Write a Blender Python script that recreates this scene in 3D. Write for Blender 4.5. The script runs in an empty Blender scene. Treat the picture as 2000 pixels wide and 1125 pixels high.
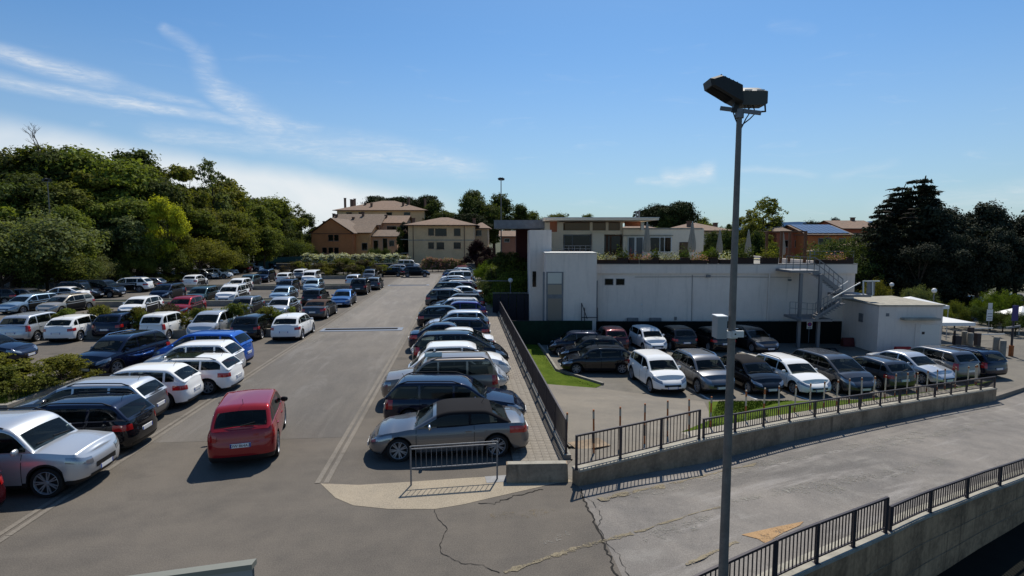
import bpy, bmesh, math, random
import numpy as np
from mathutils import Vector, Matrix
R = math.radians
SC = bpy.context.scene
COL = SC.collection
rnd = random.Random(7)

# ------------------------------------------------------------------ camera
CAM_H, FPX, PITCH, YAW = 6.34, 1120.0, R(5.2), R(4.85)
sY, cY, sP, cP = math.sin(YAW), math.cos(YAW), math.sin(PITCH), math.cos(PITCH)
FWD = Vector((sY * cP, cY * cP, -sP)); RGT = Vector((cY, -sY, 0)); UPV = Vector((sY * sP, cY * sP, cP))
FH = Vector((sY, cY, 0)); ORG = Vector((0, 0, CAM_H))
cam = bpy.data.cameras.new("camera"); cam_o = bpy.data.objects.new("camera", cam); COL.objects.link(cam_o)
cam.sensor_width = 36.0; cam.lens = FPX / 2000 * 36.0; cam.clip_start = 0.1; cam.clip_end = 60000
cam_o.location = ORG; cam_o.rotation_euler = (R(90) - PITCH, 0, -YAW)
SC.camera = cam_o
SC.view_settings.view_transform = 'Standard'; SC.view_settings.look = 'None'
SC.view_settings.exposure = EXPOSURE = 0.14
SC.view_settings.gamma = 1.0; SC.view_settings.use_curve_mapping = False
SC.cycles.max_bounces = 6; SC.cycles.transparent_max_bounces = 8
SC.cycles.use_denoising = True

def ray(px, py):
    return FWD + RGT * ((px - 1000) / FPX) + UPV * ((562.5 - py) / FPX)
def G(px, py, z=0.0):                       # ground point at height z
    d = ray(px, py); t = (z - CAM_H) / d.z
    p = ORG + d * t; p.z = z
    return p
def PD(px, py, D):                          # point at a horizontal distance D in front of the lens
    d = ray(px, py); t = D / (d.x * FH.x + d.y * FH.y)
    return ORG + d * t
def CF(X, D, z=0.0):                        # view-aligned plan coordinates
    p = RGT * X + FH * D
    return Vector((p.x, p.y, z))
def XAT(px, D, z=0.0):                      # lateral offset of a pixel column at distance D, height z
    ax = D * cP + (CAM_H - z) * sP
    return (px - 1000) / FPX * ax
def ZAT(p, py):                             # height above plan point p seen at pixel row py
    D = p.x * FH.x + p.y * FH.y
    v = (562.5 - py) / FPX
    return CAM_H + D * (v * cP - sP) / (cP + v * sP)

# ------------------------------------------------------------------ sun and sky
SUN_EL, SUN_AZ = R(54), R(18)               # azimuth from +Y towards +X
sun = bpy.data.lights.new("sun", 'SUN'); sun.energy = 4.7; sun.angle = R(0.53); sun.color = (1.0, 0.935, 0.835)
sun_o = bpy.data.objects.new("sun", sun); COL.objects.link(sun_o)
SDIR = Vector((math.sin(SUN_AZ) * math.cos(SUN_EL), math.cos(SUN_AZ) * math.cos(SUN_EL), math.sin(SUN_EL)))
sun_o.rotation_euler = SDIR.to_track_quat('Z', 'Y').to_euler(); sun_o.location = (20, 60, 80)

W = bpy.data.worlds.new("World"); SC.world = W; W.use_nodes = True
class NT:
    def __init__(s, nt): s.nt = nt
    def n(s, typ, **kw):
        nd = s.nt.nodes.new(typ)
        for k, v in kw.items(): setattr(nd, k, v)
        return nd
    def link(s, a, b): s.nt.links.new(a, b)
    def val(s, sock, v):
        if isinstance(v, (int, float, tuple, list)): sock.default_value = v
        else: s.link(v, sock)
    def m(s, op, a, b=0.0, c=None, clamp=False):
        nd = s.nt.nodes.new('ShaderNodeMath'); nd.operation = op; nd.use_clamp = clamp
        s.val(nd.inputs[0], a); s.val(nd.inputs[1], b)
        if c is not None: s.val(nd.inputs[2], c)
        return nd.outputs[0]
    def mix(s, f, a, b, blend='MIX'):
        nd = s.nt.nodes.new('ShaderNodeMix'); nd.data_type = 'RGBA'; nd.blend_type = blend
        s.val(nd.inputs[0], f); s.val(nd.inputs[6], a); s.val(nd.inputs[7], b)
        return nd.outputs[2]
    def noise(s, vec, scale, detail=4.0, rough=0.55, dist=0.0):
        nd = s.nt.nodes.new('ShaderNodeTexNoise'); nd.inputs['Scale'].default_value = scale
        nd.inputs['Detail'].default_value = detail; nd.inputs['Roughness'].default_value = rough
        nd.inputs['Distortion'].default_value = dist
        if vec is not None: s.link(vec, nd.inputs['Vector'])
        return nd.outputs[0]
    def ramp(s, f, lo, hi):
        nd = s.nt.nodes.new('ShaderNodeMapRange'); nd.interpolation_type = 'SMOOTHSTEP'
        s.val(nd.inputs[0], f); s.val(nd.inputs[1], lo); s.val(nd.inputs[2], hi)
        return nd.outputs[0]
    def mapping(s, vec, scale=(1, 1, 1), rot=(0, 0, 0), loc=(0, 0, 0)):
        nd = s.nt.nodes.new('ShaderNodeMapping'); s.link(vec, nd.inputs[0])
        nd.inputs[1].default_value = loc; nd.inputs[2].default_value = rot; nd.inputs[3].default_value = scale
        return nd.outputs[0]

def build_world():
    nt = W.node_tree; nt.nodes.clear(); N = NT(nt)
    sky = N.n('ShaderNodeTexSky', sky_type='NISHITA', sun_disc=False)
    sky.sun_elevation = SUN_EL; sky.sun_rotation = SUN_AZ
    sky.altitude = 50; sky.air_density = 1.0; sky.dust_density = 0.6; sky.ozone_density = 2.0
    tc = N.n('ShaderNodeTexCoord'); vec = tc.outputs['Generated']
    sep = N.n('ShaderNodeSeparateXYZ'); N.link(vec, sep.inputs[0])
    x, y, z = sep.outputs
    # azimuth from the lane direction and elevation, in degrees
    az = N.m('MULTIPLY', N.m('ARCTAN2', x, y), 180 / math.pi)
    el = N.m('MULTIPLY', N.m('ARCSINE', z), 180 / math.pi)
    def pxae(px, py):
        d = ray(px, py).normalized()
        return math.degrees(math.atan2(d.x, d.y)), math.degrees(math.asin(d.z))
    cmb = N.n('ShaderNodeCombineXYZ'); N.link(az, cmb.inputs[0]); N.link(el, cmb.inputs[1])
    ae = cmb.outputs[0]
    wob = N.m('MULTIPLY', N.m('SUBTRACT', N.noise(N.mapping(ae, (0.16, 0.16, 1)), 1.0, 3), 0.5), 2.6)
    fine = N.noise(N.mapping(ae, (0.16, 0.9, 1), rot=(0, 0, R(12))), 1.0, 6, 0.6, 0.6)
    fib = N.noise(N.mapping(ae, (0.5, 2.2, 1), rot=(0, 0, R(14))), 1.0, 8, 0.7, 1.2)
    blot = N.noise(N.mapping(ae, (0.07, 0.14, 1)), 1.0, 5, 0.6, 0.3)
    elw = N.m('ADD', el, wob)
    total = None
    def add(m):
        nonlocal total
        total = m if total is None else N.m('MAXIMUM', total, m)
    def streak(p0, p1, w0, w1, amp, soft=1.0, wb=0.4):
        (a0, e0), (a1, e1) = pxae(*p0), pxae(*p1)
        L = math.hypot(a1 - a0, e1 - e0); ux, uy = (a1 - a0) / L, (e1 - e0) / L
        da = N.m('SUBTRACT', az, a0); de = N.m('SUBTRACT', N.m('ADD', el, N.m('MULTIPLY', wob, wb)), e0)
        t = N.m('DIVIDE', N.m('ADD', N.m('MULTIPLY', da, ux), N.m('MULTIPLY', de, uy)), L)
        p = N.m('ABSOLUTE', N.m('SUBTRACT', N.m('MULTIPLY', da, -uy), N.m('MULTIPLY', de, -ux)))
        w = N.m('ADD', w0, N.m('MULTIPLY', t, w1 - w0))
        prof = N.m('SUBTRACT', 1.0, N.ramp(N.m('DIVIDE', p, w), 0.0, 1.0))
        ends = N.m('MULTIPLY', N.ramp(t, -0.08, 0.12), N.m('SUBTRACT', 1.0, N.ramp(t, 0.85, 1.06)))
        tex = N.m('ADD', 0.25, N.m('MULTIPLY', N.m('MULTIPLY', N.ramp(fine, 0.28, 0.72), N.ramp(fib, 0.25, 0.75)), 0.9))
        add(N.m('MULTIPLY', N.m('MULTIPLY', N.m('MULTIPLY', prof, ends), tex), amp))
    streak((-120, 70), (250, 172), 1.0, 1.2, 0.66)
    streak((-150, 125), (490, 240), 1.0, 0.6, 0.75, wb=0.25)
    streak((200, 160), (420, 215), 1.0, 0.5, 0.35)
    streak((310, 50), (390, 105), 0.6, 1.0, 0.42, wb=0.8)
    streak((385, 90), (420, 190), 1.3, 1.7, 0.36, wb=1.0)
    streak((405, 165), (560, 270), 1.5, 2.8, 0.62, wb=0.8)
    streak((450, 230), (640, 250), 1.0, 0.9, 0.4, wb=0.6)
    streak((520, 270), (960, 330), 3.2, 1.6, 0.5, wb=0.9)
    streak((280, 262), (600, 285), 1.2, 1.8, 0.38, wb=0.6)
    streak((1290, 345), (1400, 335), 1.1, 1.3, 0.75, wb=1.2)
    streak((1240, 352), (1300, 352), 0.5, 0.6, 0.4, wb=1.0)
    streak((1440, 330), (1600, 338), 0.5, 0.4, 0.3, wb=0.6)
    streak((1620, 345), (1760, 315), 0.7, 0.5, 0.18, wb=0.8)
    streak((1500, 42), (1600, 55), 0.8, 0.6, 0.1, wb=0.8)
    streak((1700, 410), (2150, 372), 1.4, 2.2, 0.42, wb=0.5)
    # broad veil low on the left, its upper edge sloping down to the right
    (a0, e0), (a1, e1) = pxae(0, 232), pxae(760, 365)
    k = (e1 - e0) / (a1 - a0)
    edge = N.m('ADD', e0, N.m('MULTIPLY', N.m('SUBTRACT', az, a0), k))
    below = N.m('SUBTRACT', edge, N.m('ADD', el, N.m('MULTIPLY', wob, 0.55)))
    veil = N.m('MULTIPLY', N.ramp(below, -0.9, 1.4), N.m('SUBTRACT', 1.0, N.m('MULTIPLY', N.ramp(below, 2.5, 8.0), 0.55)))
    veil = N.m('MULTIPLY', veil, N.m('ADD', 0.6, N.m('MULTIPLY', N.ramp(blot, 0.3, 0.7), 0.4)))
    veil = N.m('MULTIPLY', veil, N.m('SUBTRACT', 1.0, N.ramp(az, -8.0, 2.0)))
    veil = N.m('MULTIPLY', veil, N.ramp(az, -110, -60))
    add(N.m('MULTIPLY', veil, 0.95))
    faint = N.m('MULTIPLY', N.ramp(fine, 0.56, 0.85), N.m('SUBTRACT', 1.0, N.ramp(el, 4.0, 24.0)))
    add(N.m('MULTIPLY', faint, 0.22))
    skyc = N.mix(1.0, sky.outputs[0], SKY_TINT, 'MULTIPLY')
    hz = N.m('MULTIPLY', N.m('SUBTRACT', 1.0, N.ramp(el, -1.0, 20.0)), 0.50)
    skyc = N.mix(hz, skyc, HORIZON_COL)
    colr = N.mix(total, skyc, CLOUD_COL)
    bg = N.n('ShaderNodeBackground'); N.link(colr, bg.inputs[0]); bg.inputs[1].default_value = SKY_STRENGTH
    out = N.n('ShaderNodeOutputWorld'); N.link(bg.outputs[0], out.inputs[0])
SKY_STRENGTH = 0.10
SKY_TINT = (0.50, 0.78, 1.0, 1)
HORIZON_COL = (4.3, 5.0, 5.6, 1)
CLOUD_COL = (7.6, 7.9, 8.1, 1)
build_world()

# ------------------------------------------------------------------ object helpers
def tag(o, label=None, cat=None, group=None, kind=None):
    if label: o['label'] = label
    if cat: o['category'] = cat
    if group: o['group'] = group
    if kind: o['kind'] = kind
    return o
def empty(name, loc=(0, 0, 0), rz=0.0, label=None, cat=None, group=None):
    o = bpy.data.objects.new(name, None); COL.objects.link(o)
    o.location = loc; o.rotation_euler = (0, 0, rz); o.empty_display_size = 0.2
    return tag(o, label, cat, group)
def link_mesh(name, me, parent=None, mat=None, loc=None, rot=None, scale=None):
    o = bpy.data.objects.new(name, me); COL.objects.link(o)
    if parent is not None: o.parent = parent
    if loc is not None: o.location = loc
    if rot is not None: o.rotation_euler = rot
    if scale is not None: o.scale = scale
    if mat is not None:
        if len(me.materials) == 0: me.materials.append(mat)
        else:
            o.material_slots[0].link = 'OBJECT'; o.material_slots[0].material = mat
    return o
class MB:
    """collects faces for one mesh"""
    def __init__(s): s.v = []; s.f = []; s.mi = []
    def poly(s, pts, mi=0):
        n = len(s.v); s.v += [tuple(p) for p in pts]; s.f.append(tuple(range(n, n + len(pts)))); s.mi.append(mi); return s
    def grid(s, rows, mi=0, close=False, flip=False):
        n = len(s.v); c = len(rows[0])
        for r in rows: s.v += [tuple(p) for p in r]
        for i in range(len(rows) - 1):
            for j in range(c if close else c - 1):
                k = (j + 1) % c
                f = (n + i * c + j, n + i * c + k, n + (i + 1) * c + k, n + (i + 1) * c + j)
                s.f.append(f[::-1] if flip else f); s.mi.append(mi)
        return s
    def box(s, a, b, mi=0, M=None):
        x0, y0, z0 = a; x1, y1, z1 = b
        P = [Vector(p) for p in ((x0, y0, z0), (x1, y0, z0), (x1, y1, z0), (x0, y1, z0), (x0, y0, z1), (x1, y0, z1), (x1, y1, z1), (x0, y1, z1))]
        if M is not None: P = [M @ p for p in P]
        n = len(s.v); s.v += [tuple(p) for p in P]
        for f in ((0, 3, 2, 1), (4, 5, 6, 7), (0, 1, 5, 4), (1, 2, 6, 5), (2, 3, 7, 6), (3, 0, 4, 7)):
            s.f.append(tuple(n + i for i in f)); s.mi.append(mi)
        return s
    def prism(s, pts, z0, z1, mi=0, top_mi=None):
        n = len(pts)
        s.poly([(p[0], p[1], z1) for p in pts], mi if top_mi is None else top_mi)
        s.poly([(p[0], p[1], z0) for p in pts][::-1], mi)
        for i in range(n):
            a, b = pts[i], pts[(i + 1) % n]
            s.poly([(a[0], a[1], z0), (b[0], b[1], z0), (b[0], b[1], z1), (a[0], a[1], z1)], mi)
        return s
    def tube(s, pts, rad, sides=8, mi=0, cap=True):
        pts = [Vector(p) for p in pts]
        rads = rad if isinstance(rad, (list, tuple)) else [rad] * len(pts)
        rows = []; up = None
        for i, p in enumerate(pts):
            t = (pts[min(i + 1, len(pts) - 1)] - pts[max(i - 1, 0)]).normalized()
            if up is None: up = Vector((0, 0, 1)) if abs(t.z) < 0.9 else Vector((1, 0, 0))
            a = t.cross(up).normalized(); b = a.cross(t).normalized(); up = b
            rows.append([p + (a * math.cos(2 * math.pi * k / sides) + b * math.sin(2 * math.pi * k / sides)) * rads[i] for k in range(sides)])
        s.grid(rows, mi, close=True)
        if cap: s.poly(rows[0][::-1], mi); s.poly(rows[-1], mi)
        return s
    def bar(s, a, b, w, h, mi=0):
        """rectangular bar from a to b, w sideways and h upwards"""
        a, b = Vector(a), Vector(b); t = (b - a).normalized()
        side = t.cross(Vector((0, 0, 1)))
        side = side.normalized() if side.length > 1e-4 else Vector((1, 0, 0))
        up = side.cross(t).normalized()
        q = [side * (w / 2 * i) + up * (h / 2 * j) for i, j in ((-1, -1), (1, -1), (1, 1), (-1, 1))]
        s.grid([[a + c for c in q], [b + c for c in q]], mi, close=True)
        s.poly([a + c for c in q][::-1], mi); s.poly([b + c for c in q], mi)
        return s
    def lathe(s, prof, c=(0, 0, 0), n=16, mi=0, axis='z'):
        rows = []
        for r, z in prof:
            row = []
            for k in range(n):
                a = 2 * math.pi * k / n
                p = (r * math.cos(a), r * math.sin(a), z)
                if axis == 'y': p = (p[0], p[2], p[1])
                row.append((p[0] + c[0], p[1] + c[1], p[2] + c[2]))
            rows.append(row)
        return s.grid(rows, mi, close=True)
    def mesh(s, name, mats=(), smooth=None, weld=True):
        me = bpy.data.meshes.new(name); me.from_pydata(s.v, [], s.f)
        for m in mats: me.materials.append(m)
        me.polygons.foreach_set('material_index', s.mi)
        bm = bmesh.new(); bm.from_mesh(me)
        if weld: bmesh.ops.remove_doubles(bm, verts=bm.verts, dist=2e-4)
        bmesh.ops.dissolve_degenerate(bm, edges=bm.edges, dist=1e-5)
        bmesh.ops.recalc_face_normals(bm, faces=bm.faces)
        bm.to_mesh(me); bm.free()
        if smooth is not None:
            me.polygons.foreach_set('use_smooth', [True] * len(me.polygons))
            me.set_sharp_from_angle(angle=R(smooth))
        me.update(); return me
    def build(s, name, mats, parent=None, smooth=None, loc=None, rot=None, **kw):
        if not isinstance(mats, (list, tuple)): mats = [mats]
        return link_mesh(name, s.mesh(name, mats, smooth, **kw), parent, loc=loc, rot=rot)
def structure(o): o['kind'] = 'structure'; return o

# ------------------------------------------------------------------ materials
def mat(name, col, rough=0.6, metal=0.0, var=0.0, vscale=3.0, bump=0.0, bscale=40.0, coat=0.0, spec=0.25, streak=0.0, obj=True):
    m = bpy.data.materials.new(name); m.use_nodes = True; N = NT(m.node_tree)
    b = m.node_tree.nodes['Principled BSDF']
    b.inputs['Base Color'].default_value = (*col, 1); b.inputs['Roughness'].default_value = rough
    b.inputs['Metallic'].default_value = metal; b.inputs['Specular IOR Level'].default_value = spec
    if coat: b.inputs['Coat Weight'].default_value = coat; b.inputs['Coat Roughness'].default_value = 0.03
    if var or bump or streak:
        tc = N.n('ShaderNodeTexCoord'); v = tc.outputs['Object']
        if var:
            n1 = N.noise(v, vscale, 6, 0.62); n2 = N.noise(v, vscale * 9, 3, 0.6)
            f = N.m('ADD', N.m('MULTIPLY', n1, 0.7), N.m('MULTIPLY', n2, 0.3))
            lo = tuple(max(0, c * (1 - var)) for c in col) + (1,); hi = tuple(min(1, c * (1 + var)) for c in col) + (1,)
            c = N.mix(N.ramp(f, 0.3, 0.7), lo, hi)
            if streak:
                st = N.noise(N.mapping(v, (3.0, 3.0, 0.22)), 1.6, 5, 0.65)
                c = N.mix(N.m('MULTIPLY', N.ramp(st, 0.5, 0.75), streak), c, tuple(x * 0.35 for x in col) + (1,))
            N.link(c, b.inputs['Base Color'])
        if bump:
            bp = N.n('ShaderNodeBump'); bp.inputs['Strength'].default_value = bump; bp.inputs['Distance'].default_value = 0.02
            N.link(N.noise(v, bscale, 4, 0.6), bp.inputs['Height']); N.link(bp.outputs[0], b.inputs['Normal'])
    return m
# ------------------------------------------------------------------ cars
PAINTS = {}
def paint(name):
    if name in PAINTS: return PAINTS[name]
    spec = {
        'white': ((.78, .78, .76), 0, .35), 'silver': ((.50, .52, .54), .55, .33), 'grey': ((.135, .137, .145), .65, .33),
        'beige': ((.40, .36, .29), .5, .35), 'brown': ((.22, .185, .15), .55, .35), 'darkgrey': ((.055, .058, .065), .5, .32),
        'black': ((.008, .008, .010), 0, .25), 'navy': ((.007, .010, .026), .3, .3), 'blue': ((.022, .10, .42), .3, .3), 'deepnavy': ((.006, .008, .014), .2, .3),
        'midblue': ((.04, .11, .27), .4, .32), 'lightblue': ((.28, .38, .46), .5, .33), 'red': ((.26, .014, .018), .3, .3),
        'darkred': ((.045, .006, .009), .3, .3), 'purple': ((.035, .03, .15), .3, .3), 'teal': ((.05, .09, .10), .45, .32),
        'cream': ((.62, .60, .54), .2, .35), 'softtop': ((.012, .012, .014), 0, .9), 'rust': ((.06, .035, .028), 0, .8)}[name]
    m = mat('car_paint_' + name, spec[0], spec[2], spec[1], coat=0.0 if name in ('softtop', 'rust') else 1.0, spec=.1 if name in ('softtop', 'rust') else .0)
    PAINTS[name] = m; return m
M_GLASS = mat('car_glass', (.004, .006, .006), .03, spec=.45)
def _glass():
    nt = M_GLASS.node_tree; N = NT(nt); p = nt.nodes['Principled BSDF']; out = nt.nodes['Material Output']
    t = N.n('ShaderNodeBsdfTransparent'); t.inputs[0].default_value = (.62, .70, .68, 1); mx = N.n('ShaderNodeMixShader'); mx.inputs[0].default_value = .5
    N.link(t.outputs[0], mx.inputs[1]); N.link(p.outputs[0], mx.inputs[2]); N.link(mx.outputs[0], out.inputs[0])
_glass()
M_SEAT = mat('seat_fabric', (.045, .045, .047), .9)
M_TRIM = mat('black_plastic', (.014, .014, .015), .55)
M_SEAM = mat('dark_gap', (.004, .004, .004), .9)
M_TYRE = mat('tyre_rubber', (.013, .013, .013), .8)
M_RIM = mat('alloy', (.30, .31, .33), .5, .55)
M_LAMP = mat('lamp_glass', (.30, .32, .34), .06, .6, coat=1)
M_TAIL = mat('red_lens', (.36, .012, .012), .12, coat=1)
M_PLATE = mat('plate_white', (.72, .72, .70), .4)
M_PLATEB = mat('plate_blue', (.02, .06, .35), .4)
M_CHROME = mat('chrome', (.75, .75, .76), .12, 1.0)
CARMATS = [None, M_GLASS, M_TRIM, M_SEAM, M_TYRE, M_RIM, M_LAMP, M_TAIL, M_PLATE, M_PLATEB, M_CHROME, None, None, M_SEAT]
PNT, GLS, TRM, SEM, TYR, RIM, LMP, TAI, PLT, PLB, CHR = range(11); SEA = 13

def lerp_pts(pts, x):
    if x <= pts[0][0]: return pts[0][1]
    for (x0, y0), (x1, y1) in zip(pts, pts[1:]):
        if x <= x1:
            t = (x - x0) / max(1e-9, x1 - x0); return y0 + (y1 - y0) * t
    return pts[-1][1]
def smooth_pts(pts, x):
    if x <= pts[0][0]: return pts[0][1]
    for (x0, y0), (x1, y1) in zip(pts, pts[1:]):
        if x <= x1:
            t = (x - x0) / max(1e-9, x1 - x0); t = t * t * (3 - 2 * t); return y0 + (y1 - y0) * t
    return pts[-1][1]

CARS = {}
def car_type(key, L, Wd, H, A, B, C, D, sh, ef=.55, er=.38, xf=None, xr=None, r=.315, roofw=.74, pillars=(.47, .74),
             clear=.19, rails=False, clad=False, tail='wrap', inf=None, inr=None, five=True, tw=.3, spokes=7, nf=2.7, nr=3.4, lampq=(.66, .92), grille=(.42, .62)):
    xf = xf or .195 * L; xr = xr or .80 * L; hw = Wd / 2; Ra = r + .055
    inf = inf or [(0, .14), (.18, .04), (.4, 0), (.62, .03), (.82, .12), (1, .30)]
    inr = inr or [(0, .10), (.15, .02), (.45, 0), (.56, .04), (.8, .07), (1, .13)]
    ins = [(0, .055), (.12, .015), (.32, 0), (.62, .004), (.82, .022), (1, .075)]
    zs = lambda x: smooth_pts(sh, x)
    # plan outline, from the nose to the tail
    O = []
    for k in range(11):
        th = R(90) * k / 10
        O.append((ef - ef * math.cos(th) ** (2 / nf), math.sin(th) ** (2 / nf)))
    xs = set()
    for xw in (xf, xr):
        for k in range(-7, 8): xs.add(round(xw + Ra * math.sin(R(90) * k / 7), 4))
    x = ef + .12
    while x < L - er - .05: xs.add(round(x, 4)); x += .16
    xs = [q for q in sorted(xs) if ef + .015 < q < L - er - .015]
    cl = []
    for q in xs:
        if not cl or q - cl[-1] > .02: cl.append(q)
    O += [(q, 1.0) for q in cl]
    for k in range(11):
        th = R(90) * k / 10
        O.append((L - er + er * math.sin(th) ** (2 / nr), math.cos(th) ** (2 / nr) if k < 10 else 0.0))
    bow = lambda x: hw * (1 - .05 * abs((x - .52 * L) / (.5 * L)) ** 2.5)
    P = [(x, f * bow(x)) for x, f in O]
    nrm = []
    for i in range(len(P)):
        a = P[max(i - 1, 0)]; b = P[min(i + 1, len(P) - 1)]
        if i == 0: nrm.append((-1.0, 0.0)); continue
        if i == len(P) - 1: nrm.append((1.0, 0.0)); continue
        dx, dy = b[0] - a[0], b[1] - a[1]; l = math.hypot(dx, dy); nrm.append((-dy / l, dx / l))
    cum = [0.0]
    for i in range(1, len(P)): cum.append(cum[-1] + math.hypot(P[i][0] - P[i - 1][0], P[i][1] - P[i - 1][1]))
    def arch(x):
        z = clear + (.02 if x < ef or x > L - er else 0)
        for xw in (xf, xr):
            d = abs(x - xw)
            if d < Ra: z = max(z, r + math.sqrt(max(0, Ra * Ra - d * d)))
        return z
    def outline(x):                # by x along the side, or by arc length for the ends
        for i in range(1, len(P)):
            if x <= P[i][0]:
                t = (x - P[i - 1][0]) / max(1e-9, P[i][0] - P[i - 1][0]); return i - 1 + t
        return len(P) - 1.0
    def wallpt(u, q, off=0.0, usearch=True):
        i = min(int(u), len(P) - 2); t = u - i
        px_ = P[i][0] + (P[i + 1][0] - P[i][0]) * t; py_ = P[i][1] + (P[i + 1][1] - P[i][1]) * t
        nx = nrm[i][0] + (nrm[i + 1][0] - nrm[i][0]) * t; ny = nrm[i][1] + (nrm[i + 1][1] - nrm[i][1]) * t
        z0 = clear; z1 = zs(px_); zb = arch(px_) if usearch else clear
        z = max(zb, z0 + q * (z1 - z0)) if usearch else z0 + q * (z1 - z0)
        qq = max(0, min(1, (z - z0) / (z1 - z0)))
        ie = lerp_pts(inf, qq) if nx < 0 else lerp_pts(inr, qq)
        X = px_ - nx * ie + nx * off; Y = max(0.0, py_ - ny * lerp_pts(ins, qq) + ny * off) if py_ > 1e-6 else 0.0
        return (X, Y, z)
    QS = [0, .08, .16, .3, .45, .58, .7, .82, .92, 1.0]
    loc = lambda p, s=1: (L / 2 - p[0], s * p[1], p[2])
    body = MB()
    for s in (1, -1):
        rows = []
        for i in range(len(P)):
            zb = arch(P[i][0]); z1 = zs(P[i][0])
            col = []
            for q in QS:
                qq = (zb + q * (z1 - zb) - clear) / (z1 - clear)
                col.append(loc(wallpt(float(i), qq), s))
            rows.append(col)
        # wall, with plastic cladding on the lowest band where wanted
        n = len(body.v); c = len(QS)
        for rw in rows: body.v += rw
        for i in range(len(rows) - 1):
            for j in range(c - 1):
                body.f.append((n + i * c + j, n + i * c + j + 1, n + (i + 1) * c + j + 1, n + (i + 1) * c + j))
                body.mi.append(TRM if (clad and j < 2) or (j < 1) else PNT)
        # turned-in lower edge: wheel arches and sill
        body.grid([[(p[0][0], p[0][1], p[0][2]), (p[0][0], s * max(0, abs(p[0][1]) - .24), p[0][2] + .01)] for p in rows], TRM)
        # lid
        lid = []
        for i in range(len(P)):
            t = rows[i][-1]
            lid.append([(t[0] - (0.0), t[1] * f, t[2] + .055 * (1 - f * f) * min(1, abs(t[1]) / (.5 * hw))) for f in (1, .96, .86, .7, .5, .25, 0)])
        i0 = len(body.v); body.grid(lid, PNT)
        nf_ = len(lid[0]) - 1; base_ = len(body.mi) - (len(lid) - 1) * nf_
        for i in range(len(lid) - 1):
            xm = (P[i][0] + P[i + 1][0]) / 2
            if A[0] + .22 < xm < D[0] - .04:
                for j in range(1, nf_): body.mi[base_ + i * nf_ + j] = TRM
    body.box((-L / 2 + .5, -(hw - .26), .2), (L / 2 - .75, hw - .26, .52), SEM)
    # greenhouse profile
    def bez(p0, p1, p2, n):
        return [((1 - t) ** 2 * p0[0] + 2 * t * (1 - t) * p1[0] + t * t * p2[0], (1 - t) ** 2 * p0[1] + 2 * t * (1 - t) * p1[1] + t * t * p2[1]) for t in [k / n for k in range(n + 1)]]
    def towards(a, b, d):
        l = math.hypot(b[0] - a[0], b[1] - a[1]); t = min(.45, d / l); return (a[0] + (b[0] - a[0]) * t, a[1] + (b[1] - a[1]) * t)
    mid = ((B[0] + C[0]) / 2, max(B[1], C[1]) + .022)
    prof = []
    a2 = towards(B, A, .28); prof += [(A[0] + (a2[0] - A[0]) * k / 6, A[1] + (a2[1] - A[1]) * k / 6) for k in range(6)]
    prof += bez(a2, B, towards(B, mid, .35), 5)
    prof += bez(towards(B, mid, .45), mid, towards(C, mid, .25), 6)
    prof += bez(towards(C, mid, .14), C, towards(C, D, .14), 4)
    c2 = towards(C, D, .16); prof += [(c2[0] + (D[0] - c2[0]) * k / 5, c2[1] + (D[1] - c2[1]) * k / 5) for k in range(1, 6)]
    zr = mid[1]; yr = hw * roofw
    def ybelt(x):
        u = outline(x); p = wallpt(u, 1.0); return max(.02, p[1] - .012)
    def zbelt(x): return zs(x) - .01
    def yside(x, z):
        zb = zbelt(x); h = max(0, min(1.05, (z - zb) / (zr - zb))); yb = ybelt(x)
        y1 = min(yr, yb - .02)
        return yb - (yb - y1) * h ** 1.25
    zt_at = lambda x: lerp_pts(prof, x)
    wx0 = A[0]
    while zt_at(wx0) - .085 - (zs(wx0) + .035) < .015: wx0 += .02
    wx0 += .04; wx1 = D[0]
    while zt_at(wx1) - .085 - (zs(wx1) + .035) < .06: wx1 -= .02
    pb = L * pillars[0]; pc = L * pillars[1]
    wins = [(wx0, pb - .035)]
    if pc < wx1 - .25: wins += [(pb + .035, pc - .04), (pc + .04, wx1 - (.10 if tail != 'sedan' else .16))]
    else: wins += [(pb + .035, min(pc, wx1 - .06))]
    roof = MB(); CR = .035
    def on(p, q, u): return (p[0] + (q[0] - p[0]) * u, p[1] + (q[1] - p[1]) * u)
    wsr = (on(A, a2, .10)[0], a2[0]); rgr = (on(c2, D, .04)[0], on(c2, D, .80)[0])
    st = list(prof)
    for xx in [q for w in wins for q in w] + [wsr[0], rgr[0], rgr[1]]:
        if all(abs(xx - q[0]) > 1e-4 for q in st): st.append((xx, zt_at(xx)))
    st.sort(key=lambda q: q[0])
    inside = lambda xa, xb, r_: xa >= r_[0] - 2e-4 and xb <= r_[1] + 2e-4
    for s in (1, -1):
        cols = []
        for (x, zt) in st:
            zb = zbelt(x); ztt = max(zt, zb - .02); e = min(.055, max(0, (ztt - zb)) * .5); top = ztt - e
            lo = zs(x) + .035; hi = max(lo + .004, min(zt, zr) - .085)
            zz = [zb, lo, (lo + hi) / 2, hi, top]
            zz = [min(q, max(top, zb if q > zb else q)) if top > zb else min(zb, ztt) for q in zz]
            col = [(L / 2 - x, s * yside(x, z), z) for z in zz]
            y1 = abs(col[-1][1]); col.append((L / 2 - x, s * (y1 - .03), ztt - e * .28)); yt = y1 - .05
            for f in (.97, .90, .5, 0): col.append((L / 2 - x, s * yt * f, ztt + CR * (1 - f * f) * min(1, max(0, (ztt - zb)) * 4)))
            cols.append(col)
        n = len(roof.v); c = len(cols[0])
        for q in cols: roof.v += q
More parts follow.
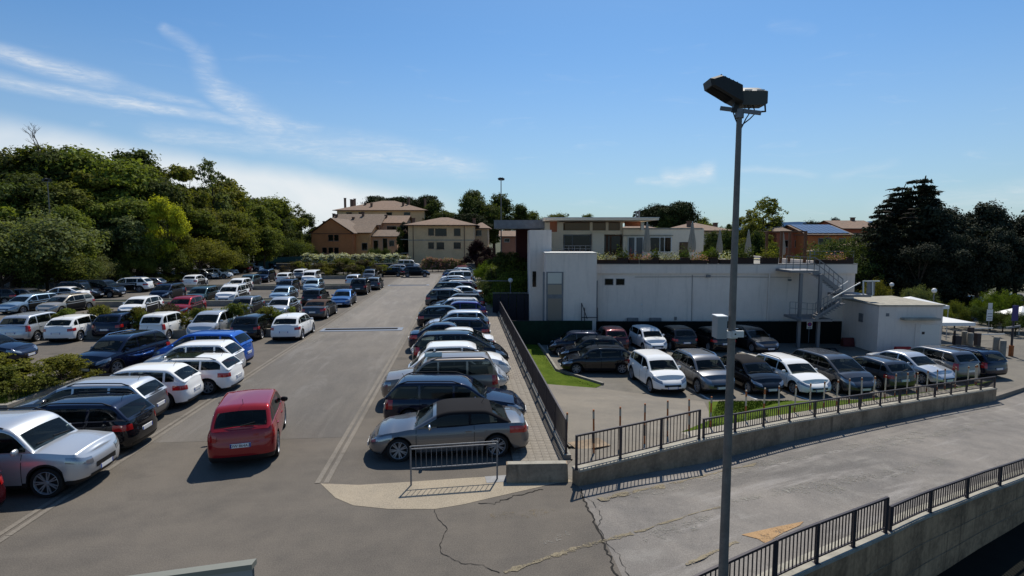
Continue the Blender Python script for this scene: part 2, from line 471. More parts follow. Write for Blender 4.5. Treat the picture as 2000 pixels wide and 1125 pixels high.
        for i in range(len(cols) - 1):
            xa, xb = st[i][0], st[i + 1][0]
            for j in range(c - 1):
                if j in (1, 2) and any(inside(xa, xb, w) for w in wins): continue
                if j >= 7 and (inside(xa, xb, wsr) or inside(xa, xb, rgr)): continue
                roof.f.append((n + i * c + j, n + i * c + j + 1, n + (i + 1) * c + j + 1, n + (i + 1) * c + j)); roof.mi.append(12 if xb <= B[0] - .08 else PNT)
    # seats and dashboard seen through the glass
    zb_ = zs(L * .5); zr2 = min(zr - .16, zb_ + .36); inner = []
    xr_ = min(pillars[1] * L + .05, D[0] - .45); rs = MB()
    for sx in (-1, 1):
        cy = sx * hw * .40; xs_ = pillars[0] * L - .02; q_ = MB()
        q_.box((L / 2 - xs_ - .10, cy - .23, zb_ - .1), (L / 2 - xs_ + .03, cy + .23, zb_ + .17)); q_.box((L / 2 - xs_ - .08, cy - .12, zb_ + .16), (L / 2 - xs_ - .01, cy + .12, zr2)); inner.append(('seat', q_))
        rs.box((L / 2 - xr_ - .08, cy - .12, zb_ + .12), (L / 2 - xr_, cy + .12, zr2 - .04))
    rs.box((L / 2 - xr_ - .12, -hw * .68, zb_ - .1), (L / 2 - xr_ + .03, hw * .68, zb_ + .13)); inner.append(('rear_seat', rs))
    inner.append(('dashboard', MB().box((L / 2 - A[0] - .75, -hw * .72, zb_ - .1), (L / 2 - A[0] - .35, hw * .72, zs(A[0] + .5) + .045))))
    for _, q_ in inner: q_.mi = [SEA] * len(q_.mi)
    for y0, y1 in ((-.05, -.58), (.55, .02)):
        p0 = on(A, a2, .13); p1 = on(A, a2, .24); inner.append(('wiper', MB().bar((L / 2 - p0[0], y0, p0[1] + .05), (L / 2 - p1[0], y1, p1[1] + .05), .022, .02, TRM)))
    if tail != 'sedan':
        p0 = on(c2, D, .80); p1 = on(c2, D, .66); inner.append(('rear_wiper', MB().bar((L / 2 - p0[0] - .03, 0, p0[1] + .03), (L / 2 - p1[0] - .03, -.36, p1[1] + .03), .022, .02, TRM)))
    def topglass(seg, u0, u1, fx0, fx1, off=.007, nx=5, ny=8):
        p0, p1 = seg; mb = []
        dx, dz = p1[0] - p0[0], p1[1] - p0[1]; l = math.hypot(dx, dz); n_ = (-dz / l, dx / l)
        if n_[1] < 0: n_ = (-n_[0], -n_[1])
        for k in range(nx + 1):
            u = u0 + (u1 - u0) * k / nx
            x = p0[0] + dx * u; zt = p0[1] + dz * u; zb = zbelt(x)
            e = min(.055, max(0, zt - zb) * .5); y1 = yside(x, zt - e) - .05
            ff = fx0 + (fx1 - fx0) * k / nx
            mb.append([(L / 2 - (x + n_[0] * off), y1 * ff * g, zt + CR * (1 - g * g) * min(1, max(0, zt - zb) * 4) + n_[1] * off) for g in [-1 + 2 * j / ny for j in range(ny + 1)]])
        return mb
    ws = MB().grid(topglass((A, a2), .10, 1.0, .95, .93), GLS)
    rg = MB().grid(topglass((c2, D), .04, .80, .90, .94), GLS)
    def sidewin(x0, x1, off=.006):
        pieces = {}
        n = 8
        for s in (1, -1):
            rows = []
            for k in range(n + 1):
                x = x0 + (x1 - x0) * k / n
                lo = zs(x) + .035; hi = max(lo + .004, min(zt_at(x), zr) - .085)
                rows.append([(L / 2 - x, s * (yside(x, lo + (hi - lo) * t) + off), lo + (hi - lo) * t) for t in (0, .33, .66, 1)])
            pieces[s] = MB().grid(rows, GLS)
        return pieces
    sw = [sidewin(*w) for w in wins]
    # wall patches
    arc = lambda f, end: (f * (cum[10]) if end == 'f' else cum[-1] - f * (cum[-1] - cum[-11]))
    def uarc(s_):
        for i in range(1, len(cum)):
            if s_ <= cum[i]: return i - 1 + (s_ - cum[i - 1]) / max(1e-9, cum[i] - cum[i - 1])
        return len(cum) - 1.0
    def patch(s0, s1, q0, q1, off, mi, sides=(1, -1), n=7, m=3, taper=None, ua=False):
        out = {}
        for s in sides:
            rows = []
            for k in range(n + 1):
                sa = s0 + (s1 - s0) * k / n; u = uarc(sa)
                qa, qb = q0, q1
                if taper: qa, qb = taper(k / n)
                rows.append([loc(wallpt(u, qa + (qb - qa) * j / m, off, ua), s) for j in range(m + 1)])
            out[s] = MB().grid(rows, mi)
        return out
    cf, cr_ = cum[10], cum[-1] - cum[-11]; T = cum[-1]
    head = patch(cf * .42, cf * 1.02, *lampq, .008, LMP, taper=lambda t: (lampq[0] + .08 * t, lampq[1] - .02 * (1 - t)))
    gr = MB()
    for s, pm in patch(0, cf * .36, grille[0], grille[1], .006, TRM).items(): gr.grid([[v for v in pm.v[i * 4:i * 4 + 4]] for i in range(8)], TRM)
    for s, pm in patch(0, cf * .5, .06, .26, .006, TRM).items(): gr.grid([[v for v in pm.v[i * 4:i * 4 + 4]] for i in range(8)], TRM)
    if tail == 'tall': tl = patch(T - cr_ * 1.02, T - cr_ * .70, .58, .99, .008, TAI)
    elif tail == 'sedan': tl = patch(T - cr_ * 1.12, T - cr_ * .48, .66, .90, .008, TAI)
    else: tl = patch(T - cr_ * 1.12, T - cr_ * .56, .62, .88, .008, TAI, taper=lambda t: (.66 - .02 * t, .88 - .04 * t))
    tb = MB()
    for s, pm in patch(T - cr_ * .62, T, .02, .17, .006, TRM).items(): tb.grid([[v for v in pm.v[i * 4:i * 4 + 4]] for i in range(8)], TRM)
    parts = []          # (name, MB, parent, smooth, kind)
    parts.append(('body', body, None, 38)); parts.append(('roof', roof, None, 40)); parts += [(nm_, q_, None, None) for nm_, q_ in inner]
    parts.append(('windscreen', ws, None, 60)); parts.append(('rear_window', rg, None, 60))
    for pc_ in sw:
        for s in (1, -1): parts.append(('side_window', pc_[s], None, 60))
    for s in (1, -1):
        parts.append(('headlight', head[s], None, 60)); parts.append(('tail_light', tl[s], None, 60))
    parts.append(('grille', gr, None, 60)); parts.append(('rear_bumper', tb, None, 60))
    pz = clear + .33 * (zs(0.1) - clear)
    pf = wallpt(0.0, .33)[0]
    fp = MB(); fp.box((L / 2 - pf, -.26, pz - .055), (L / 2 - pf + .02, .26, pz + .055), PLT)
    fp.box((L / 2 - pf + .001, .225, pz - .054), (L / 2 - pf + .022, .259, pz + .054), PLB); fp.box((L / 2 - pf + .001, -.259, pz - .054), (L / 2 - pf + .022, -.225, pz + .054), PLB)
    parts.append(('number_plate', fp, None, None))
    qz = .52 if tail != 'sedan' else .60
    pr = wallpt(len(P) - 1.0, qz)[0]; pz2 = clear + qz * (zs(L) - clear)
    rp = MB(); rp.box((L / 2 - pr - .03, -.26, pz2 - .055), (L / 2 - pr, .26, pz2 + .055), PLT)
    rp.box((L / 2 - pr - .032, .225, pz2 - .054), (L / 2 - pr - .001, .259, pz2 + .054), PLB); rp.box((L / 2 - pr - .032, -.259, pz2 - .054), (L / 2 - pr - .001, -.225, pz2 + .054), PLB)
    parts.append(('number_plate', rp, None, None))
    # doors: proud skins over a dark gap
    d0 = xf + Ra + .10; d1 = pb; d2 = min(xr + .12, pc - .02)
    spans = [(d0, d1)] + ([(d1 + .012, d2)] if five else [])
    if not five: spans = [(d0, min(pb + .12, xr - Ra - .03))]
    SQ = [.10, .2, .35, .5, .62, .75, .86, .93, .985]
    for (x0, x1) in spans:
        for s in (1, -1):
            rows, gaps = [], []
            for k in range(9):
                x = x0 + .006 + (x1 - x0 - .012) * k / 8; u = outline(x)
                zb = arch(x); z1 = zs(x); q0 = (zb + .03 - clear) / (z1 - clear)
                qs = [max(q, q0 + (q - .1) * (.985 - q0) / .885) for q in SQ]
                rows.append([loc(wallpt(u, q, .0045), s) for q in qs])
            for k in range(9):
                x = x0 - .008 + (x1 - x0 + .016) * k / 8; u = outline(x)
                zb = arch(x); z1 = zs(x); q0 = (zb + .015 - clear) / (z1 - clear)
                gaps.append([loc(wallpt(u, max(q - .012, q0 + (q - .1) * (.985 - q0) / .885), .0022), s) for q in SQ])
            mb = MB().grid(rows, PNT)
            ih = len(body.v); body.grid(gaps, SEM)
            parts.append(('door', mb, None, 60))
            hx = x1 - .16; hp = wallpt(outline(hx), .80, .012)
            hb = MB().box((L / 2 - hx - .09, s * hp[1] - .014, hp[2] - .012), (L / 2 - hx + .09, s * hp[1] + .014, hp[2] + .014), PNT)
            parts.append(('handle', hb, 'door', None))
    # mirrors
    for s in (1, -1):
        mx = wx0 + .16; my = ybelt(mx) + .11; mz = zs(mx) + .075
        mm = MB(); prf = [(.0, -.11), (.055, -.10), (.078, -.05), (.082, .03), (.06, .09), (0, .11)]
        rows = [[(L / 2 - mx + .6 * rr * math.cos(a), s * (my + zz), mz + rr * math.sin(a)) for a in [2 * math.pi * k / 10 for k in range(10)]] for rr, zz in prf]
        mm.grid(rows, PNT, close=True)
        parts.append(('door_mirror', mm, None, 50))
    if rails:
        for s in (1, -1):
            x0, x1 = B[0] + .15, C[0] - .05
            pts = []
            for k in range(9):
                x = x0 + (x1 - x0) * k / 8; zt = zt_at(x); y = yside(x, zt - .055) - .045
                pts.append((L / 2 - x, s * y, zt + (.055 if 0 < k < 8 else -.01)))
            parts.append(('roof_rail', MB().tube(pts, .02, 6, CHR if rails == 'chrome' else TRM), None, 40))
    ax_, az_ = C[0] - .12, zt_at(C[0] - .12)
    an = MB().tube([(L / 2 - ax_, 0, az_ + .02), (L / 2 - ax_ - .10, 0, az_ + .19)], .007, 5, TRM)
    parts.append(('aerial', an, None, None))
    # wheel
    tw_ = .205
    ty = MB().lathe([(r - .085, -tw_ / 2 + .01), (r - .02, -tw_ / 2), (r, -tw_ / 2 + .03), (r, tw_ / 2 - .03), (r - .02, tw_ / 2), (r - .085, tw_ / 2 - .01)], n=24, mi=TYR, axis='y')
    ri = MB().lathe([(0, .02), (r - .1, .02)], n=20, mi=TRM, axis='y')
    ri.lathe([(r - .105, .03), (r - .105, tw_ / 2 - .03), (r - .092, tw_ / 2 - .005), (r - .083, tw_ / 2 - .012)], n=24, mi=RIM, axis='y')
    ri.lathe([(0, tw_ / 2 - .02), (.045, tw_ / 2 - .022), (.06, tw_ / 2 - .045), (.06, .03)], n=10, mi=RIM, axis='y')
    for k in range(spokes * 2):
        a = 2 * math.pi * (k // 2) / spokes + (.13 if k % 2 else -.13)
        ca, sa_ = math.cos(a), math.sin(a); w_ = .017
        q = []
        for rr, yy, ww in ((.04, tw_ / 2 - .04, w_ * .9), (r - .10, tw_ / 2 - .022, w_ * .75)):
            q.append([(ca * rr - sa_ * ww, yy, sa_ * rr + ca * ww), (ca * rr + sa_ * ww, yy, sa_ * rr - ca * ww), (ca * rr + sa_ * ww, yy - .03, sa_ * rr - ca * ww), (ca * rr - sa_ * ww, yy - .03, sa_ * rr + ca * ww)])
        ri.grid(q, RIM, close=True)
    wheel_pos = [(L / 2 - xw, s * (hw - .095 - (.02 if xw == xf else .01)), r) for xw in (xf, xr) for s in (1, -1)]
    # finished meshes
    T_ = dict(L=L, W=Wd, H=H, parts=[], wheels=wheel_pos, key=key)
    for (nm, mb, par, sm) in parts:
        used = sorted(set(mb.mi)); remap = {m_: i for i, m_ in enumerate(used)}
        mats = [CARMATS[m_] or paint('white') for m_ in used]
        cp = MB(); cp.v = mb.v; cp.f = mb.f; cp.mi = [remap[i] for i in mb.mi]
        me = cp.mesh(key + '_' + nm, mats, sm, weld=(nm in ('body', 'roof', 'door_mirror')))
        T_['parts'].append((nm, me, par, used.index(PNT) if PNT in used else None, used.index(12) if 12 in used else None))
    T_['tyre'] = MB.mesh(_m(ty, [TYR]), key + '_tyre', [M_TYRE], 40); T_['rim'] = MB.mesh(_m(ri, [TRM, RIM]), key + '_rim', [M_TRIM, M_RIM], 30)
    # one joined mesh for far copies: roof has its own slot
    full = MB()
    for (nm, mb, par, sm) in parts:
        if nm in ('door', 'handle', 'aerial', 'wiper', 'rear_wiper'): continue
        o_ = len(full.v); full.v += mb.v
        for f, mi_ in zip(mb.f, mb.mi):
            full.f.append(tuple(o_ + i for i in f)); full.mi.append(11 if (nm == 'roof' and mi_ == PNT) else (0 if mi_ == 12 else (12 if mi_ == 13 else mi_)))
    for (wx, wy, wz) in wheel_pos:
        for src in (ty, ri):
            o_ = len(full.v); s = 1 if wy > 0 else -1
            full.v += [(wx + p[0], wy + s * p[1], wz + p[2]) for p in src.v]
            full.f += [tuple(o_ + i for i in f) for f in src.f]; full.mi += src.mi
    T_['full'] = full.mesh(key + '_whole', [paint('white')] + CARMATS[1:11] + [paint('white'), M_SEAT], 38, weld=True)
    CARS[key] = T_
def _m(mb, used):
    rm = {m_: i for i, m_ in enumerate(used)}; c = MB(); c.v, c.f, c.mi = mb.v, mb.f, [rm[i] for i in mb.mi]; return c

def put_car(key, col, loc, ang, label, group, detail=2, roof=None, cat='car', mirror=None, skip=()):
    """detail 0: one mesh; 1: parts; 2: parts with doors"""
    T_ = CARS[key]; pm = paint(col); rm = paint(roof) if roof else pm
    if detail == 0:
        o = link_mesh('parked_car', T_['full']); o.scale = (rnd.uniform(.96, 1.04), rnd.uniform(.98, 1.02), rnd.uniform(.96, 1.04)); o.location = loc; o.rotation_euler = (0, 0, ang)
        for i, m_ in ((0, pm), (11, rm)): o.material_slots[i].link = 'OBJECT'; o.material_slots[i].material = m_
        return tag(o, label, cat, group)
    root = empty('parked_car', loc, ang, label, cat, group)
    if key not in ('coupe', 'boxsuv'): root.scale = (rnd.uniform(.97, 1.03), rnd.uniform(.98, 1.02), rnd.uniform(.97, 1.035))
    door = None
    for (nm, me, par, slot, slot2) in T_['parts']:
        if nm in skip: continue
        if detail < 2 and nm in ('door', 'handle', 'aerial', 'wiper', 'rear_wiper'): continue
        o = link_mesh(nm, me, door if par == 'door' else root)
        if nm == 'door': door = o
        if slot2 is not None: o.material_slots[slot2].link = 'OBJECT'; o.material_slots[slot2].material = pm
        if slot is not None:
            m_ = rm if nm == 'roof' else pm
            if nm == 'door_mirror' and mirror: m_ = CARMATS[mirror]
            o.material_slots[slot].link = 'OBJECT'; o.material_slots[slot].material = m_
    for (x, y, z) in T_['wheels']:
        w = link_mesh('wheel', T_['rim'], root, loc=(x, y, z), rot=(0, 0, 0 if y > 0 else math.pi))
        link_mesh('tyre', T_['tyre'], w)
    return root

car_type('hatch', 4.15, 1.77, 1.48, (.95, .90), (1.72, 1.45), (3.45, 1.42), (4.02, .98),
         [(0, .66), (.25, .78), (1.0, .93), (1.6, .93), (3.2, .98), (4.15, .99)], pillars=(.52, .80))
car_type('smallhatch', 3.7, 1.64, 1.50, (.78, .92), (1.45, 1.47), (3.15, 1.47), (3.62, .98),
         [(0, .68), (.22, .82), (.85, .95), (1.5, .95), (3.0, 1.0), (3.7, 1.0)], ef=.5, pillars=(.50, .80), r=.29, tail='tall', roofw=.77)
car_type('sedan', 4.55, 1.77, 1.44, (1.15, .88), (2.0, 1.41), (3.15, 1.40), (3.98, .98),
         [(0, .64), (.25, .76), (1.2, .90), (2.0, .92), (3.8, .98), (4.3, .97), (4.55, .93)], er=.42, pillars=(.52, .76), tail='sedan', roofw=.72)
car_type('coupe', 4.70, 1.79, 1.39, (1.30, .90), (2.12, 1.335), (3.42, 1.335), (4.12, .985),
         [(0, .64), (.22, .75), (.7, .83), (1.3, .905), (2.2, .925), (3.6, .985), (4.3, .98), (4.7, .92)], er=.5, ef=.7, pillars=(.62, .845), tail='sedan', five=False, roofw=.78, r=.335, xf=.91, xr=3.68, inf=[(0, .12), (.18, .03), (.4, 0), (.62, .02), (.82, .08), (1, .20)])
car_type('tallestate', 4.75, 1.84, 1.70, (1.30, 1.05), (2.05, 1.66), (4.20, 1.67), (4.66, 1.08),
         [(0, .76), (.25, .92), (.8, 1.00), (1.3, 1.05), (2.0, 1.06), (3.6, 1.08), (4.75, 1.08)], pillars=(.50, .735), rails='trim', roofw=.79, tail='tall', ef=.6, r=.33)
car_type('wagon', 4.60, 1.79, 1.48, (1.10, .90), (1.95, 1.44), (4.02, 1.42), (4.48, .98),
         [(0, .64), (.25, .77), (1.15, .92), (2.0, .93), (3.6, .98), (4.6, 1.0)], pillars=(.50, .735), rails='trim', roofw=.74)
car_type('estate', 4.82, 1.80, 1.50, (1.28, .92), (2.05, 1.47), (4.25, 1.47), (4.74, .95),
         [(0, .66), (.25, .80), (1.3, .93), (2.0, .93), (3.6, .95), (4.82, .95)], pillars=(.50, .735), rails='trim', roofw=.77, tail='tall', ef=.6)
car_type('suv', 4.45, 1.84, 1.70, (1.05, 1.06), (1.75, 1.65), (3.80, 1.64), (4.32, 1.10),
         [(0, .82), (.22, .95), (1.05, 1.06), (1.8, 1.06), (3.4, 1.12), (4.45, 1.12)], r=.36, clear=.24, clad=True, rails='chrome', pillars=(.50, .75), roofw=.76)
car_type('boxsuv', 4.50, 1.90, 1.75, (1.15, 1.10), (1.72, 1.72), (4.10, 1.72), (4.40, 1.12),
         [(0, .92), (.18, 1.02), (1.1, 1.10), (1.8, 1.10), (3.6, 1.12), (4.5, 1.12)], r=.37, clear=.26, clad=True, rails='trim', pillars=(.48, .72), roofw=.80, tail='tall', ef=.40, er=.3, nf=3.2, inf=[(0, .16), (.18, .04), (.4, 0), (.62, .0), (.82, .03), (1, .12)])
car_type('crossover', 4.32, 1.79, 1.62, (1.0, 1.00), (1.78, 1.58), (3.66, 1.575), (4.22, 1.06),
         [(0, .76), (.25, .90), (1.0, 1.02), (1.8, 1.02), (3.3, 1.09), (4.32, 1.10)], r=.345, clear=.22, clad=True, pillars=(.51, .79), roofw=.77)
car_type('mpv', 4.45, 1.80, 1.66, (.85, 1.02), (1.75, 1.62), (3.85, 1.60), (4.34, 1.08),
         [(0, .72), (.25, .88), (.9, 1.03), (1.6, 1.04), (3.4, 1.08), (4.45, 1.08)], pillars=(.50, .76), roofw=.77, tail='tall', ef=.6)
car_type('bmpv', 4.75, 1.88, 1.74, (.85, 1.06), (1.95, 1.70), (4.15, 1.68), (4.66, 1.12),
         [(0, .74), (.25, .90), (.9, 1.06), (1.6, 1.08), (3.4, 1.12), (4.75, 1.12)], pillars=(.50, .74), roofw=.77, tail='tall', ef=.65, r=.33)
car_type('minicar', 3.62, 1.55, 1.58, (.72, .98), (1.35, 1.54), (3.10, 1.53), (3.54, 1.0),
         [(0, .72), (.2, .88), (.75, 1.0), (1.4, 1.0), (3.0, 1.02), (3.62, 1.02)], ef=.42, pillars=(.50, .79), r=.285, tail='tall', roofw=.80)
car_type('van', 4.40, 1.80, 1.82, (.95, 1.12), (1.55, 1.78), (4.10, 1.80), (4.34, 1.12),
         [(0, .84), (.2, 1.0), (1.0, 1.13), (1.8, 1.13), (3.4, 1.14), (4.40, 1.14)], pillars=(.46, .72), roofw=.82, tail='tall', ef=.45, er=.25)
# ------------------------------------------------------------------ materials of the place
def ground_mat(name, col, patch=.25, tint=(1.0, .97, .92), dirs=(1, 1, 1), light=None, bump=.5, fleck=.22, rough=.88, rot=0.0, oil=0.0, streak=0.0):
    m = bpy.data.materials.new(name); m.use_nodes = True; N = NT(m.node_tree); b = m.node_tree.nodes['Principled BSDF']
    tc = N.n('ShaderNodeTexCoord'); v = tc.outputs['Object']
    big = N.noise(N.mapping(v, dirs), .22, 5, .6, .4); med = N.noise(N.mapping(v, dirs), 1.3, 6, .65); fin = N.noise(v, 38, 3, .7)
    f = N.m('ADD', N.m('MULTIPLY', big, .6), N.m('MULTIPLY', med, .4))
    c = N.mix(N.ramp(f, .32, .68), tuple(x * (1 - patch) for x in col) + (1,), tuple(min(1, x * (1 + patch) * t) for x, t in zip(col, tint)) + (1,))
    if light:
        c = N.mix(N.m('MULTIPLY', N.ramp(N.noise(N.mapping(v, dirs, loc=(7, 3, 0)), .7, 7, .68, .5), .52, .72), light[3]), c, tuple(light[:3]) + (1,))
    if streak:
        sv = N.mapping(N.mapping(v, rot=(0, 0, rot)), (.10, 1.0, 1)); s1 = N.noise(sv, 1.6, 6, .65, .3); s2 = N.noise(sv, .6, 5, .6, .6)
        c = N.mix(N.m('MULTIPLY', N.ramp(s1, .52, .72), streak), c, tuple(min(1, x * 1.7) for x in col) + (1,))
        c = N.mix(N.m('MULTIPLY', N.ramp(s2, .54, .70), streak), c, tuple(x * .58 for x in col) + (1,))
    if oil:
        vo = N.n('ShaderNodeTexVoronoi'); N.link(v, vo.inputs['Vector']); vo.inputs['Scale'].default_value = .38
        dn = N.m('ADD', vo.outputs[0], N.m('MULTIPLY', N.noise(v, 2.2, 4, .6), .28))
        c = N.mix(N.m('MULTIPLY', N.m('SUBTRACT', 1.0, N.ramp(dn, .20, .34)), oil), c, tuple(x * .42 for x in col) + (1,))
    c = N.mix(N.m('MULTIPLY', N.ramp(N.noise(v, .55, 6, .7, 1.2), .60, .70), .28), c, tuple(x * .5 for x in col) + (1,))
    c = N.mix(N.m('MULTIPLY', N.ramp(fin, .35, .75), fleck * 2), tuple(x * (1 - fleck) for x in col) + (1,), c, 'MIX') if False else N.mix(fleck, c, N.mix(N.ramp(fin, .3, .7), (0, 0, 0, 1), tuple(min(1, x * 2) for x in col) + (1,)))
    N.link(c, b.inputs['Base Color']); b.inputs['Roughness'].default_value = rough; b.inputs['Specular IOR Level'].default_value = .12
    bp = N.n('ShaderNodeBump'); bp.inputs['Strength'].default_value = bump; bp.inputs['Distance'].default_value = .012
    N.link(N.noise(v, 55, 4, .7), bp.inputs['Height']); N.link(bp.outputs[0], b.inputs['Normal'])
    return m
M_ASPH = ground_mat('asphalt_lot', (.120, .108, .094), .24, oil=.5, streak=.12, rot=R(0))
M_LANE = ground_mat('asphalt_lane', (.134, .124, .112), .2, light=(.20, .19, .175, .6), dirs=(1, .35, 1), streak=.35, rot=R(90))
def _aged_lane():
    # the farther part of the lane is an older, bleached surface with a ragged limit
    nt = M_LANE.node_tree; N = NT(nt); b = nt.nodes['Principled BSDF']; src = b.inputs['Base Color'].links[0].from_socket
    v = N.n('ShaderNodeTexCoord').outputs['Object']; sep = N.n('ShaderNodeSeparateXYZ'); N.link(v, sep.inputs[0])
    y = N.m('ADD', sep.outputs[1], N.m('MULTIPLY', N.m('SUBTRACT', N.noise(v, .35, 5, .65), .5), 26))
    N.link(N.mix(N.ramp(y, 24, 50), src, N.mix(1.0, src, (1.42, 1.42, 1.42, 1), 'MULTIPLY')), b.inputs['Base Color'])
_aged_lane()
M_NEAR = ground_mat('asphalt_near', (.105, .097, .085), .22, light=(.16, .156, .146, .4))
M_RAMP = ground_mat('asphalt_ramp', (.182, .170, .157), .3, light=(.26, .245, .22, .7), streak=.9, rot=R(-27))
M_PAVE = ground_mat('paved_path', (.185, .168, .142), .2, light=(.25, .235, .2, .5))
M_YARD = ground_mat('asphalt_yard', (.15, .14, .122), .22, oil=.4, streak=.2)
M_APRON = ground_mat('concrete_apron', (.30, .26, .20), .16)
M_WALK = ground_mat('concrete_walk', (.31, .285, .24), .16)
M_KERB = ground_mat('kerb_concrete', (.178, .162, .14), .25)
M_TERR = ground_mat('terrain_soil', (.055, .06, .03), .4)
M_PIT = ground_mat('shade_dark_ground', (.006, .007, .005), .5)  # shade over the pit floor is put into this near-black colour
M_WALL = mat('stained_concrete', (.36, .22, .12), .9, var=.5, vscale=.9, bump=.6, bscale=18, streak=.7)
M_WALL2 = mat('dark_concrete', (.24, .18, .12), .9, var=.4, vscale=1.2, bump=.5, bscale=18, streak=.75)
M_CONC = mat('concrete', (.24, .225, .19), .9, var=.25, vscale=1.5, bump=.4, bscale=25, streak=.3)
M_COPE = mat('coping_concrete', (.30, .28, .23), .9, var=.25, vscale=2, bump=.3)
M_WHITE = mat('white_render', (.70, .61, .53), .85, var=.06, vscale=.5, bump=.2, bscale=30, streak=.22)
M_CREAM = mat('cream_render', (.76, .66, .52), .85, var=.06, vscale=.6)
M_METAL = mat('dark_rail_paint', (.045, .038, .042), .5, .2)
M_STEEL = mat('galvanised_steel', (.17, .175, .185), .55, .35, var=.2, vscale=3)
M_POLE = mat('pole_paint', (.17, .155, .14), .55, .25, var=.22, vscale=2.2, streak=.25)
M_PALE = mat('pale_metal', (.55, .56, .55), .45, .3)
M_LINE = mat('line_paint', (.60, .60, .57), .8, var=.35, vscale=3)
def worn(name, col, cover):
    m = ground_mat(name, col, .25); N = NT(m.node_tree); nt = m.node_tree; b = nt.nodes['Principled BSDF']; out = nt.nodes['Material Output']
    v = N.n('ShaderNodeTexCoord').outputs['Object']
    f = N.m('ADD', N.m('MULTIPLY', N.noise(v, 4.0, 6, .7), .5), N.m('MULTIPLY', N.noise(v, 24, 5, .7), .5))
    t = N.n('ShaderNodeBsdfTransparent'); mx = N.n('ShaderNodeMixShader')
    N.link(N.ramp(f, .62 - cover * .25, .42 - cover * .25 + .3), mx.inputs[0]); N.link(t.outputs[0], mx.inputs[1]); N.link(b.outputs[0], mx.inputs[2]); N.link(mx.outputs[0], out.inputs[0]); return m
M_YEL = worn('worn_yellow', (.215, .185, .13), .78)
M_ORA = worn('worn_orange', (.33, .215, .115), 1.0)
M_STN = worn('ochre_stain', (.20, .165, .115), .42)
M_PALEW = worn('worn_pale', (.25, .24, .215), .5)
M_CRACK = mat('crack_dirt', (.018, .017, .015), .95)
M_BLUEST = mat('drain_frame', (.17, .20, .25), .7)
M_GRATE = mat('drain_grate', (.015, .016, .02), .95, 0, spec=.1)
M_GLZ = mat('window_glass', (.005, .006, .007), .06, spec=.35)
M_WOOD = mat('brown_wood', (.10, .045, .022), .6, var=.3, vscale=4)
M_DARK = mat('dark_mesh', (.004, .006, .005), .95)
M_GREENF = mat('green_netting', (.008, .028, .016), .85, var=.3, vscale=1)
M_WHITEP = mat('white_plastic', (.72, .72, .70), .4)
M_REDP = mat('red_plastic', (.38, .02, .02), .5)
M_YELP = mat('yellow_plastic', (.26, .15, .03), .55)
M_RUST = mat('rust_orange', (.34, .11, .035), .7, var=.35, vscale=6)
M_CLOTH = mat('umbrella_cloth', (.31, .275, .225), .9, var=.12, vscale=5)
def grass_mat():
    m = mat('lawn', (.075, .135, .018), .95, spec=.04); N = NT(m.node_tree); b = m.node_tree.nodes['Principled BSDF']
    v = N.n('ShaderNodeTexCoord').outputs['Object']
    c = N.mix(N.ramp(N.noise(v, 1.1, 5, .6), .3, .7), (.058, .095, .010, 1), (.115, .155, .020, 1))
    c = N.mix(N.ramp(N.noise(v, 22, 4, .7), .4, .75), c, (.04, .075, .005, 1)); N.link(c, b.inputs['Base Color'])
    bp = N.n('ShaderNodeBump'); bp.inputs['Strength'].default_value = .8; bp.inputs['Distance'].default_value = .05
    N.link(N.noise(v, 40, 3, .7), bp.inputs['Height']); N.link(bp.outputs[0], b.inputs['Normal'])
    return m
M_LAWN = grass_mat()
def tile_mat(name, col):
    m = mat(name, col, .85); N = NT(m.node_tree); b = m.node_tree.nodes['Principled BSDF']
    v = N.n('ShaderNodeTexCoord').outputs['Object']
    c = N.mix(N.ramp(N.noise(v, 2.2, 6, .7), .3, .7), tuple(x * .7 for x in col) + (1,), tuple(x * 1.25 for x in col) + (1,))
    c = N.mix(N.m('MULTIPLY', N.ramp(N.noise(v, .5, 4, .6), .5, .7), .4), c, (.12, .105, .085, 1))
    N.link(c, b.inputs['Base Color']); return m
M_TILE = tile_mat('clay_tiles', (.19, .122, .082)); M_TILE2 = tile_mat('weathered_tiles', (.155, .112, .08))

# ------------------------------------------------------------------ ground
RD = (RGT * math.sin(R(58)) + FH * math.cos(R(58)))      # direction in which the ramp runs down
F0 = G(1130, 950, 0)
SLOPE = .0715
def tst(p): return (p.x - F0.x) * RD.x + (p.y - F0.y) * RD.y
def roadz(t): return -SLOPE * max(0.0, min(t, 26.5))
def RP(px, py, dz=0.0):
    z = 0.0
    for _ in range(40):
        p = G(px, py, z + dz); z = .5 * z + .5 * roadz(tst(p))
    return G(px, py, z + dz)
def lotz(p):
    xc = p.x * RGT.x + p.y * RGT.y
    return -1.45 - .012 * (max(5, min(xc, 36)) - 5)
def LG(px, py, dz=0.0):
    z = -1.5
    for _ in range(20): z = lotz(G(px, py, z + dz))
    return G(px, py, z + dz)
K1 = G(1215, 1125, 0); K2 = K1 + (K1 - F0) * 2.0
FX = 2.90                                            # fence line
FEND = G(1097, 893, 0); FY0 = FEND.y

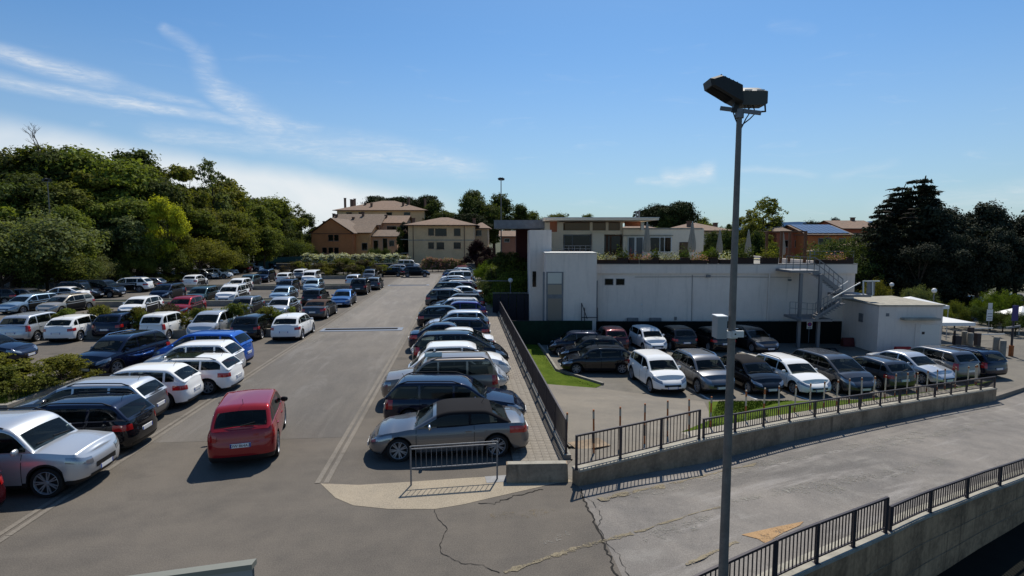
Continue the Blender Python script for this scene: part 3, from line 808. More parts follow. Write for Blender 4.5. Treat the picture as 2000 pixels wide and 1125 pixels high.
t_ = MB()
t_.poly([(-4000, -60, -.05), (FX, -60, -.05), (FX, 9000, -.05), (-4000, 9000, -.05)])
t_.poly([(FX, -60, -3.3), (6000, -60, -3.3), (6000, 9000, -3.3), (FX, 9000, -3.3)])
t_.poly([(FX, -60, -3.3), (FX, 9000, -3.3), (FX, 9000, -.05), (FX, -60, -.05)])
structure(t_.build('terrain', M_TERR))
lot = MB(); lot.poly([(-75, -12, 0), (K2.x, K2.y, 0), (K1.x, K1.y, 0), (F0.x, F0.y, 0), (FX + .25, FY0 - .7, 0), (FX, FY0, 0), (FX, 150, 0), (-75, 150, 0)])
structure(lot.build('parking_lot', M_ASPH))
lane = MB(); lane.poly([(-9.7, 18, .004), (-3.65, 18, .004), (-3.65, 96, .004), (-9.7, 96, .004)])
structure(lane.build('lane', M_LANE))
structure(MB().poly([(-9.55, 33, .009), (-8.7, 35, .009), (-8.5, 60, .009), (-8.75, 95, .009), (-9.55, 95, .009)]).build('pale_edge_strip', M_PALEW))
apx = [(626, 944), (655, 972), (690, 987), (760, 994), (850, 994), (905, 985), (960, 972), (1040, 954), (1085, 944), (1122, 940), (1112, 926), (985, 929), (900, 934), (800, 941), (700, 947)]
ap = MB(); ap.poly([G(x, y, .006) for x, y in apx]); structure(ap.build('concrete_apron', M_APRON))

# concrete drain strips on both sides of the lane: two light bands with a joint
for sx, y0, y1 in ((-3.65, G(630, 944, 0).y, 96), (-9.75, 8.5, 96)):
    k = MB()
    for a, b in ((-.20, -.07), (.02, .15)):
        y = y0
        while y < y1:
            ye = min(y1, y + (2.0 if y < 45 else 8)); k.poly([(sx + a, y, .012), (sx + b, y, .012), (sx + b, ye - .015, .012), (sx + a, ye - .015, .012)]); y = ye
    structure(k.build('drain_kerb', M_KERB))
# two cross drains with a pale frame
for (ax, ay, bx, by, hh) in ((628, 645, 786, 644, .62), (758, 557.5, 838, 557.5, .62)):
    a, b = G(ax, ay), G(bx, by); yc = a.y
    dr = empty('cross_drain', ((a.x + b.x) / 2, yc, 0), 0, 'long steel drain grate set across the lane, ' + ('nearer one level with the silver hatchbacks' if ay > 600 else 'the far one by the dark moving car'), 'drain', 'drains across the lane')
    w = (b.x - a.x) / 2
    f = MB(); f.box((-w, -hh, .004), (w, -.2, .03)); f.box((-w, .42, .004), (w, hh, .03)); f.box((-w, -.2, .004), (-w + .2, .42, .03)); f.box((w - .35, -.2, .004), (w, .42, .03))
    f.build('frame', M_BLUEST, dr)
    g_ = MB()
    for k in range(int(2 * w / .1) - 6): g_.box((-w + .22 + k * .1, -.2, .006), (-w + .28 + k * .1, .42, .036))
    g_.box((-w + .2, -.2, .004), (w - .35, .42, .02)); g_.build('grate', M_GRATE, dr)

# ramp road between the two retaining walls
nearpx = [(1545, 1126), (1644, 1082), (1732, 1043), (1804, 1008), (1867, 984), (1923, 961), (1974, 943)]
NP = [RP(x, y, .12) for x, y in nearpx]
nd = (NP[2] - NP[0]); nd.z = 0; nd.normalize(); ne = (NP[-1] - NP[-3]); ne.z = 0; ne.normalize()
NP = [NP[0] - nd * 6.0, NP[0] - nd * 2.5] + NP + [NP[-1] + ne * 3.0, NP[-1] + ne * 12.0]
farpx = [(1130, 950), (1250, 926), (1372, 905), (1544, 862), (1700, 829), (1830, 804), (1945, 783)]
FP = [RP(x, y) for x, y in farpx]
fe = (FP[-1] - FP[-3]); fe.z = 0; fe.normalize()
FPX_ = FP + [FP[-1] + fe * 4, FP[-1] + fe * 12, FP[-1] + fe * 70]
for p in FPX_[len(FP):]: p.z = roadz(tst(p))
for p in NP: p.z = roadz(tst(p)) + .12
def interp(path, n):
    L = [0]
    for a, b in zip(path, path[1:]): L.append(L[-1] + (b - a).length)
    out = []
    for k in range(n + 1):
        s = L[-1] * k / n; i = max(j for j in range(len(L)) if L[j] <= s + 1e-9); i = min(i, len(path) - 2)
        out.append(path[i].lerp(path[i + 1], (s - L[i]) / max(1e-9, L[i + 1] - L[i])))
    return out
rows = []
far_ = interp(FPX_[:-1], 24)
_d1 = K1 - F0; _d2 = NP[2] - NP[0]; _w = NP[2] - F0
_s = (_w.x * _d2.y - _w.y * _d2.x) / (_d1.x * _d2.y - _d1.y * _d2.x); KX = F0 + _d1 * _s
near_ = interp([KX] + NP[2:], 24)
tot = MB()
road_rows = []
for i in range(25):
    a, b = far_[i], near_[i]
    row = []
    for j in range(9):
        p = a.lerp(b, j / 8); p.z = roadz(tst(p)); row.append(p)
    road_rows.append(row)
tot.grid(road_rows)
# apron piece between the crack line and the first row
first = road_rows[0]
e1, e2 = far_[-1], near_[-1]
far_end = FPX_[-1]; z_ = roadz(30)
tot.poly([(e1.x, e1.y, z_), (far_end.x, far_end.y, z_), (far_end.x + 30, far_end.y - 60, z_), (e2.x, e2.y, z_)])
structure(tot.build('ramp_road', M_RAMP, smooth=60))

# lower yard behind the far wall
yd = MB(); left = F0 - RD * 1.0
cols = []
pts = [FP[0], FP[2], FP[3], FP[5], FP[6]] + FPX_[-3:]
back = RGT * -math.cos(R(58)) + FH * math.sin(R(58))
rowsY = []
for d in (.28, 3, 8, 16, 30, 60, 140, 900):
    rr = []
    for p in pts:
        q = Vector((p.x, p.y, 0)) + back * d; q.z = lotz(q); rr.append(q)
    rowsY.append(rr)
yd.grid(rowsY); structure(yd.build('yard_ground', M_YARD))
yp = MB(); yp.poly([Vector((p.x, p.y, lotz(p) - .004)) for p in (CF(-4, 26), CF(5, 26), CF(5, 200), CF(-4, 200))]); 
structure(yp.build('yard_ground', M_YARD))

kb = MB(); ext = FPX_[len(FP) - 1:]
for a, b in zip(ext, ext[1:]):
    q0 = a + back * .29; q1 = b + back * .29; za, zb = lotz(q0) + .02, lotz(q1) + .02
    kb.poly([a, b, Vector((b.x, b.y, zb)), Vector((a.x, a.y, za))]); kb.poly([Vector((a.x, a.y, za)), Vector((b.x, b.y, zb)), Vector((q1.x, q1.y, zb)), Vector((q0.x, q0.y, za))])
structure(kb.build('road_kerb', M_KERB))
# far retaining wall with its coping, then the paved path and the bank behind it
toppx = [918, 889, 858, 824, 797, 776, 758]
FT = []
for p, ty in zip(FP, toppx):
    q = p.copy(); q.z = ZAT(p, ty); FT.append(q)
def offs(path, d):
    out = []
    for i in range(len(path)):
        t = path[min(i + 1, len(path) - 1)] - path[max(i - 1, 0)]; t.z = 0; t.normalize()
        n = Vector((-t.y, t.x, 0)); q = path[i] + n * d; out.append(q)
    return out
FB_ = offs(FT, .26)
fw = empty('retaining_wall', F0, 0, 'long stained concrete retaining wall on the far side of the ramp road, topped by a railing', 'wall')
def rel(p): return p - F0
wl = MB()
wl.grid([[rel(Vector((p.x, p.y, p.z - .12))), rel(Vector((t.x, t.y, t.z - .06)))] for p, t in zip(FP, FT)])
wl.grid([[rel(t - Vector((0, 0, .06))), rel(Vector((b.x, b.y, b.z - .06))), rel(Vector((b.x, b.y, -2.2)))] for t, b in zip(FT, FB_)])
e = FP[-1]; te = FT[-1]; be = FB_[-1]
wl.poly([rel(e), rel(Vector((be.x, be.y, e.z))), rel(be - Vector((0, 0, .06))), rel(te - Vector((0, 0, .06)))])
e = FP[0]; te = FT[0]; be = FB_[0]
wl.poly([rel(e), rel(Vector((be.x, be.y, e.z))), rel(be - Vector((0, 0, .06))), rel(te - Vector((0, 0, .06)))])
wl.build('wall_face', M_WALL2, fw, smooth=30)
cp = MB(); fo = offs(FT, -.03); bo = offs(FT, .29)
prof = [[rel(a) - Vector((0, 0, .058)), rel(a), rel(b), rel(b) - Vector((0, 0, .058))] for a, b in zip(fo, bo)]
cp.grid(prof, close=True); cp.poly(prof[0]); cp.poly(prof[-1]); cp.build('coping', M_COPE, fw)

# paved ground from the fence end to the yard, path along the wall, grass bank
PB = offs(FT, .29); PC = offs(FT, .85)
for i, (b, c) in enumerate(zip(PB, PC)):
    f_ = (0.0, .45, 1, 1, 1, 1, 1)[i]; b.z = (b.z - .05) * f_ + .004 * (i == 0); c.z = (c.z - .05) * f_ + .004 * (i == 0)
W1 = FT[0]; v_fx = Vector((FX + .25, FY0 - .7, .0))
pv = MB()
g_ = [Vector((FX + .3, FY0 + .3, -.02)), G(1075, 820, -.55), G(1062, 775, -1.1), G(1048, 747, -1.38)]
h_ = [G(1118, 900, -.01), G(1150, 830, -.3), G(1150, 790, -.95), LG(1160, 757, .02)]
i_ = [PC[1], G(1260, 838, -.15), G(1270, 800, -.8), LG(1262, 770, .02)]
j_ = [PC[2], G(1385, 822, -.05), G(1385, 805, -.6), LG(1375, 784, .02)]
pv.grid([g_, h_, i_, j_])
z0 = lambda p: Vector((p.x, p.y, .004))
pv.poly([z0(v_fx), z0(F0), z0(PB[0]), z0(PC[0]), z0(h_[0]), z0(g_[0])]); h_[0].z = .004; g_[0].z = .004
pv.poly([z0(PC[0]), z0(PB[0]), PB[1], PC[1]]); pv.poly([z0(h_[0]), z0(PC[0]), PC[1]]); pv.poly([PC[1], PB[1], PB[2], PC[2]])
pv.poly([Vector((FX - .1, FY0 - .16, .003)), Vector((FX + .9, FY0 - .16, .003)), Vector((FX + .9, FY0 + .6, .003)), Vector((FX + .1, FY0 + .6, .003))])
structure(pv.build('paved_path', M_PAVE, smooth=70))
wk = MB(); wk.grid([[b, c] for b, c in zip(PB[2:], PC[2:])]); structure(wk.build('wall_walk', M_WALK))
bk = MB(); gp = [LG(1330, 779, .012), LG(1384, 784, .012), LG(1550, 783, .012), LG(1700, 781, .012), LG(1840, 762, .012), LG(1945, 742, .012)]
bk.grid([[PC[2] + Vector((0, 0, .01)), j_[1] + Vector((0, 0, .02)), gp[1]], [PC[3], PC[3].lerp(gp[2], .5) + Vector((0, 0, .25)), gp[2]], [PC[4], PC[4].lerp(gp[3], .5) + Vector((0, 0, .1)), gp[3]], [PC[5], PC[5].lerp(gp[4], .5), gp[4]], [PC[6], PC[6].lerp(gp[5], .5), gp[5]]])
lawn1 = bk.build('grass_bank', M_LAWN, smooth=70); structure(lawn1)
lw = MB(); lw.poly([LG(1012, 656, .01), LG(1038, 656, .01), LG(1062, 690, .02), LG(1085, 725, .02), LG(1175, 752, .015), LG(1160, 758, .025), G(1046, 748, -1.36), G(1020, 700, -1.36)])
structure(lw.build('lawn', M_LAWN))
cb = MB()
for a, b in ((LG(1040, 660), LG(1066, 690)), (LG(1066, 690), LG(1088, 724)), (LG(1088, 724), LG(1178, 752))): cb.bar(a + Vector((0, 0, .06)), b + Vector((0, 0, .06)), .14, .13)
structure(cb.build('lawn_kerb', M_CONC))
# grass tufts so that the lawns are not flat
def tufts(name, quad_pts, n, h, seed):
    r = random.Random(seed); mb = MB(); wts = [(t[1] - t[0]).cross(t[2] - t[0]).length for t in quad_pts]
    for _ in range(n):
        tri = r.choices(quad_pts, weights=wts)[0]; u, v = r.random(), r.random()
        if u + v > 1: u, v = 1 - u, 1 - v
        p = tri[0] + (tri[1] - tri[0]) * u + (tri[2] - tri[0]) * v
        a = r.random() * 6.28; w = .010 + .010 * r.random(); hh = h * (.5 + r.random()); d = Vector((math.cos(a), math.sin(a), 0)) * w
        l = Vector((r.uniform(-.04, .04), r.uniform(-.04, .04), hh)); mb.poly([p - d, p + d, p + l])
    o = mb.build(name, M_LAWN, weld=False); o['kind'] = 'stuff'; return o
lp = [LG(1020, 660), LG(1060, 690), LG(1030, 712), LG(1083, 726), LG(1048, 744), LG(1160, 755)]
tufts('grass', [(lp[0], lp[1], lp[2]), (lp[1], lp[2], lp[3]), (lp[2], lp[3], lp[4]), (lp[3], lp[4], lp[5])], 6000, .05, 3)
tr = []
for i in range(4):
    a, b = (PC[2 + i], gp[1 + i]), (PC[3 + i], gp[2 + i])
    if i == 0: a = (PC[2].lerp(PC[3], .25), gp[1].lerp(gp[2], .12)); tr += [(a[0], a[1], b[0]), (b[0], b[1], a[1])]
tufts('grass', tr, 9000, .05, 4)

# near retaining wall
nw = empty('retaining_wall', NP[2], 0, 'moss-streaked concrete retaining wall along the near edge of the ramp road', 'wall')
def reln(p): return p - NP[2]
base_px = {}
NB = []
pitA, pitB = 1838, 2000
for p in NP:
    q = p.copy()
    f = (p.x * RGT.x + p.y * RGT.y) / (p.x * FH.x + p.y * FH.y)
    q.z = -2.35 + .16 * max(-4, (p - NP[2]).x * RGT.x + (p - NP[2]).y * RGT.y - 1.0); NB.append(Vector((q.x, q.y, min(p.z - .9, q.z))))
wl = MB(); jn = MB()
sub = interp(NP, 44); subb = interp([Vector((p.x, p.y, 0)) for p in NP], 44)
def _px(p):
    r_ = p - ORG; return 1000 + FPX * r_.dot(RGT) / r_.dot(FWD)
_q = interp(NP, 300); _a = min(_q, key=lambda p: abs(_px(p) - 1838)); _b = min(_q, key=lambda p: abs(_px(p) - 2000)); _za, _zb = ZAT(_a, 1125), ZAT(_b, 1024)
_xa, _xb = _a.x * RGT.x + _a.y * RGT.y, _b.x * RGT.x + _b.y * RGT.y
def base_at(p): return min(p.z - .6, max(-3.0, _za + (_zb - _za) * (p.x * RGT.x + p.y * RGT.y - _xa) / (_xb - _xa)))
levels = [1.0, .62, .60, .3, .28, 0.0]
rows = []
for k, p in enumerate(sub):
    zb = base_at(p) - .1; row = []
    for li, l in enumerate(levels):
        z = zb + (p.z - .07 - zb) * l
        row.append(reln(Vector((p.x, p.y, z))))
    rows.append(row)
wl.grid(rows); 
inn = offs(sub, .34)
wl.grid([[reln(p - Vector((0, 0, .07))), reln(q - Vector((0, 0, .07))), reln(q - Vector((0, 0, .6)))] for p, q in zip(sub, inn)])
wl.build('wall_face', M_WALL, nw, smooth=30)
# shuttering joints on the face, a few millimetres proud
for l in (.61, .30):
    jb = MB(); of = offs(sub, -.008)
    jb.grid([[reln(Vector((p.x, p.y, base_at(p) + (p.z - base_at(p)) * l + dz))) for dz in (-.012, .012)] for p in of]); jb.build('board_joint', M_WALL2, nw)
cp = MB(); fo = offs(sub, -.03); bo = offs(sub, .36)
prof = [[reln(a) - Vector((0, 0, .068)), reln(a), reln(b), reln(b) - Vector((0, 0, .068))] for a, b in zip(fo, bo)]
cp.grid(prof, close=True); cp.build('coping', M_COPE, nw)
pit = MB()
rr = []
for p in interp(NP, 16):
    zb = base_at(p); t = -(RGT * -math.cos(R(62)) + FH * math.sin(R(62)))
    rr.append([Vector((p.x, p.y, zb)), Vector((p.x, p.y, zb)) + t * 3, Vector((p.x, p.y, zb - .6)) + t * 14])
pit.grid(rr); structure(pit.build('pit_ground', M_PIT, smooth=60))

# worn markings and cracks of the near asphalt
def strip(path, w, z, name, m, jag=0.0, seed=1, taper=False):
    r = random.Random(seed); rowsS = []
    for i, p in enumerate(path):
        t = path[min(i + 1, len(path) - 1)] - path[max(i - 1, 0)]; t.z = 0; t.normalize(); n = Vector((-t.y, t.x, 0))
        ww = w * (r.uniform(.4, 1.5) if jag else 1.0)
        o = n * (r.uniform(-1, 1) * jag); q = p + o + Vector((0, 0, z)); rowsS.append([q - n * ww / 2, q + n * ww / 2])
    o = MB().grid(rowsS).build(name, m); return structure(o)
ck = interp([G(x, y) if (x, y) != (1140, 958) else G(1140, 958) for x, y in ((1135, 955), (1140, 975), (1152, 1000), (1168, 1035), (1178, 1062), (1192, 1090), (1203, 1125))], 40)
strip(ck, .036, .009, 'road_crack', M_CRACK, .035, 3)
strip(interp([G(1145, 970), G(1162, 985), G(1175, 1010), G(1168, 1035)], 16), .011, .0092, 'road_crack', M_CRACK, .03, 4)
strip(interp([G(1170, 1035), G(1185, 1060), G(1210, 1085), G(1228, 1130)], 16), .011, .0092, 'road_crack', M_CRACK, .03, 5)
strip(interp([G(848, 996), G(853, 1012), G(874, 1032), G(858, 1065), G(862, 1080), G(900, 1100), G(940, 1104), G(975, 1120)], 40), .014, .0092, 'road_crack', M_CRACK, .02, 6)
strip(interp([G(935, 982), G(965, 984), G(1000, 970), G(1060, 956)], 24), .03, .0092, 'road_crack', M_CRACK, .05, 7)
def yz(p): p = p.copy(); p.z = roadz(tst(p)) + .010; return p
strip(interp([G(985, 1119), G(1060, 1093), G(1140, 1067), G(1235, 1042)], 40), .13, .0115, 'worn_road_line', M_YEL, .006, 8)
def blot(pxs, name, m, seed, dz=.011, n=28, amp=.25):
    r = random.Random(seed); pts = [G(x, y) for x, y in pxs]; dense = []
    for i in range(len(pts)):
        a, b = pts[i], pts[(i + 1) % len(pts)]
        for k in range(5):
            q = a.lerp(b, k / 5) + Vector((r.uniform(-amp, amp) * .3, r.uniform(-amp, amp) * .3, 0)); q.z = roadz(tst(q)) + dz; dense.append(q)
    return structure(MB().poly(dense).build(name, m))
for (x0, y0, x1, y1, w) in ((1170, 976, 1300, 948, .20), (1310, 945, 1480, 905, .10), (1240, 1040, 1420, 985, .07)):
    pth = [RP(x0 + (x1 - x0) * k / 12, y0 + (y1 - y0) * k / 12) for k in range(13)]
    strip(pth, w, .010, 'worn_road_line', M_YEL, .04, 12)
ar = [(1448, 1044), (1520, 1028), (1570, 1018), (1562, 1026), (1530, 1040), (1512, 1050), (1516, 1056), (1498, 1063), (1480, 1052)]
structure(MB().poly([RP(x, y, .011) for x, y in ar]).build('painted_arrow', M_ORA))
strip([RP(1340 + 11 * k, 1104 - 5.1 * k) for k in range(10)], .09, .010, 'worn_road_line', M_YEL, .02, 14)

for k, (x0, y0, x1, y1, w) in enumerate(((960, 1012, 1090, 996, .30), (1060, 1062, 1110, 1040, .12), (1230, 905 + 65, 1500, 905, .35), (1500, 905, 1800, 845, .3), (1420, 985, 1700, 925, .35), (1600, 960, 1850, 895, .4), (1250, 1050, 1400, 1010, .3), (1700, 880, 1950, 820, .35))):
    strip([RP(x0 + (x1 - x0) * j / 14, y0 + (y1 - y0) * j / 14) for j in range(15)], w, .0085, 'pale_scuff', M_PALEW if k else M_STN, .03 if k == 0 else .10, 20 + k)
# block paving along the fence: single blocks near the end, bonded texture beyond
def pav_mat():
    m = mat('block_paving', (.21, .185, .155), .9); N = NT(m.node_tree); b = m.node_tree.nodes['Principled BSDF']
    v = N.n('ShaderNodeTexCoord').outputs['Object']
    br = N.n('ShaderNodeTexBrick'); N.link(N.mapping(v, (1, 1, 1)), br.inputs['Vector'])
    br.inputs['Color1'].default_value = (.19, .165, .14, 1); br.inputs['Color2'].default_value = (.25, .22, .18, 1); br.inputs['Mortar'].default_value = (.09, .08, .065, 1)
    br.inputs['Scale'].default_value = 1; br.inputs['Brick Width'].default_value = .22; br.inputs['Row Height'].default_value = .22; br.inputs['Mortar Size'].default_value = .012
    N.link(br.outputs[0], b.inputs['Base Color']); return m
M_PAV = pav_mat(); M_BLK = mat('paving_block', (.22, .195, .16), .9, var=.3, vscale=1.2, bump=.3)
py0 = G(1050, 925, 0).y; bx0, bx1 = 1.35, 2.62
sw_ = empty('block_pavement', (2.0, py0, 0), 0); sw_['kind'] = 'structure'
blk = MB(); blk.box((-.106, -.106, -.03), (.106, .106, .03)); bme = blk.mesh('paving_block', [M_BLK])
n_rows = 46; wcols = 6
for i in range(n_rows):
    for j in range(wcols):
        o = link_mesh('paver', bme, sw_, loc=(bx0 - 2.0 + .107 + j * .217, .11 + i * .217, .005 + rnd.uniform(0, .006)), rot=(rnd.uniform(-.012, .012), rnd.uniform(-.012, .012), 0))
MB().poly([(bx0 - 2.0, n_rows * .217, .03), (bx1 - 2.0, n_rows * .217, .03), (bx1 - 2.0, 70, .03), (bx0 - 2.0, 70, .03)]).build('paving', M_PAV, sw_)
MB().poly([(bx0 - 2.0, 0, .006), (bx1 - 2.0, 0, .006), (bx1 - 2.0, n_rows * .217, .006), (bx0 - 2.0, n_rows * .217, .006)]).build('bed', M_CONC, sw_)
# bay lines of the lower yard
for (x0, y0, x1, y1) in ((1238, 733, 1272, 762), (1345, 757, 1385, 780), (1452, 768, 1478, 780), (1552, 772, 1580, 781), (1236, 679, 1258, 694), (1308, 683, 1335, 695), (1370, 683, 1398, 696), (1443, 686, 1480, 696)):
    strip([LG(x0, y0), LG(x1, y1)], .12, .006, 'bay_line', M_LINE)
cl = MB()
for dx in (0, 12):
    c = [LG(x, y, .02) for x, y in ((1568 + dx, 681), (1618 + dx, 680), (1628 + dx, 690), (1578 + dx, 691))]
    for a, b in zip(c, c[1:] + c[:1]): cl.bar(a, b, .1, .03)
structure(cl.build('drain_cover_frame', M_GRATE))

# hills on the horizon, the blue of distant haze put into their colour
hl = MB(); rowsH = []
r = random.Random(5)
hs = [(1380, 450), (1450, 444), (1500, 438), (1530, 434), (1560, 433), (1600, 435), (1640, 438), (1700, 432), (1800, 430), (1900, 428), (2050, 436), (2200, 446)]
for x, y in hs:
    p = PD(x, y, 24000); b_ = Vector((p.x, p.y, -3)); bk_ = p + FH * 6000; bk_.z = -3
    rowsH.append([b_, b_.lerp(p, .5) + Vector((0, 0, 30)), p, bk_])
structure(hl.grid(rowsH).build('hills', mat('haze_blue_hill', (.22, .33, .50), 1.0, spec=0), smooth=80))
# ------------------------------------------------------------------ railings
def railing(name, path, height, n_posts, label, gap=.12, spacing=.125, cat='railing', mat_=None, group=None, bar_parts=True, rail_w=.045, post_w=.06, stuff_after=290):
    mat_ = mat_ or M_METAL
    root = empty(name, path[0], 0, label, cat, group); o0 = path[0]
    pts = interp(path, 60); L = [0]
    for a, b in zip(pts, pts[1:]): L.append(L[-1] + (b - a).length)
    def at(s):
        i = max(j for j in range(len(L)) if L[j] <= s + 1e-9); i = min(i, len(pts) - 2)
        return pts[i].lerp(pts[i + 1], (s - L[i]) / max(1e-9, L[i + 1] - L[i])) - o0
    UP = Vector((0, 0, 1)); ln = L[-1]
    for zz, nm, w, h in ((height, 'top_rail', .05, .045), (gap, 'bottom_rail', .035, .03)):
        mb = MB()
        q = [at(ln * k / 20) + UP * zz for k in range(21)]
        for a, b in zip(q, q[1:]): mb.bar(a, b, w, h)
        mb.build(nm, mat_, root)
    pm = MB().box((-post_w / 2, -post_w / 2, -.02), (post_w / 2, post_w / 2, height + .02)); pm.box((-post_w, -post_w, -.02), (post_w, post_w, .006)); pme = pm.mesh('railing_post', [mat_])
    for k in range(n_posts): link_mesh('post', pme, root, loc=at(ln * k / (n_posts - 1)))
    n = int(ln / spacing); bme_ = MB().box((-.009, -.009, gap), (.009, .009, height - .01)).mesh('railing_bar', [mat_])
    rest = MB()
    for k in range(1, n):
        p = at(ln * k / n)
        if bar_parts and k <= stuff_after: link_mesh('bar', bme_, root, loc=p)
        else: rest.box((p.x - .009, p.y - .009, p.z + gap), (p.x + .009, p.y + .009, p.z + height - .01))
    if rest.v:
        o = rest.build('bars', mat_, root); o['kind'] = 'stuff'
    return root
def sub_path(path, t0, t1):
    q = interp(path, 200); return q[int(t0 * 200):int(t1 * 200) + 1]
# far wall: taller section at the top of the ramp, lower one down the slope
iy = 2
mid = offs(FT, .10)
def upto_px(path, px):
    q = interp(path, 400); out = []
    for p in q:
        rel_ = p - ORG; x = 1000 + FPX * rel_.dot(RGT) / rel_.dot(FWD)
        out.append((x, p))
    return out
qs = upto_px(mid, 0)
s1 = [p for x, p in qs if x <= 1368]; s2 = [p for x, p in qs if x >= 1373]
railing('railing', s1[::8] + [s1[-1]], .86, 4, 'taller dark railing at the top of the far ramp wall by the concrete block', gap=.10)
railing('railing', s2[::10] + [s2[-1]], .56, 15, 'low dark steel railing running down the far ramp wall before the bollards', gap=.09)
midn = offs(sub, .05)
qs = upto_px(midn, 0)
s1 = [p for x, p in qs if 1300 <= x <= 1730]; s2 = [p for x, p in qs if 1735 <= x <= 2140]
railing('railing', s1[::8] + [s1[-1]], .80, 6, 'taller dark steel railing on the near ramp wall, behind the lamp post', gap=.12)
railing('railing', s2[::8] + [s2[-1]], .55, 8, 'low dark steel railing on the near ramp wall, running off the right edge', gap=.10)

# fence between the car park and the yard
fpath = [Vector((FX, FY0 + k * 2.0, .12)) for k in range(36)]
railing('lane_fence', fpath, .98, 36, 'long dark steel bar fence on a low kerb beside the block paving', cat='fence', spacing=.13, gap=.08)
lk = MB(); lk.box((FX - .09, FY0 - .15, -.02), (FX + .12, FY0 + 71, .12)); lk.box((FX - .0899, FY0 - .15, -1.8), (FX + .119, FY0 + 71, -.021))
tag(lk.build('fence_kerb', M_CONC), 'low concrete kerb wall carrying the long dark fence', 'kerb wall')

# frame barrier with upright bars beside the silver coupe
a, b = G(803, 948), G(971, 936)
br = empty('guard_barrier', a, 0, 'thin grey steel barrier frame standing in front of the silver grey coupe', 'barrier')
d_ = (b - a); ln = d_.length; bmx = Matrix.Rotation(math.atan2(d_.y, d_.x), 4, 'Z')
def lp(x, z): return bmx @ Vector((x, 0, z))
for x in (0, ln): MB().tube([lp(x, 0), lp(x, 1.02)], .022, 8).build('leg', M_STEEL, br, smooth=60)
for z in (1.02, .95, .44): MB().tube([lp(0, z), lp(ln, z)], .018, 8).build('rail', M_STEEL, br, smooth=60)
bme_ = MB().tube([(0, 0, .44), (0, 0, .95)], .008, 5).mesh('thin_bar', [M_STEEL])
for k in range(1, 17): link_mesh('bar', bme_, br, loc=lp(ln * k / 17, 0))
MB().box((ln - .3, -.2, 0), (ln + .3, .2, .012), M=bmx).build('foot_plate', M_STEEL, br)
# precast concrete block
a, b = G(990, 943), G(1110, 941)
bl = MB(); L_ = (b - a).length
prof = [(-.24, 0), (-.24, .08), (-.11, .44), (.11, .44), (.24, .08), (.24, 0)]
bl.grid([[(x, p[0], p[1]) for p in prof] for x in (0, .02, L_ - .02, L_)], close=True); bl.poly([(0, p[0], p[1]) for p in prof]); bl.poly([(L_, p[0], p[1]) for p in prof][::-1])
o = bl.build('concrete_block', M_WALL2, loc=a + Vector((0, .2, 0)), rot=(0, 0, math.atan2(b.y - a.y, b.x - a.x)))
tag(o, 'grey precast concrete block lying across the end of the block paving', 'concrete block')
MB().box((.03, -.10, .441), (L_ - .03, .10, .452)).build('worn_top', M_COPE, o)  # paler concrete strip along the top of the block
# manholes
for x, y in ((1150, 868), ):
    p = G(x, y, -.02); mh = MB().box((-.55, -.35, 0), (.55, .35, .022)); tag(mh.build('manhole_cover', M_WALL2, loc=p, rot=(0, 0, .3)), 'rusty rectangular manhole cover in the pale path by the fence end', 'manhole')

M_CREAMP = mat('cream_post', (.46, .40, .31), .7, var=.2, vscale=5)
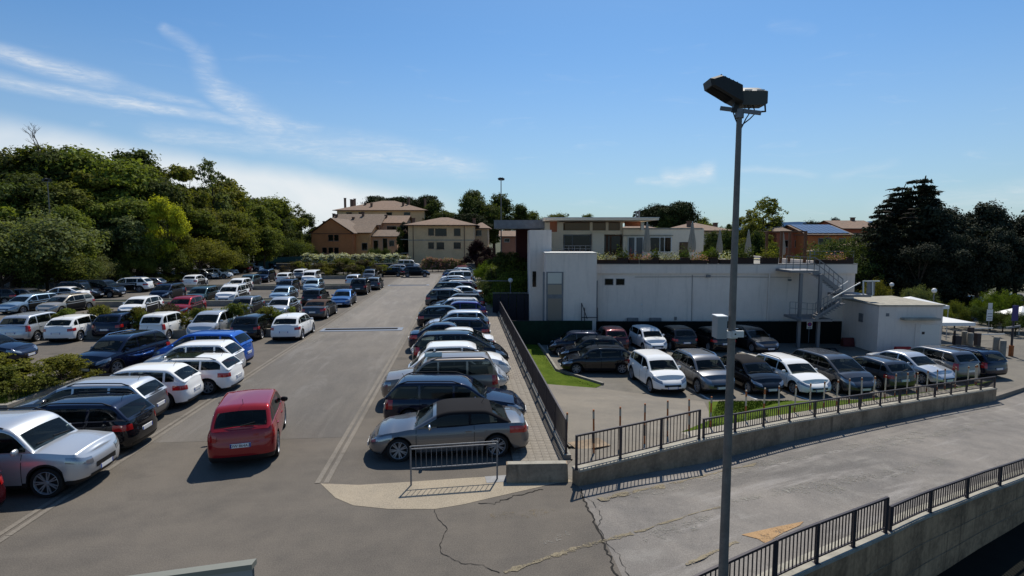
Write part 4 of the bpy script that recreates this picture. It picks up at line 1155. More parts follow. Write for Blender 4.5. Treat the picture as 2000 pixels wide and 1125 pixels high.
# bollards along the wall walk
bols = [(1105, 893, 800), (1160, 884, 797), (1211, 878, 794), (1259, 870, 788), (1303, 860, 782), (1345, 850, 780), (1388, 845, 775), (1456, 826, 762), (1490, 818, 758), (1521, 815, 754), (1551, 805, 752), (1581, 800, 748), (1608, 794, 745), (1633, 790, 742), (1659, 782, 740), (1683, 778, 738), (1705, 778, 735), (1728, 772, 733), (1748, 770, 730), (1770, 768, 728), (1790, 764, 727), (1810, 762, 724), (1829, 760, 722), (1845, 756, 720), (1865, 753, 717), (1890, 752, 715), (1905, 750, 714), (1919, 748, 713), (1937, 745, 712)]
def bank_at(px):
    q = upto_px(PC, 0); return min(q, key=lambda e: abs(e[0] - px))[1]
for k, (bx, by, ty) in enumerate(bols):
    p = G(bx, by, -.01) if k < 1 else bank_at(bx).copy()
    if k < 7 and k > 0:
        f = (k) / 7; p = p.lerp(G(bx, by, -.01), 1 - f * .6) if k < 5 else p
        p.z = max(-.1, min(p.z, .3))
    p.z -= .03
    h = max(.7, min(1.35, ZAT(p, ty) - p.z))
    rot = (rnd.uniform(-.03, .03), rnd.uniform(-.03, .03), 0)
    where = ['first orange bollard by the end of the long fence', 'slim rusty bollard, second from the fence end', 'slim rusty bollard, third from the fence end', 'slim rusty bollard, fourth from the fence end', 'slim rusty bollard, fifth from the fence end', 'slim rusty bollard, sixth from the fence end', 'slim rusty bollard beside the gap between the two far railings']
    behind = [(1462, 'the grey SUV'), (1565, 'the black cabriolet'), (1640, 'the white estate'), (1735, 'the dark grey people carrier'), (1798, 'the dark rear-facing hatchback'), (1880, 'the silver car with a pale bonnet'), (1912, 'the grey estate'), (2000, 'the black estate at the row end')]
    bi = [i for i, (lim, _) in enumerate(behind) if bx < lim][0]
    mem = [q[0] for q in bols[7:] if [i for i, (lim, _) in enumerate(behind) if q[0] < lim][0] == bi]
    pos = 'only one' if len(mem) == 1 else ['left one', 'second from left', 'third from left', 'fourth from left'][mem.index(bx)] if mem.index(bx) < len(mem) - 1 or len(mem) > 5 else 'right one'
    lab = where[k] if k < 7 else 'slim white and rust bollard before ' + behind[bi][1] + ', ' + pos
    bo = empty('bollard', p, 0, lab, 'bollard', 'bollards along the wall path'); bo.rotation_euler = rot
    rust = k < 7
    MB().tube([(0, 0, 0), (0, 0, h)], .028, 8).build('post', M_RUST if rust else M_CREAMP, bo, smooth=60)
    for z0, z1 in ((h * .80, h * .96), (h * .25, h * .5)) if k < 9 else ((h * .9, h * .98), (h * .06, h * .22)):
        MB().tube([(0, 0, z0), (0, 0, z1)], .031, 8).build('band', M_RUST if not rust else (M_METAL if k < 4 and z0 < h * .5 else M_COPE), bo, smooth=60)

# ------------------------------------------------------------------ lamp posts
def floodlight(mb_parent, loc, rz, tilt, s=1.0):
    f = MB()   # housing: deep back, wider glass face towards +Y local
    rowsF = []
    for y, w, h, z in ((-.24, .20, .05, .06), (-.18, .30, .12, .05), (.05, .36, .15, .03), (.26, .38, .17, 0), (.30, .39, .18, 0)):
        rowsF.append([(-w, y, z - h), (w, y, z - h), (w, y, z + h * .6), (w * .9, y, z + h), (-w * .9, y, z + h), (-w, y, z + h * .6)])
    f.grid(rowsF, close=True); f.poly(rowsF[0]); 
    o = f.build('floodlight', M_POLE2, mb_parent, smooth=25)
    o.location = loc; o.rotation_euler = (tilt, 0, rz); o.scale = (s, s, s)
    MB().box((-.37, .285, -.165), (.37, .296, .165)).build('glass_face', M_GLZ, o)
    fb = MB()
    for k in range(4): fb.box((-.26 + k * .17, -.2, .115), (-.25 + k * .17, .2, .185))
    fb.build('cooling_fins', M_POLE2, o)
    br_ = MB(); br_.tube([(-.42, .05, 0), (-.42, -.05, -.33), (.42, -.05, -.33), (.42, .05, 0)], .018, 6); br_.build('bracket', M_STEEL, o)
    return o
M_POLE2 = mat('lamp_housing', (.03, .031, .032), .5, .3)
pb = PD(1412, 1125, 8.15); base_xy = Vector((pb.x, pb.y, -2.6))
top = PD(1444, 228, 8.15)
lpz = empty('lamp_post', base_xy, 0, 'tall grey lamp post with two floodlights and a cabinet, nearest to us', 'lamp post')
ax = Vector((0, 0, 1)); ht = top.z - base_xy.z; lean = Vector((top.x - base_xy.x, top.y - base_xy.y, 0)) / ht
def pz(z): return lean * z + Vector((0, 0, z))
MB().tube([pz(0), pz(ht * .33), pz(ht * .7), pz(ht)], [.080, .072, .053, .037], 20).build('pole', M_POLE, lpz, smooth=60)
MB().tube([pz(ht - .02), pz(ht + .10)], .06, 14).build('cap', M_STEEL, lpz, smooth=60)
arm_dir = (RGT * .94 - FH * .34).normalized()
MB().bar(pz(ht) + RGT * -.234 + FH * .1 + Vector((0, 0, .138)), pz(ht) + RGT * .26 - FH * .1 + Vector((0, 0, .028)), .06, .05).build('cross_arm', M_STEEL, lpz)
M_LENS = mat('dark_lens', (.006, .006, .006), .6, spec=.05)
def lpt(x, z, dpt): return pz(ht) + RGT * x + FH * dpt + Vector((0, 0, z))
hexp = [(-.467, .485), (-.327, .527), (-.036, .395), (-.015, .155), (-.14, .215), (-.445, .39)]
fl = MB(); rws = [[lpt(x * sc, z if sc == 1 else .34 + (z - .34) * sc, dd) for x, z in hexp] for dd, sc in ((-.17, .9), (-.14, 1), (.16, 1), (.2, .9))]
fl.grid(rws, close=True); fl.poly(rws[0]); fl.poly(rws[-1]); flo = fl.build('floodlight', M_POLE2, lpz, smooth=25)
gl = MB(); q = [lpt(x, z - .006, dd) for x, z, dd in ((-.435, .385, -.12), (-.435, .385, .14), (-.15, .215, .14), (-.15, .215, -.12))]; gl.poly(q); gl.build('glass_face', M_LENS, flo)
fn = MB()
for k in range(5): fn.bar(lpt(-.31 + .055 * k, .525 - .025 * k, -.13), lpt(-.31 + .055 * k, .525 - .025 * k, .15), .012, .03)
fn.build('cooling_fins', M_POLE2, flo)
pr_ = [(0, .153), (0, .34), (.28, .45), (.36, .33), (.22, .15)]
fl = MB(); rws = [[lpt(x, .3 + (z - .3) * sc, -.05 + dd * sc) for dd, z in pr_] for x, sc in ((.0, .86), (.02, 1), (.34, 1), (.365, .86))]
fl.grid(rws, close=True); fl.poly(rws[0]); fl.poly(rws[-1]); flo2 = fl.build('floodlight', mat('lamp_housing_pale', (.075, .07, .06), .5, .2), lpz, smooth=25)
for a in (.045, .215): MB().bar(lpt(a, .352, -.047), lpt(a + .10, .352, -.047), .02, .012).build('hinge_clip', M_PALE, flo2)
gl = MB(); gl.poly([lpt(x, z, dd) for x, z, dd in ((.03, .325, .315), (.33, .325, .315), (.33, .16, .18), (.03, .16, .18))]); gl.build('glass_face', M_LENS, flo2)
MB().tube([lpt(.385, .27, .1), lpt(.385, .085, .06), lpt(.18, .07, .05)], .014, 6).build('bracket', M_POLE2, flo2)
MB().tube([lpt(.07, .15, 0), lpt(.08, .05, .0), lpt(.16, .14, 0)], .009, 5).build('bracket_strap', M_POLE2, flo2)
MB().bar(lpt(-.07, .06, 0), lpt(-.03, .30, 0), .07, .07).build('bracket', M_POLE2, flo)
cbz = MB()
for dx, dz, o_ in ((.10, .16, .0), (.16, .12, .05), (-.06, .2, .03)):
    cbz.tube([pz(ht + .2) + RGT * dx, pz(ht + .05) + RGT * (dx * 1.4), pz(ht - .03) + RGT * dx * .9, pz(ht - dz) + RGT * .03], .009, 5)
cbz.build('cable', M_TRIM, lpz, smooth=60)
cz = ZAT(Vector((pb.x, pb.y, 0)), 640) - base_xy.z
cabM = Matrix.Translation(pz(cz)) @ Matrix.Rotation(-YAW, 4, 'Z')
M_CAB = mat('cabinet_grey', (.30, .31, .31), .5, .1)
cab = MB(); cab.box((-.215, -.02, -.16), (-.075, .20, .155), M=cabM); cabo = cab.build('cabinet', M_CAB, lpz)
MB().box((-.222, -.026, .156), (-.068, .206, .170), M=cabM).build('cabinet_lid', M_WHITEP, cabo)
clp = MB(); clp.lathe([(.062, -.055), (.082, -.055), (.082, .045), (.062, .045)], c=tuple(pz(cz - .09)), n=20); clp.box((-.03, -.115, -.12), (.13, -.075, -.03), M=cabM); clp.build('clamp', M_PALE, lpz, smooth=40)
MB().lathe([(0, -.118), (.012, -.118), (.012, -.112)], c=tuple(pz(cz - .075) - FH * .0), n=8, axis='y').build('clamp_bolt', M_TRIM, lpz)

def simple_post(px, base_py, top_py, z, D, label, s=1.0, rad=.08):
    b0 = PD(px, base_py, D); b0.z = z; h = ZAT(b0, top_py) - z
    r_ = empty('lamp_post', b0, 0, label, 'lamp post')
    MB().tube([(0, 0, 0), (0, 0, h * .6), (0, 0, h)], [rad, rad * .8, rad * .55], 12).build('pole', M_POLE, r_, smooth=60)
    MB().bar((-.35 * s, 0, h), (.35 * s, 0, h), .07, .06).build('cross_arm', M_STEEL, r_)
    floodlight(r_, (-.18 * s, 0, h + .28 * s), R(65), R(-20), s)
    floodlight(r_, (.22 * s, .05, h + .26 * s), R(-60), R(-25), s)
    return r_
simple_post(979, 575, 352, -1.4, 60, 'slim distant lamp post behind the fence, left of the white building', 0.55, .08)
simple_post(101, 470, 355, 0, 66, 'grey lamp post standing in front of the dark wood at the left', .8, .09)

# ------------------------------------------------------------------ white building
MC = Matrix(((RGT.x, FH.x, 0, 0), (RGT.y, FH.y, 0, 0), (0, 0, 1, 0), (0, 0, 0, 1)))
def zpx(py, D): return ZAT(CF(0, D), py)
def xpx(px, D, py=None): return XAT(px, D, 0 if py is None else zpx(py, D))
D0 = 43.0; DW = 41.6; DU = 50.0
bld = empty('white_building', (0, 0, 0), -YAW, 'white rendered flat-roofed building with a roof terrace and upper storey of glass', 'building')
def B(name, a, b, m, parent=None, **kw): return MB().box(a, b).build(name, m, parent or bld, **kw)
def pbox(name, px0, px1, py0, py1, D, thick, m, parent=None, proud=0.0):
    x0, x1 = xpx(px0, D, (py0 + py1) / 2), xpx(px1, D, (py0 + py1) / 2); z1, z0 = zpx(py0, D), zpx(py1, D)
    return MB().box((x0, D - proud, z0), (x1, D + thick, z1)).build(name, m, parent or bld)
XL, XR = xpx(1160, D0, 560), xpx(1670, D0, 540)
zpar, zled = zpx(516, D0), zpx(534, D0); zter = zpar - .45
hall = MB(); hall.box((XL, D0, -2.4), (XR, D0 + 20, zled - .001)); hall.box((XL - .05, D0 - .14, zled), (XR + .05, D0 + 20, zter))
hall.box((XL - .05, D0 - .14, zter), (XR + .05, D0 + .14, zpar)); hall.box((XR - .2, D0 + .15, zter), (XR + .05, D0 + 20, zpar))
hall.build('hall_wall', M_WHITE, bld)
B('parapet_cap', (XL - .08, D0 - .18, zpar), (XR + .08, D0 + .18, zpar + .05), M_STEEL)
B('terrace_floor', (XL, D0 + .15, zter + .004), (XR - .21, D0 + 19.9, zter + .03), M_CONC)
# wing on the left
XW0, XW1 = xpx(1066, DW, 560), XL - .01
zw = zpx(495, DW)
B('wing_wall', (XW0, DW, -2.4), (XW1, DW + 12, zw), M_WHITE)
B('wing_cap', (XW0 - .08, DW - .08, zw), (XW1 - .03, DW + 3.0, zw + .07), M_PALE)
XS0 = xpx(1035, 44.5, 540)
B('stair_tower', (XS0, 44.5, -2.4), (XW0 + .6, 52, zpx(449, 44.5)), M_WHITE)
# wing door bay, beige panels in a frame
bay = pbox('entrance_bay', 1067, 1100, 531, 627, DW, .02, M_STEEL, proud=.05)
for (y0, y1, m_) in ((533, 554, 'pale'), (556, 575, 'tan'), (583, 626, 'tan2')):
    pbox('panel', 1070, 1097, y0, y1, DW - .06, .02, {'pale': mat('pale_panel', (.55, .53, .46), .5), 'tan': mat('tan_panel', (.33, .27, .20), .6), 'tan2': mat('tan_panel_low', (.26, .21, .16), .6)}[m_], bay)
pbox('downpipe', 1060, 1064, 531, 627, DW - .10, .08, M_STEEL)
pbox('downpipe', 1164, 1167, 548, 627, D0 - .22, .08, M_STEEL)
for (x0, x1) in ((1181, 1198), (1203, 1220)):
    f_ = pbox('window', x0, x1, 544, 557, D0, .02, M_STEEL, proud=.03); pbox('pane', x0 + 1, x1 - 1, 545, 556, D0 - .04, .01, M_GLZ, f_)
pbox('wall_lamp', 1380, 1388, 537, 542, D0 - .22, .1, M_STEEL)
for (x0, x1) in ((1226, 1247), (1270, 1292)): pbox('ventilation_box', x0, x1, 621.5, 628, D0 - .3, .3, M_STEEL)
pbox('junction_box', 1318, 1322, 619, 625, D0 - .12, .12, M_STEEL); pbox('junction_box', 1252, 1255, 593, 596, D0 - .06, .06, M_PALE); pbox('wall_lamp', 1540, 1546, 545, 549, D0 - .18, .1, M_STEEL)
MB().tube([(xpx(1352, D0, 540), D0 - .03, zpx(537, D0)), (xpx(1352, D0, 600), D0 - .03, -1.5)], .018, 6).build('conduit', M_STEEL, bld)
MB().tube([(xpx(1240, D0, 540), D0 - .03, zpx(541, D0)), (xpx(1384, D0, 540), D0 - .03, zpx(540.5, D0)), (xpx(1545, D0, 540), D0 - .03, zpx(541.5, D0))], .014, 6).build('cable', M_TRIM, bld)
rk = MB()
for a_, b_ in (((1135, 591), (1135, 626)), ((1135, 591), (1146, 622)), ((1141, 600), (1141, 626)), ((1135, 619), (1166, 619)), ((1166, 600), (1166, 626))): rk.bar((xpx(a_[0], DW, a_[1]), DW - .25, zpx(a_[1], DW)), (xpx(b_[0], DW, b_[1]), DW - .25, zpx(b_[1], DW)), .05, .05)
rk.build('wall_rack', M_METAL, bld)
pbox('downpipe', 1500, 1503, 534, 627, D0 - .12, .07, M_WHITE)
pbox('window', 1040, 1047, 530, 560, 44.45, .06, M_GLZ)
B('rear_block', (xpx(1008, 56, 470), 56, -2), (XS0 + 3, 62, zpx(448, 56)), mat('maroon_render', (.06, .018, .018), .9))
# upper storey
zr0, zr1 = zpx(433, 48), zpx(427, 48)
B('roof_slab', (xpx(1062, 48, 430), 46.0, zr0 + .08), (xpx(1275, 48, 430), 58, zr1), M_CREAM)
B('roof_edge', (xpx(1062, 48, 430) - .05, 45.95, zr1), (xpx(1275, 48, 430) + .05, 58.05, zr1 + .05), M_PALE)
B('canopy', (xpx(966, 52, 440), 50, zpx(447, 52)), (xpx(1062, 52, 440), 57, zpx(431, 52)), M_STEEL)
XU0, XU1, XU2 = xpx(1063, DU, 470), xpx(1216, DU, 470), xpx(1372, DU, 470)
up = MB(); zt = zr0 - .01
up.box((XU0, DU, zter), (xpx(1100, DU, 470), DU + 7.5, zt)); up.box((xpx(1155, DU, 470), DU - .6, zter), (xpx(1178, DU, 470), DU + 7, zpx(456, DU)))
up.box((xpx(1100, DU, 470), DU + .05, zter), (XU1, DU + .3, zpx(491, DU))); up.box((xpx(1100, DU, 470), DU + .02, zpx(458, DU)), (XU1, DU + .3, zpx(450, DU)))
up.box((XU1, DU - .3, zter), (XU2, DU + 7.2, zpx(446, DU)))
for px in (1155, 1186, 1214): up.box((xpx(px, DU, 440) - .12, DU + .05, zpx(450, DU)), (xpx(px, DU, 440) + .12, DU + .25, zt))
up.build('upper_wall', M_CREAM, bld)
B('upper_room', (xpx(1101, DU, 470), DU + 3, zter), (XU1 - .1, DU + 3.2, zt), mat('room_wall', (.16, .10, .06), .9))
w = pbox('window', 1101, 1154, 458, 491, DU + .12, .1, M_STEEL); pbox('pane', 1103, 1117, 460, 490, DU + .08, .02, M_GLZ, w); pbox('pane', 1119, 1152, 460, 490, DU + .08, .02, M_GLZ, w)
for a, b in ((1102, 1153), (1157, 1184), (1188, 1212)):
    w = pbox('clerestory_window', a, b, 433.5, 450, DU + .14, .06, M_WOOD); pbox('pane', a + 1, b - 1, 435, 449, DU + .10, .02, mat('amber_glass', (.16, .10, .05), .08) if 'amber_glass' not in bpy.data.materials else bpy.data.materials['amber_glass'], w)
pbox('red_panel', 1074, 1088, 432, 453, DU - .03, .03, mat('red_panel', (.42, .15, .08), .7))
pbox('red_panel', 1220, 1251, 432, 442, DU + .8, .05, bpy.data.materials['red_panel'])
d = pbox('glass_door', 1179, 1212, 459, 499, DU + .0, .04, M_WOOD)
for a, b in ((1180, 1184), (1187, 1191), (1194, 1211)): pbox('pane', a, b, 461, 498, DU - .03, .02, M_GLZ, d)
d = pbox('glass_door', 1226, 1257, 462, 503, DU - .36, .04, M_PALE)
M_GREYG = mat('grey_glass', (.08, .09, .10), .15)
for a, b in ((1228, 1239), (1243, 1255)): pbox('pane', a, b, 464, 502, DU - .40, .02, M_GREYG, d)
w = pbox('window', 1268, 1312, 462, 493, DU - .36, .04, M_PALE)
for a, b in ((1270, 1288), (1290, 1297), (1299, 1310)): pbox('pane', a, b, 464, 491, DU - .40, .02, M_GLZ, w)
pbox('wall_ledge', 1218, 1315, 459, 461, DU - .42, .1, M_COPE)
tv = pbox('service_hatch', 1327, 1345, 473, 506, DU - .36, .04, M_WOOD); pbox('shutter', 1329, 1343, 475, 492, DU - .40, .02, mat('bronze_panel', (.12, .075, .04), .5), tv)
pbox('parapet', 1216, 1372, 445, 448, DU - .34, .05, M_COPE)
pbox('roof_vent', 1252, 1258, 434, 449, DU - .6, .3, M_PALE)
for px in (1243, 1248): MB().tube([(xpx(px, 54, 420), 54, zr1), (xpx(px, 54, 420), 54, zpx(412, 54))], .09, 8).build('flue', M_STEEL, bld)
# balcony railing of the wing
rl = MB()
for py in (480, 486): rl.bar((xpx(1100, 44, py), 44, zpx(py, 44)), (xpx(1156, 44, py), 44, zpx(py, 44)), .03, .03)
for k in range(6): x = xpx(1100 + 11 * k, 44, 486); rl.bar((x, 44, zw), (x, 44, zpx(480, 44)), .03, .03)
rl.build('balcony_railing', M_STEEL, bld)

# terrace furnishing: planters, parasols, tables, screens
def planter(px0, px1, D, h, label, plant=None):
    x0, x1 = xpx(px0, D, 505), xpx(px1, D, 505); c = CF((x0 + x1) / 2, D, zpar + .052 if D < D0 + .2 else zter + .03)
    r_ = empty('planter_box', c, -YAW, label, 'planter'); w = (x1 - x0) / 2
    MB().box((-w, -.22, 0), (w, .22, h)).build('box', M_DARKP, r_)
    MB().box((-w - .02, -.24, h), (w + .02, .24, h + .04)).build('rim', M_WOOD, r_)
    return r_, w, h
M_DARKP = mat('planter_brown', (.035, .022, .018), .8)
UMB = MB()
prof = [(.03, 0), (.03, .9), (.15, .95), (.21, 1.15), (.19, 1.6), (.12, 2.1), (.06, 2.65), (.015, 2.75)]
rowsU = []
for rr, z in prof:
    rowsU.append([(rr * (1 + (.16 if k % 2 else -.10) * (rr > .05)) * math.cos(2 * math.pi * k / 16), rr * (1 + (.16 if k % 2 else -.10) * (rr > .05)) * math.sin(2 * math.pi * k / 16), z) for k in range(16)])
UMB.grid(rowsU[2:], 0, close=True); um_me = UMB.mesh('folded_cloth', [M_CLOTH], 35)
um_pole = MB().tube([(0, 0, 0), (0, 0, 2.8)], .03, 8).mesh('umbrella_pole', [M_PALE]); um_foot = MB().lathe([(0, .0), (.3, .0), (.3, .06), (.05, .1), (0, .1)], n=14).mesh('umbrella_foot', [M_CONC])
for px, D, top, where in ((1263, 46, 434, 'by the glass doors'), (1351, 46, 433, 'by the end of the upper storey wall'), (1405, 47, 448, 'right of the upper storey'), (1461, 47, 449, 'just right of the tall lamp post'), (1528, 47, 452, 'beside the pergola frame')):
    c = CF(xpx(px, D, 490), D, zter + .03); s = (ZAT(c, top) - c.z) / 2.78
    u = empty('parasol', c, 0, 'closed grey cloth parasol on the roof terrace ' + where, 'parasol', 'closed parasols on the terrace'); u.scale = (s, s, s)
    link_mesh('cloth', um_me, u); link_mesh('pole', um_pole, u); link_mesh('foot', um_foot, u)
def table(px, D, label, m=None):
    c = CF(xpx(px, D, 505), D, zter + .03); t = empty('table', c, -YAW, label, 'table', 'tables on the terrace')
    MB().box((-.6, -.4, .72), (.6, .4, .76)).build('tabletop', m or M_COPE, t)
    lm = MB().box((-.03, -.03, 0), (.03, .03, .72)).mesh('table_leg', [M_METAL])
    for x in (-.5, .5):
        for y in (-.32, .32): link_mesh('leg', lm, t, loc=(x, y, 0))
table(1195, 46.0, 'pale terrace table left of the glass doors'); table(1250, 45.2, 'yellowish terrace table before the glass doors', mat('yellow_top', (.50, .44, .16), .6))
table(1412, 45.5, 'white terrace table left of the lamp post, above the planter'); table(1477, 45.2, 'terrace table with a yellow top right of the lamp post', bpy.data.materials['yellow_top'])
table(1276, 45.6, 'small pale table under the first closed parasol')
pg = empty('pergola', CF(xpx(1548, 46.5, 490), 46.5, zter + .03), -YAW, 'rusty brown pergola frame of four posts above the steel stair', 'pergola')
gx = xpx(1572, 46.5, 490) - xpx(1525, 46.5, 490)
gh = zpx(452, 46.5) - zter
for x in (-gx / 2, gx / 2):
    for y in (-.05, 2.6): MB().box((x - .09, y - .09, 0), (x + .09, y + .09, gh)).build('post', M_WOOD, pg)
MB().bar((-gx / 2 - .1, -.05, gh - .05), (gx / 2 + .1, -.05, gh - .05), .12, .12).build('beam', M_WOOD, pg)
MB().bar((-gx / 2 - .1, 2.6, gh - .05), (gx / 2 + .1, 2.6, gh - .05), .12, .12).build('beam', M_WOOD, pg)
# terrace guard rails
rr_ = empty('terrace_railing', CF(0, D0 + .3, zter), -YAW, 'thin steel railing round the right end of the roof terrace', 'railing')
mbp = MB(); x0, x1 = xpx(1582, D0 + .3, 500), xpx(1667, D0 + .3, 500)
for px in (1582, 1591, 1630, 1667): x = xpx(px, D0 + .3, 500); MB().bar((x, 0, .0), (x, 0, zpx(490, D0) - zter), .05, .05).build('post', M_STEEL, rr_)
for py in (491, 497, 504): MB().bar((x0, 0, zpx(py, D0) - zter), (x1, 0, zpx(py, D0) - zter), .035, .035).build('rail', M_STEEL, rr_)

# steel stair on the right end of the facade
DS = 41.2
st = empty('steel_stair', (0, 0, 0), -YAW, 'grey galvanised outside stair with landings climbing to the roof terrace', 'stair')
def sp(px, py, D=DS): return Vector((xpx(px, D, py), D, zpx(py, D)))
def stbar(name, pts, w, h, m=None):
    mb = MB()
    for a, b in zip(pts, pts[1:]): mb.bar(a, b, w, h)
    return mb.build(name, m or M_STAIR, st)
M_STAIR = mat('stair_steel', (.19, .19, .195), .5, .3)
tp, tq = sp(1535, 527), sp(1590, 531)
MB().box((tp.x, DS - .7, tp.z - .16), (tq.x, D0 - .2, tp.z)).build('top_landing', M_STAIR, st)
stbar('stringer', [sp(1588, 532, DS - .65), sp(1602, 537, DS - .65), sp(1645, 572, DS - .65)], .08, .28); stbar('stringer', [sp(1588, 532, DS + .6), sp(1602, 537, DS + .6), sp(1645, 572, DS + .6)], .08, .28)
a, b = sp(1590, 533), sp(1643, 571)
trd = MB().box((-.16, -.6, -.02), (.16, .6, .02)).mesh('stair_tread', [M_STAIR])
for k in range(11): link_mesh('tread', trd, st, loc=a.lerp(b, (k + .5) / 11))
c0, c1 = sp(1645, 574), sp(1690, 578)
MB().box((c0.x - .4, DS - .7, c0.z - .16), (c1.x, DS + 1.2, c0.z)).build('landing', M_STAIR, st)
stbar('stringer', [sp(1640, 592, DS - 1.7), sp(1592, 622, DS - 1.7)], .08, .26); stbar('stringer', [sp(1640, 586, DS - .8), sp(1592, 615, DS - .8)], .08, .26)
a, b = sp(1640, 590, DS - 1.25), sp(1594, 618, DS - 1.25)
for k in range(9): link_mesh('tread', trd, st, loc=a.lerp(b, (k + .5) / 9))
l0, l1 = sp(1542, 617), sp(1600, 622)
MB().box((l0.x, DS - 1.7, l0.z - .16), (l1.x, DS + .9, l0.z)).build('low_landing', M_STAIR, st)
for px, y0 in ((1565, 534), (1603, 536)):
    a = sp(px, y0, DS - .5 if px < 1600 else DS - .9); MB().box((a.x - .10, a.y - .10, -1.7), (a.x + .10, a.y + .10, a.z)).build('column', M_STAIR, st)
def guard(pts, h, n):
    mb = MB(); q = interp(pts, n)
    for a, b in zip(q, q[1:]):
        for zz in (h, h * .55): mb.bar(a + Vector((0, 0, zz)), b + Vector((0, 0, zz)), .035, .035)
    for p in q: mb.bar(p, p + Vector((0, 0, h)), .035, .035)
    mb.build('guard_rail', M_STAIR, st)
guard([sp(1535, 526, DS - .68), sp(1590, 529, DS - .68)], .95, 4); guard([sp(1590, 529, DS - .68), sp(1603, 536, DS - .68), sp(1645, 571, DS - .68)], .95, 6)
guard([sp(1590, 529, DS + .6), sp(1603, 536, DS + .6), sp(1645, 571, DS + .6)], .95, 6); guard([sp(1542, 616, DS - 1.68), sp(1598, 620, DS - 1.68)], .95, 5)
guard([sp(1592, 618, DS - 1.68), sp(1640, 590, DS - 1.68)], .95, 6)
MB().bar(sp(1625, 583, DS - 2.2), sp(1680, 552, DS - 2.2), .06, .06).build('handrail', M_PALE, st)
MB().bar(sp(1640, 560, DS - 1), sp(1657, 549, DS - 1), .05, .05).build('handrail', M_PALE, st)
gf = MB()
for a, b in (((1686, 549), (1718, 549)), ((1686, 577), (1704, 577)), ((1686, 549), (1686, 577)), ((1704, 549), (1704, 577))): gf.bar(sp(*a, DS - .4), sp(*b, DS - .4), .08, .08)
gf.build('landing_frame', M_PALE, st)
MB().box((sp(1687, 550).x, DS - .38, sp(0, 576).z), (sp(1703, 550).x, DS - .36, sp(0, 550).z)).build('landing_screen', M_STEEL, st)
sg = empty('no_parking_sign', CF(xpx(1581, 41.9, 635), 41.9 , -1.55), -YAW, 'small white no-parking sign with a red ring on the dark hedge screen', 'sign')
zz = zpx(635, 41.9) + 1.55
MB().tube([(0, .03, 0), (0, .03, zz + .2)], .03, 8).build('post', M_STEEL, sg)
MB().box((-.2, -.02, zz - .28), (.2, 0, zz + .28)).build('board', M_WHITEP, sg)
MB().lathe([(.10, -.03), (.16, -.03), (.16, -.022), (.10, -.022), (.10, -.03)], c=(0, 0, zz + .06), n=20, axis='y').build('red_ring', M_REDP, sg)
MB().lathe([(0, -.028), (.10, -.028)], c=(0, 0, zz + .06), n=20, axis='y').build('blue_disc', mat('sign_blue', (.03, .08, .4), .5), sg)
MB().bar((-.10, -.032, zz + .16), (.10, -.032, zz - .04), .01, .03).build('red_bar', M_REDP, sg)
MB().box((-.13, -.024, zz - .24), (.13, -.0205, zz - .16)).build('text_strip', M_STEEL, sg)

# screens at the foot of the building
def screen(px0, px1, D, ytop, zb, m, name, label, cat, post=2.2):
    x0, x1 = xpx(px0, D, ytop), xpx(px1, D, ytop); z1 = zpx(ytop, D)
    r_ = empty(name, CF((x0 + x1) / 2, D, zb), -YAW, label, cat); w = (x1 - x0) / 2; h = z1 - zb
    n = max(2, int((x1 - x0) / post)); 
    for k in range(n):
        a = -w + 2 * w * k / n; b = -w + 2 * w * (k + 1) / n
        mb = MB(); q = 6
        mb.grid([[(a + (b - a) * i / q, .03 * math.sin(i * 2.1 + k), h * j / 4) for j in range(5)] for i in range(q + 1)]); mb.build('netting', m, r_)
        MB().tube([(a, .05, 0), (a, .05, h + .05)], .03, 6).build('post', M_METAL, r_)
    MB().bar((-w, .05, h), (w, .05, h), .04, .04).build('top_rail', M_METAL, r_)
screen(985, 1157, 40.6, 627, -1.55, M_GREENF, 'netting_fence', 'fence covered in dark green netting at the foot of the white wing', 'fence')
screen(1157, 1645, 42.2, 628, -1.75, M_DARK, 'netting_fence', 'nearly black netting fence behind the back row of parked cars', 'fence')
gp_ = empty('dark_gate', CF(xpx(1005, 47, 600), 47, -1.4), -YAW, 'dark grey sheet gate with a pale frame left of the white wing', 'gate')
x0, x1 = xpx(962, 47, 600) - xpx(1005, 47, 600), xpx(1056, 47, 600) - xpx(1005, 47, 600)
for k in range(6):
    a = x0 + (x1 - x0) * k / 6; MB().box((a + .015, -.02, .2), (a + (x1 - x0) / 6 - .015, .02, zpx(574, 47) + 1.4)).build('panel', mat('gate_grey', (.022, .022, .028), .7) if k == 0 else bpy.data.materials['gate_grey'], gp_)
fr = MB(); zt_ = zpx(572, 47) + 1.4
fr.bar((x0, -.06, zt_), (x1 - .9, -.06, zt_), .05, .05); fr.bar((x1 - .9, -.06, zt_), (x1 - .9, -.06, .2), .05, .05); fr.build('frame', M_STEEL, gp_)
MB().box((x0 - .3, -.3, -.4), (x1 + .1, .1, .35)).build('base_wall', M_WHITE, gp_)
def globe(px, py_top, D, z, label, h=None, arm=None):
    c = CF(xpx(px, D, py_top), D, z); zz = ZAT(c, py_top) - z
    g_ = empty('globe_lamp', c, -YAW, label, 'globe lamp', 'white globe lamps')
    MB().tube([(0, 0, 0), (0, 0, zz - .2)], .04, 8).build('post', M_STEEL, g_, smooth=60)
    mb = MB(); rg_ = .2 if D < 60 else .24
    mb.lathe([(.001, -rg_)] + [(rg_ * math.cos(a), rg_ * math.sin(a)) for a in [R(-80 + 16 * k) for k in range(11)]] + [(.001, rg_)], c=(0, 0, zz - rg_), n=14); mb.build('globe', M_WHITEP, g_, smooth=80)
    if arm: MB().bar((-arm, 0, zz - .25), (0, 0, zz - .25), .06, .06).build('arm', M_STEEL, g_)
globe(997, 543, 50, -1.4, 'white globe lamp on a long arm in front of the dark bushes by the fence', arm=2.6)
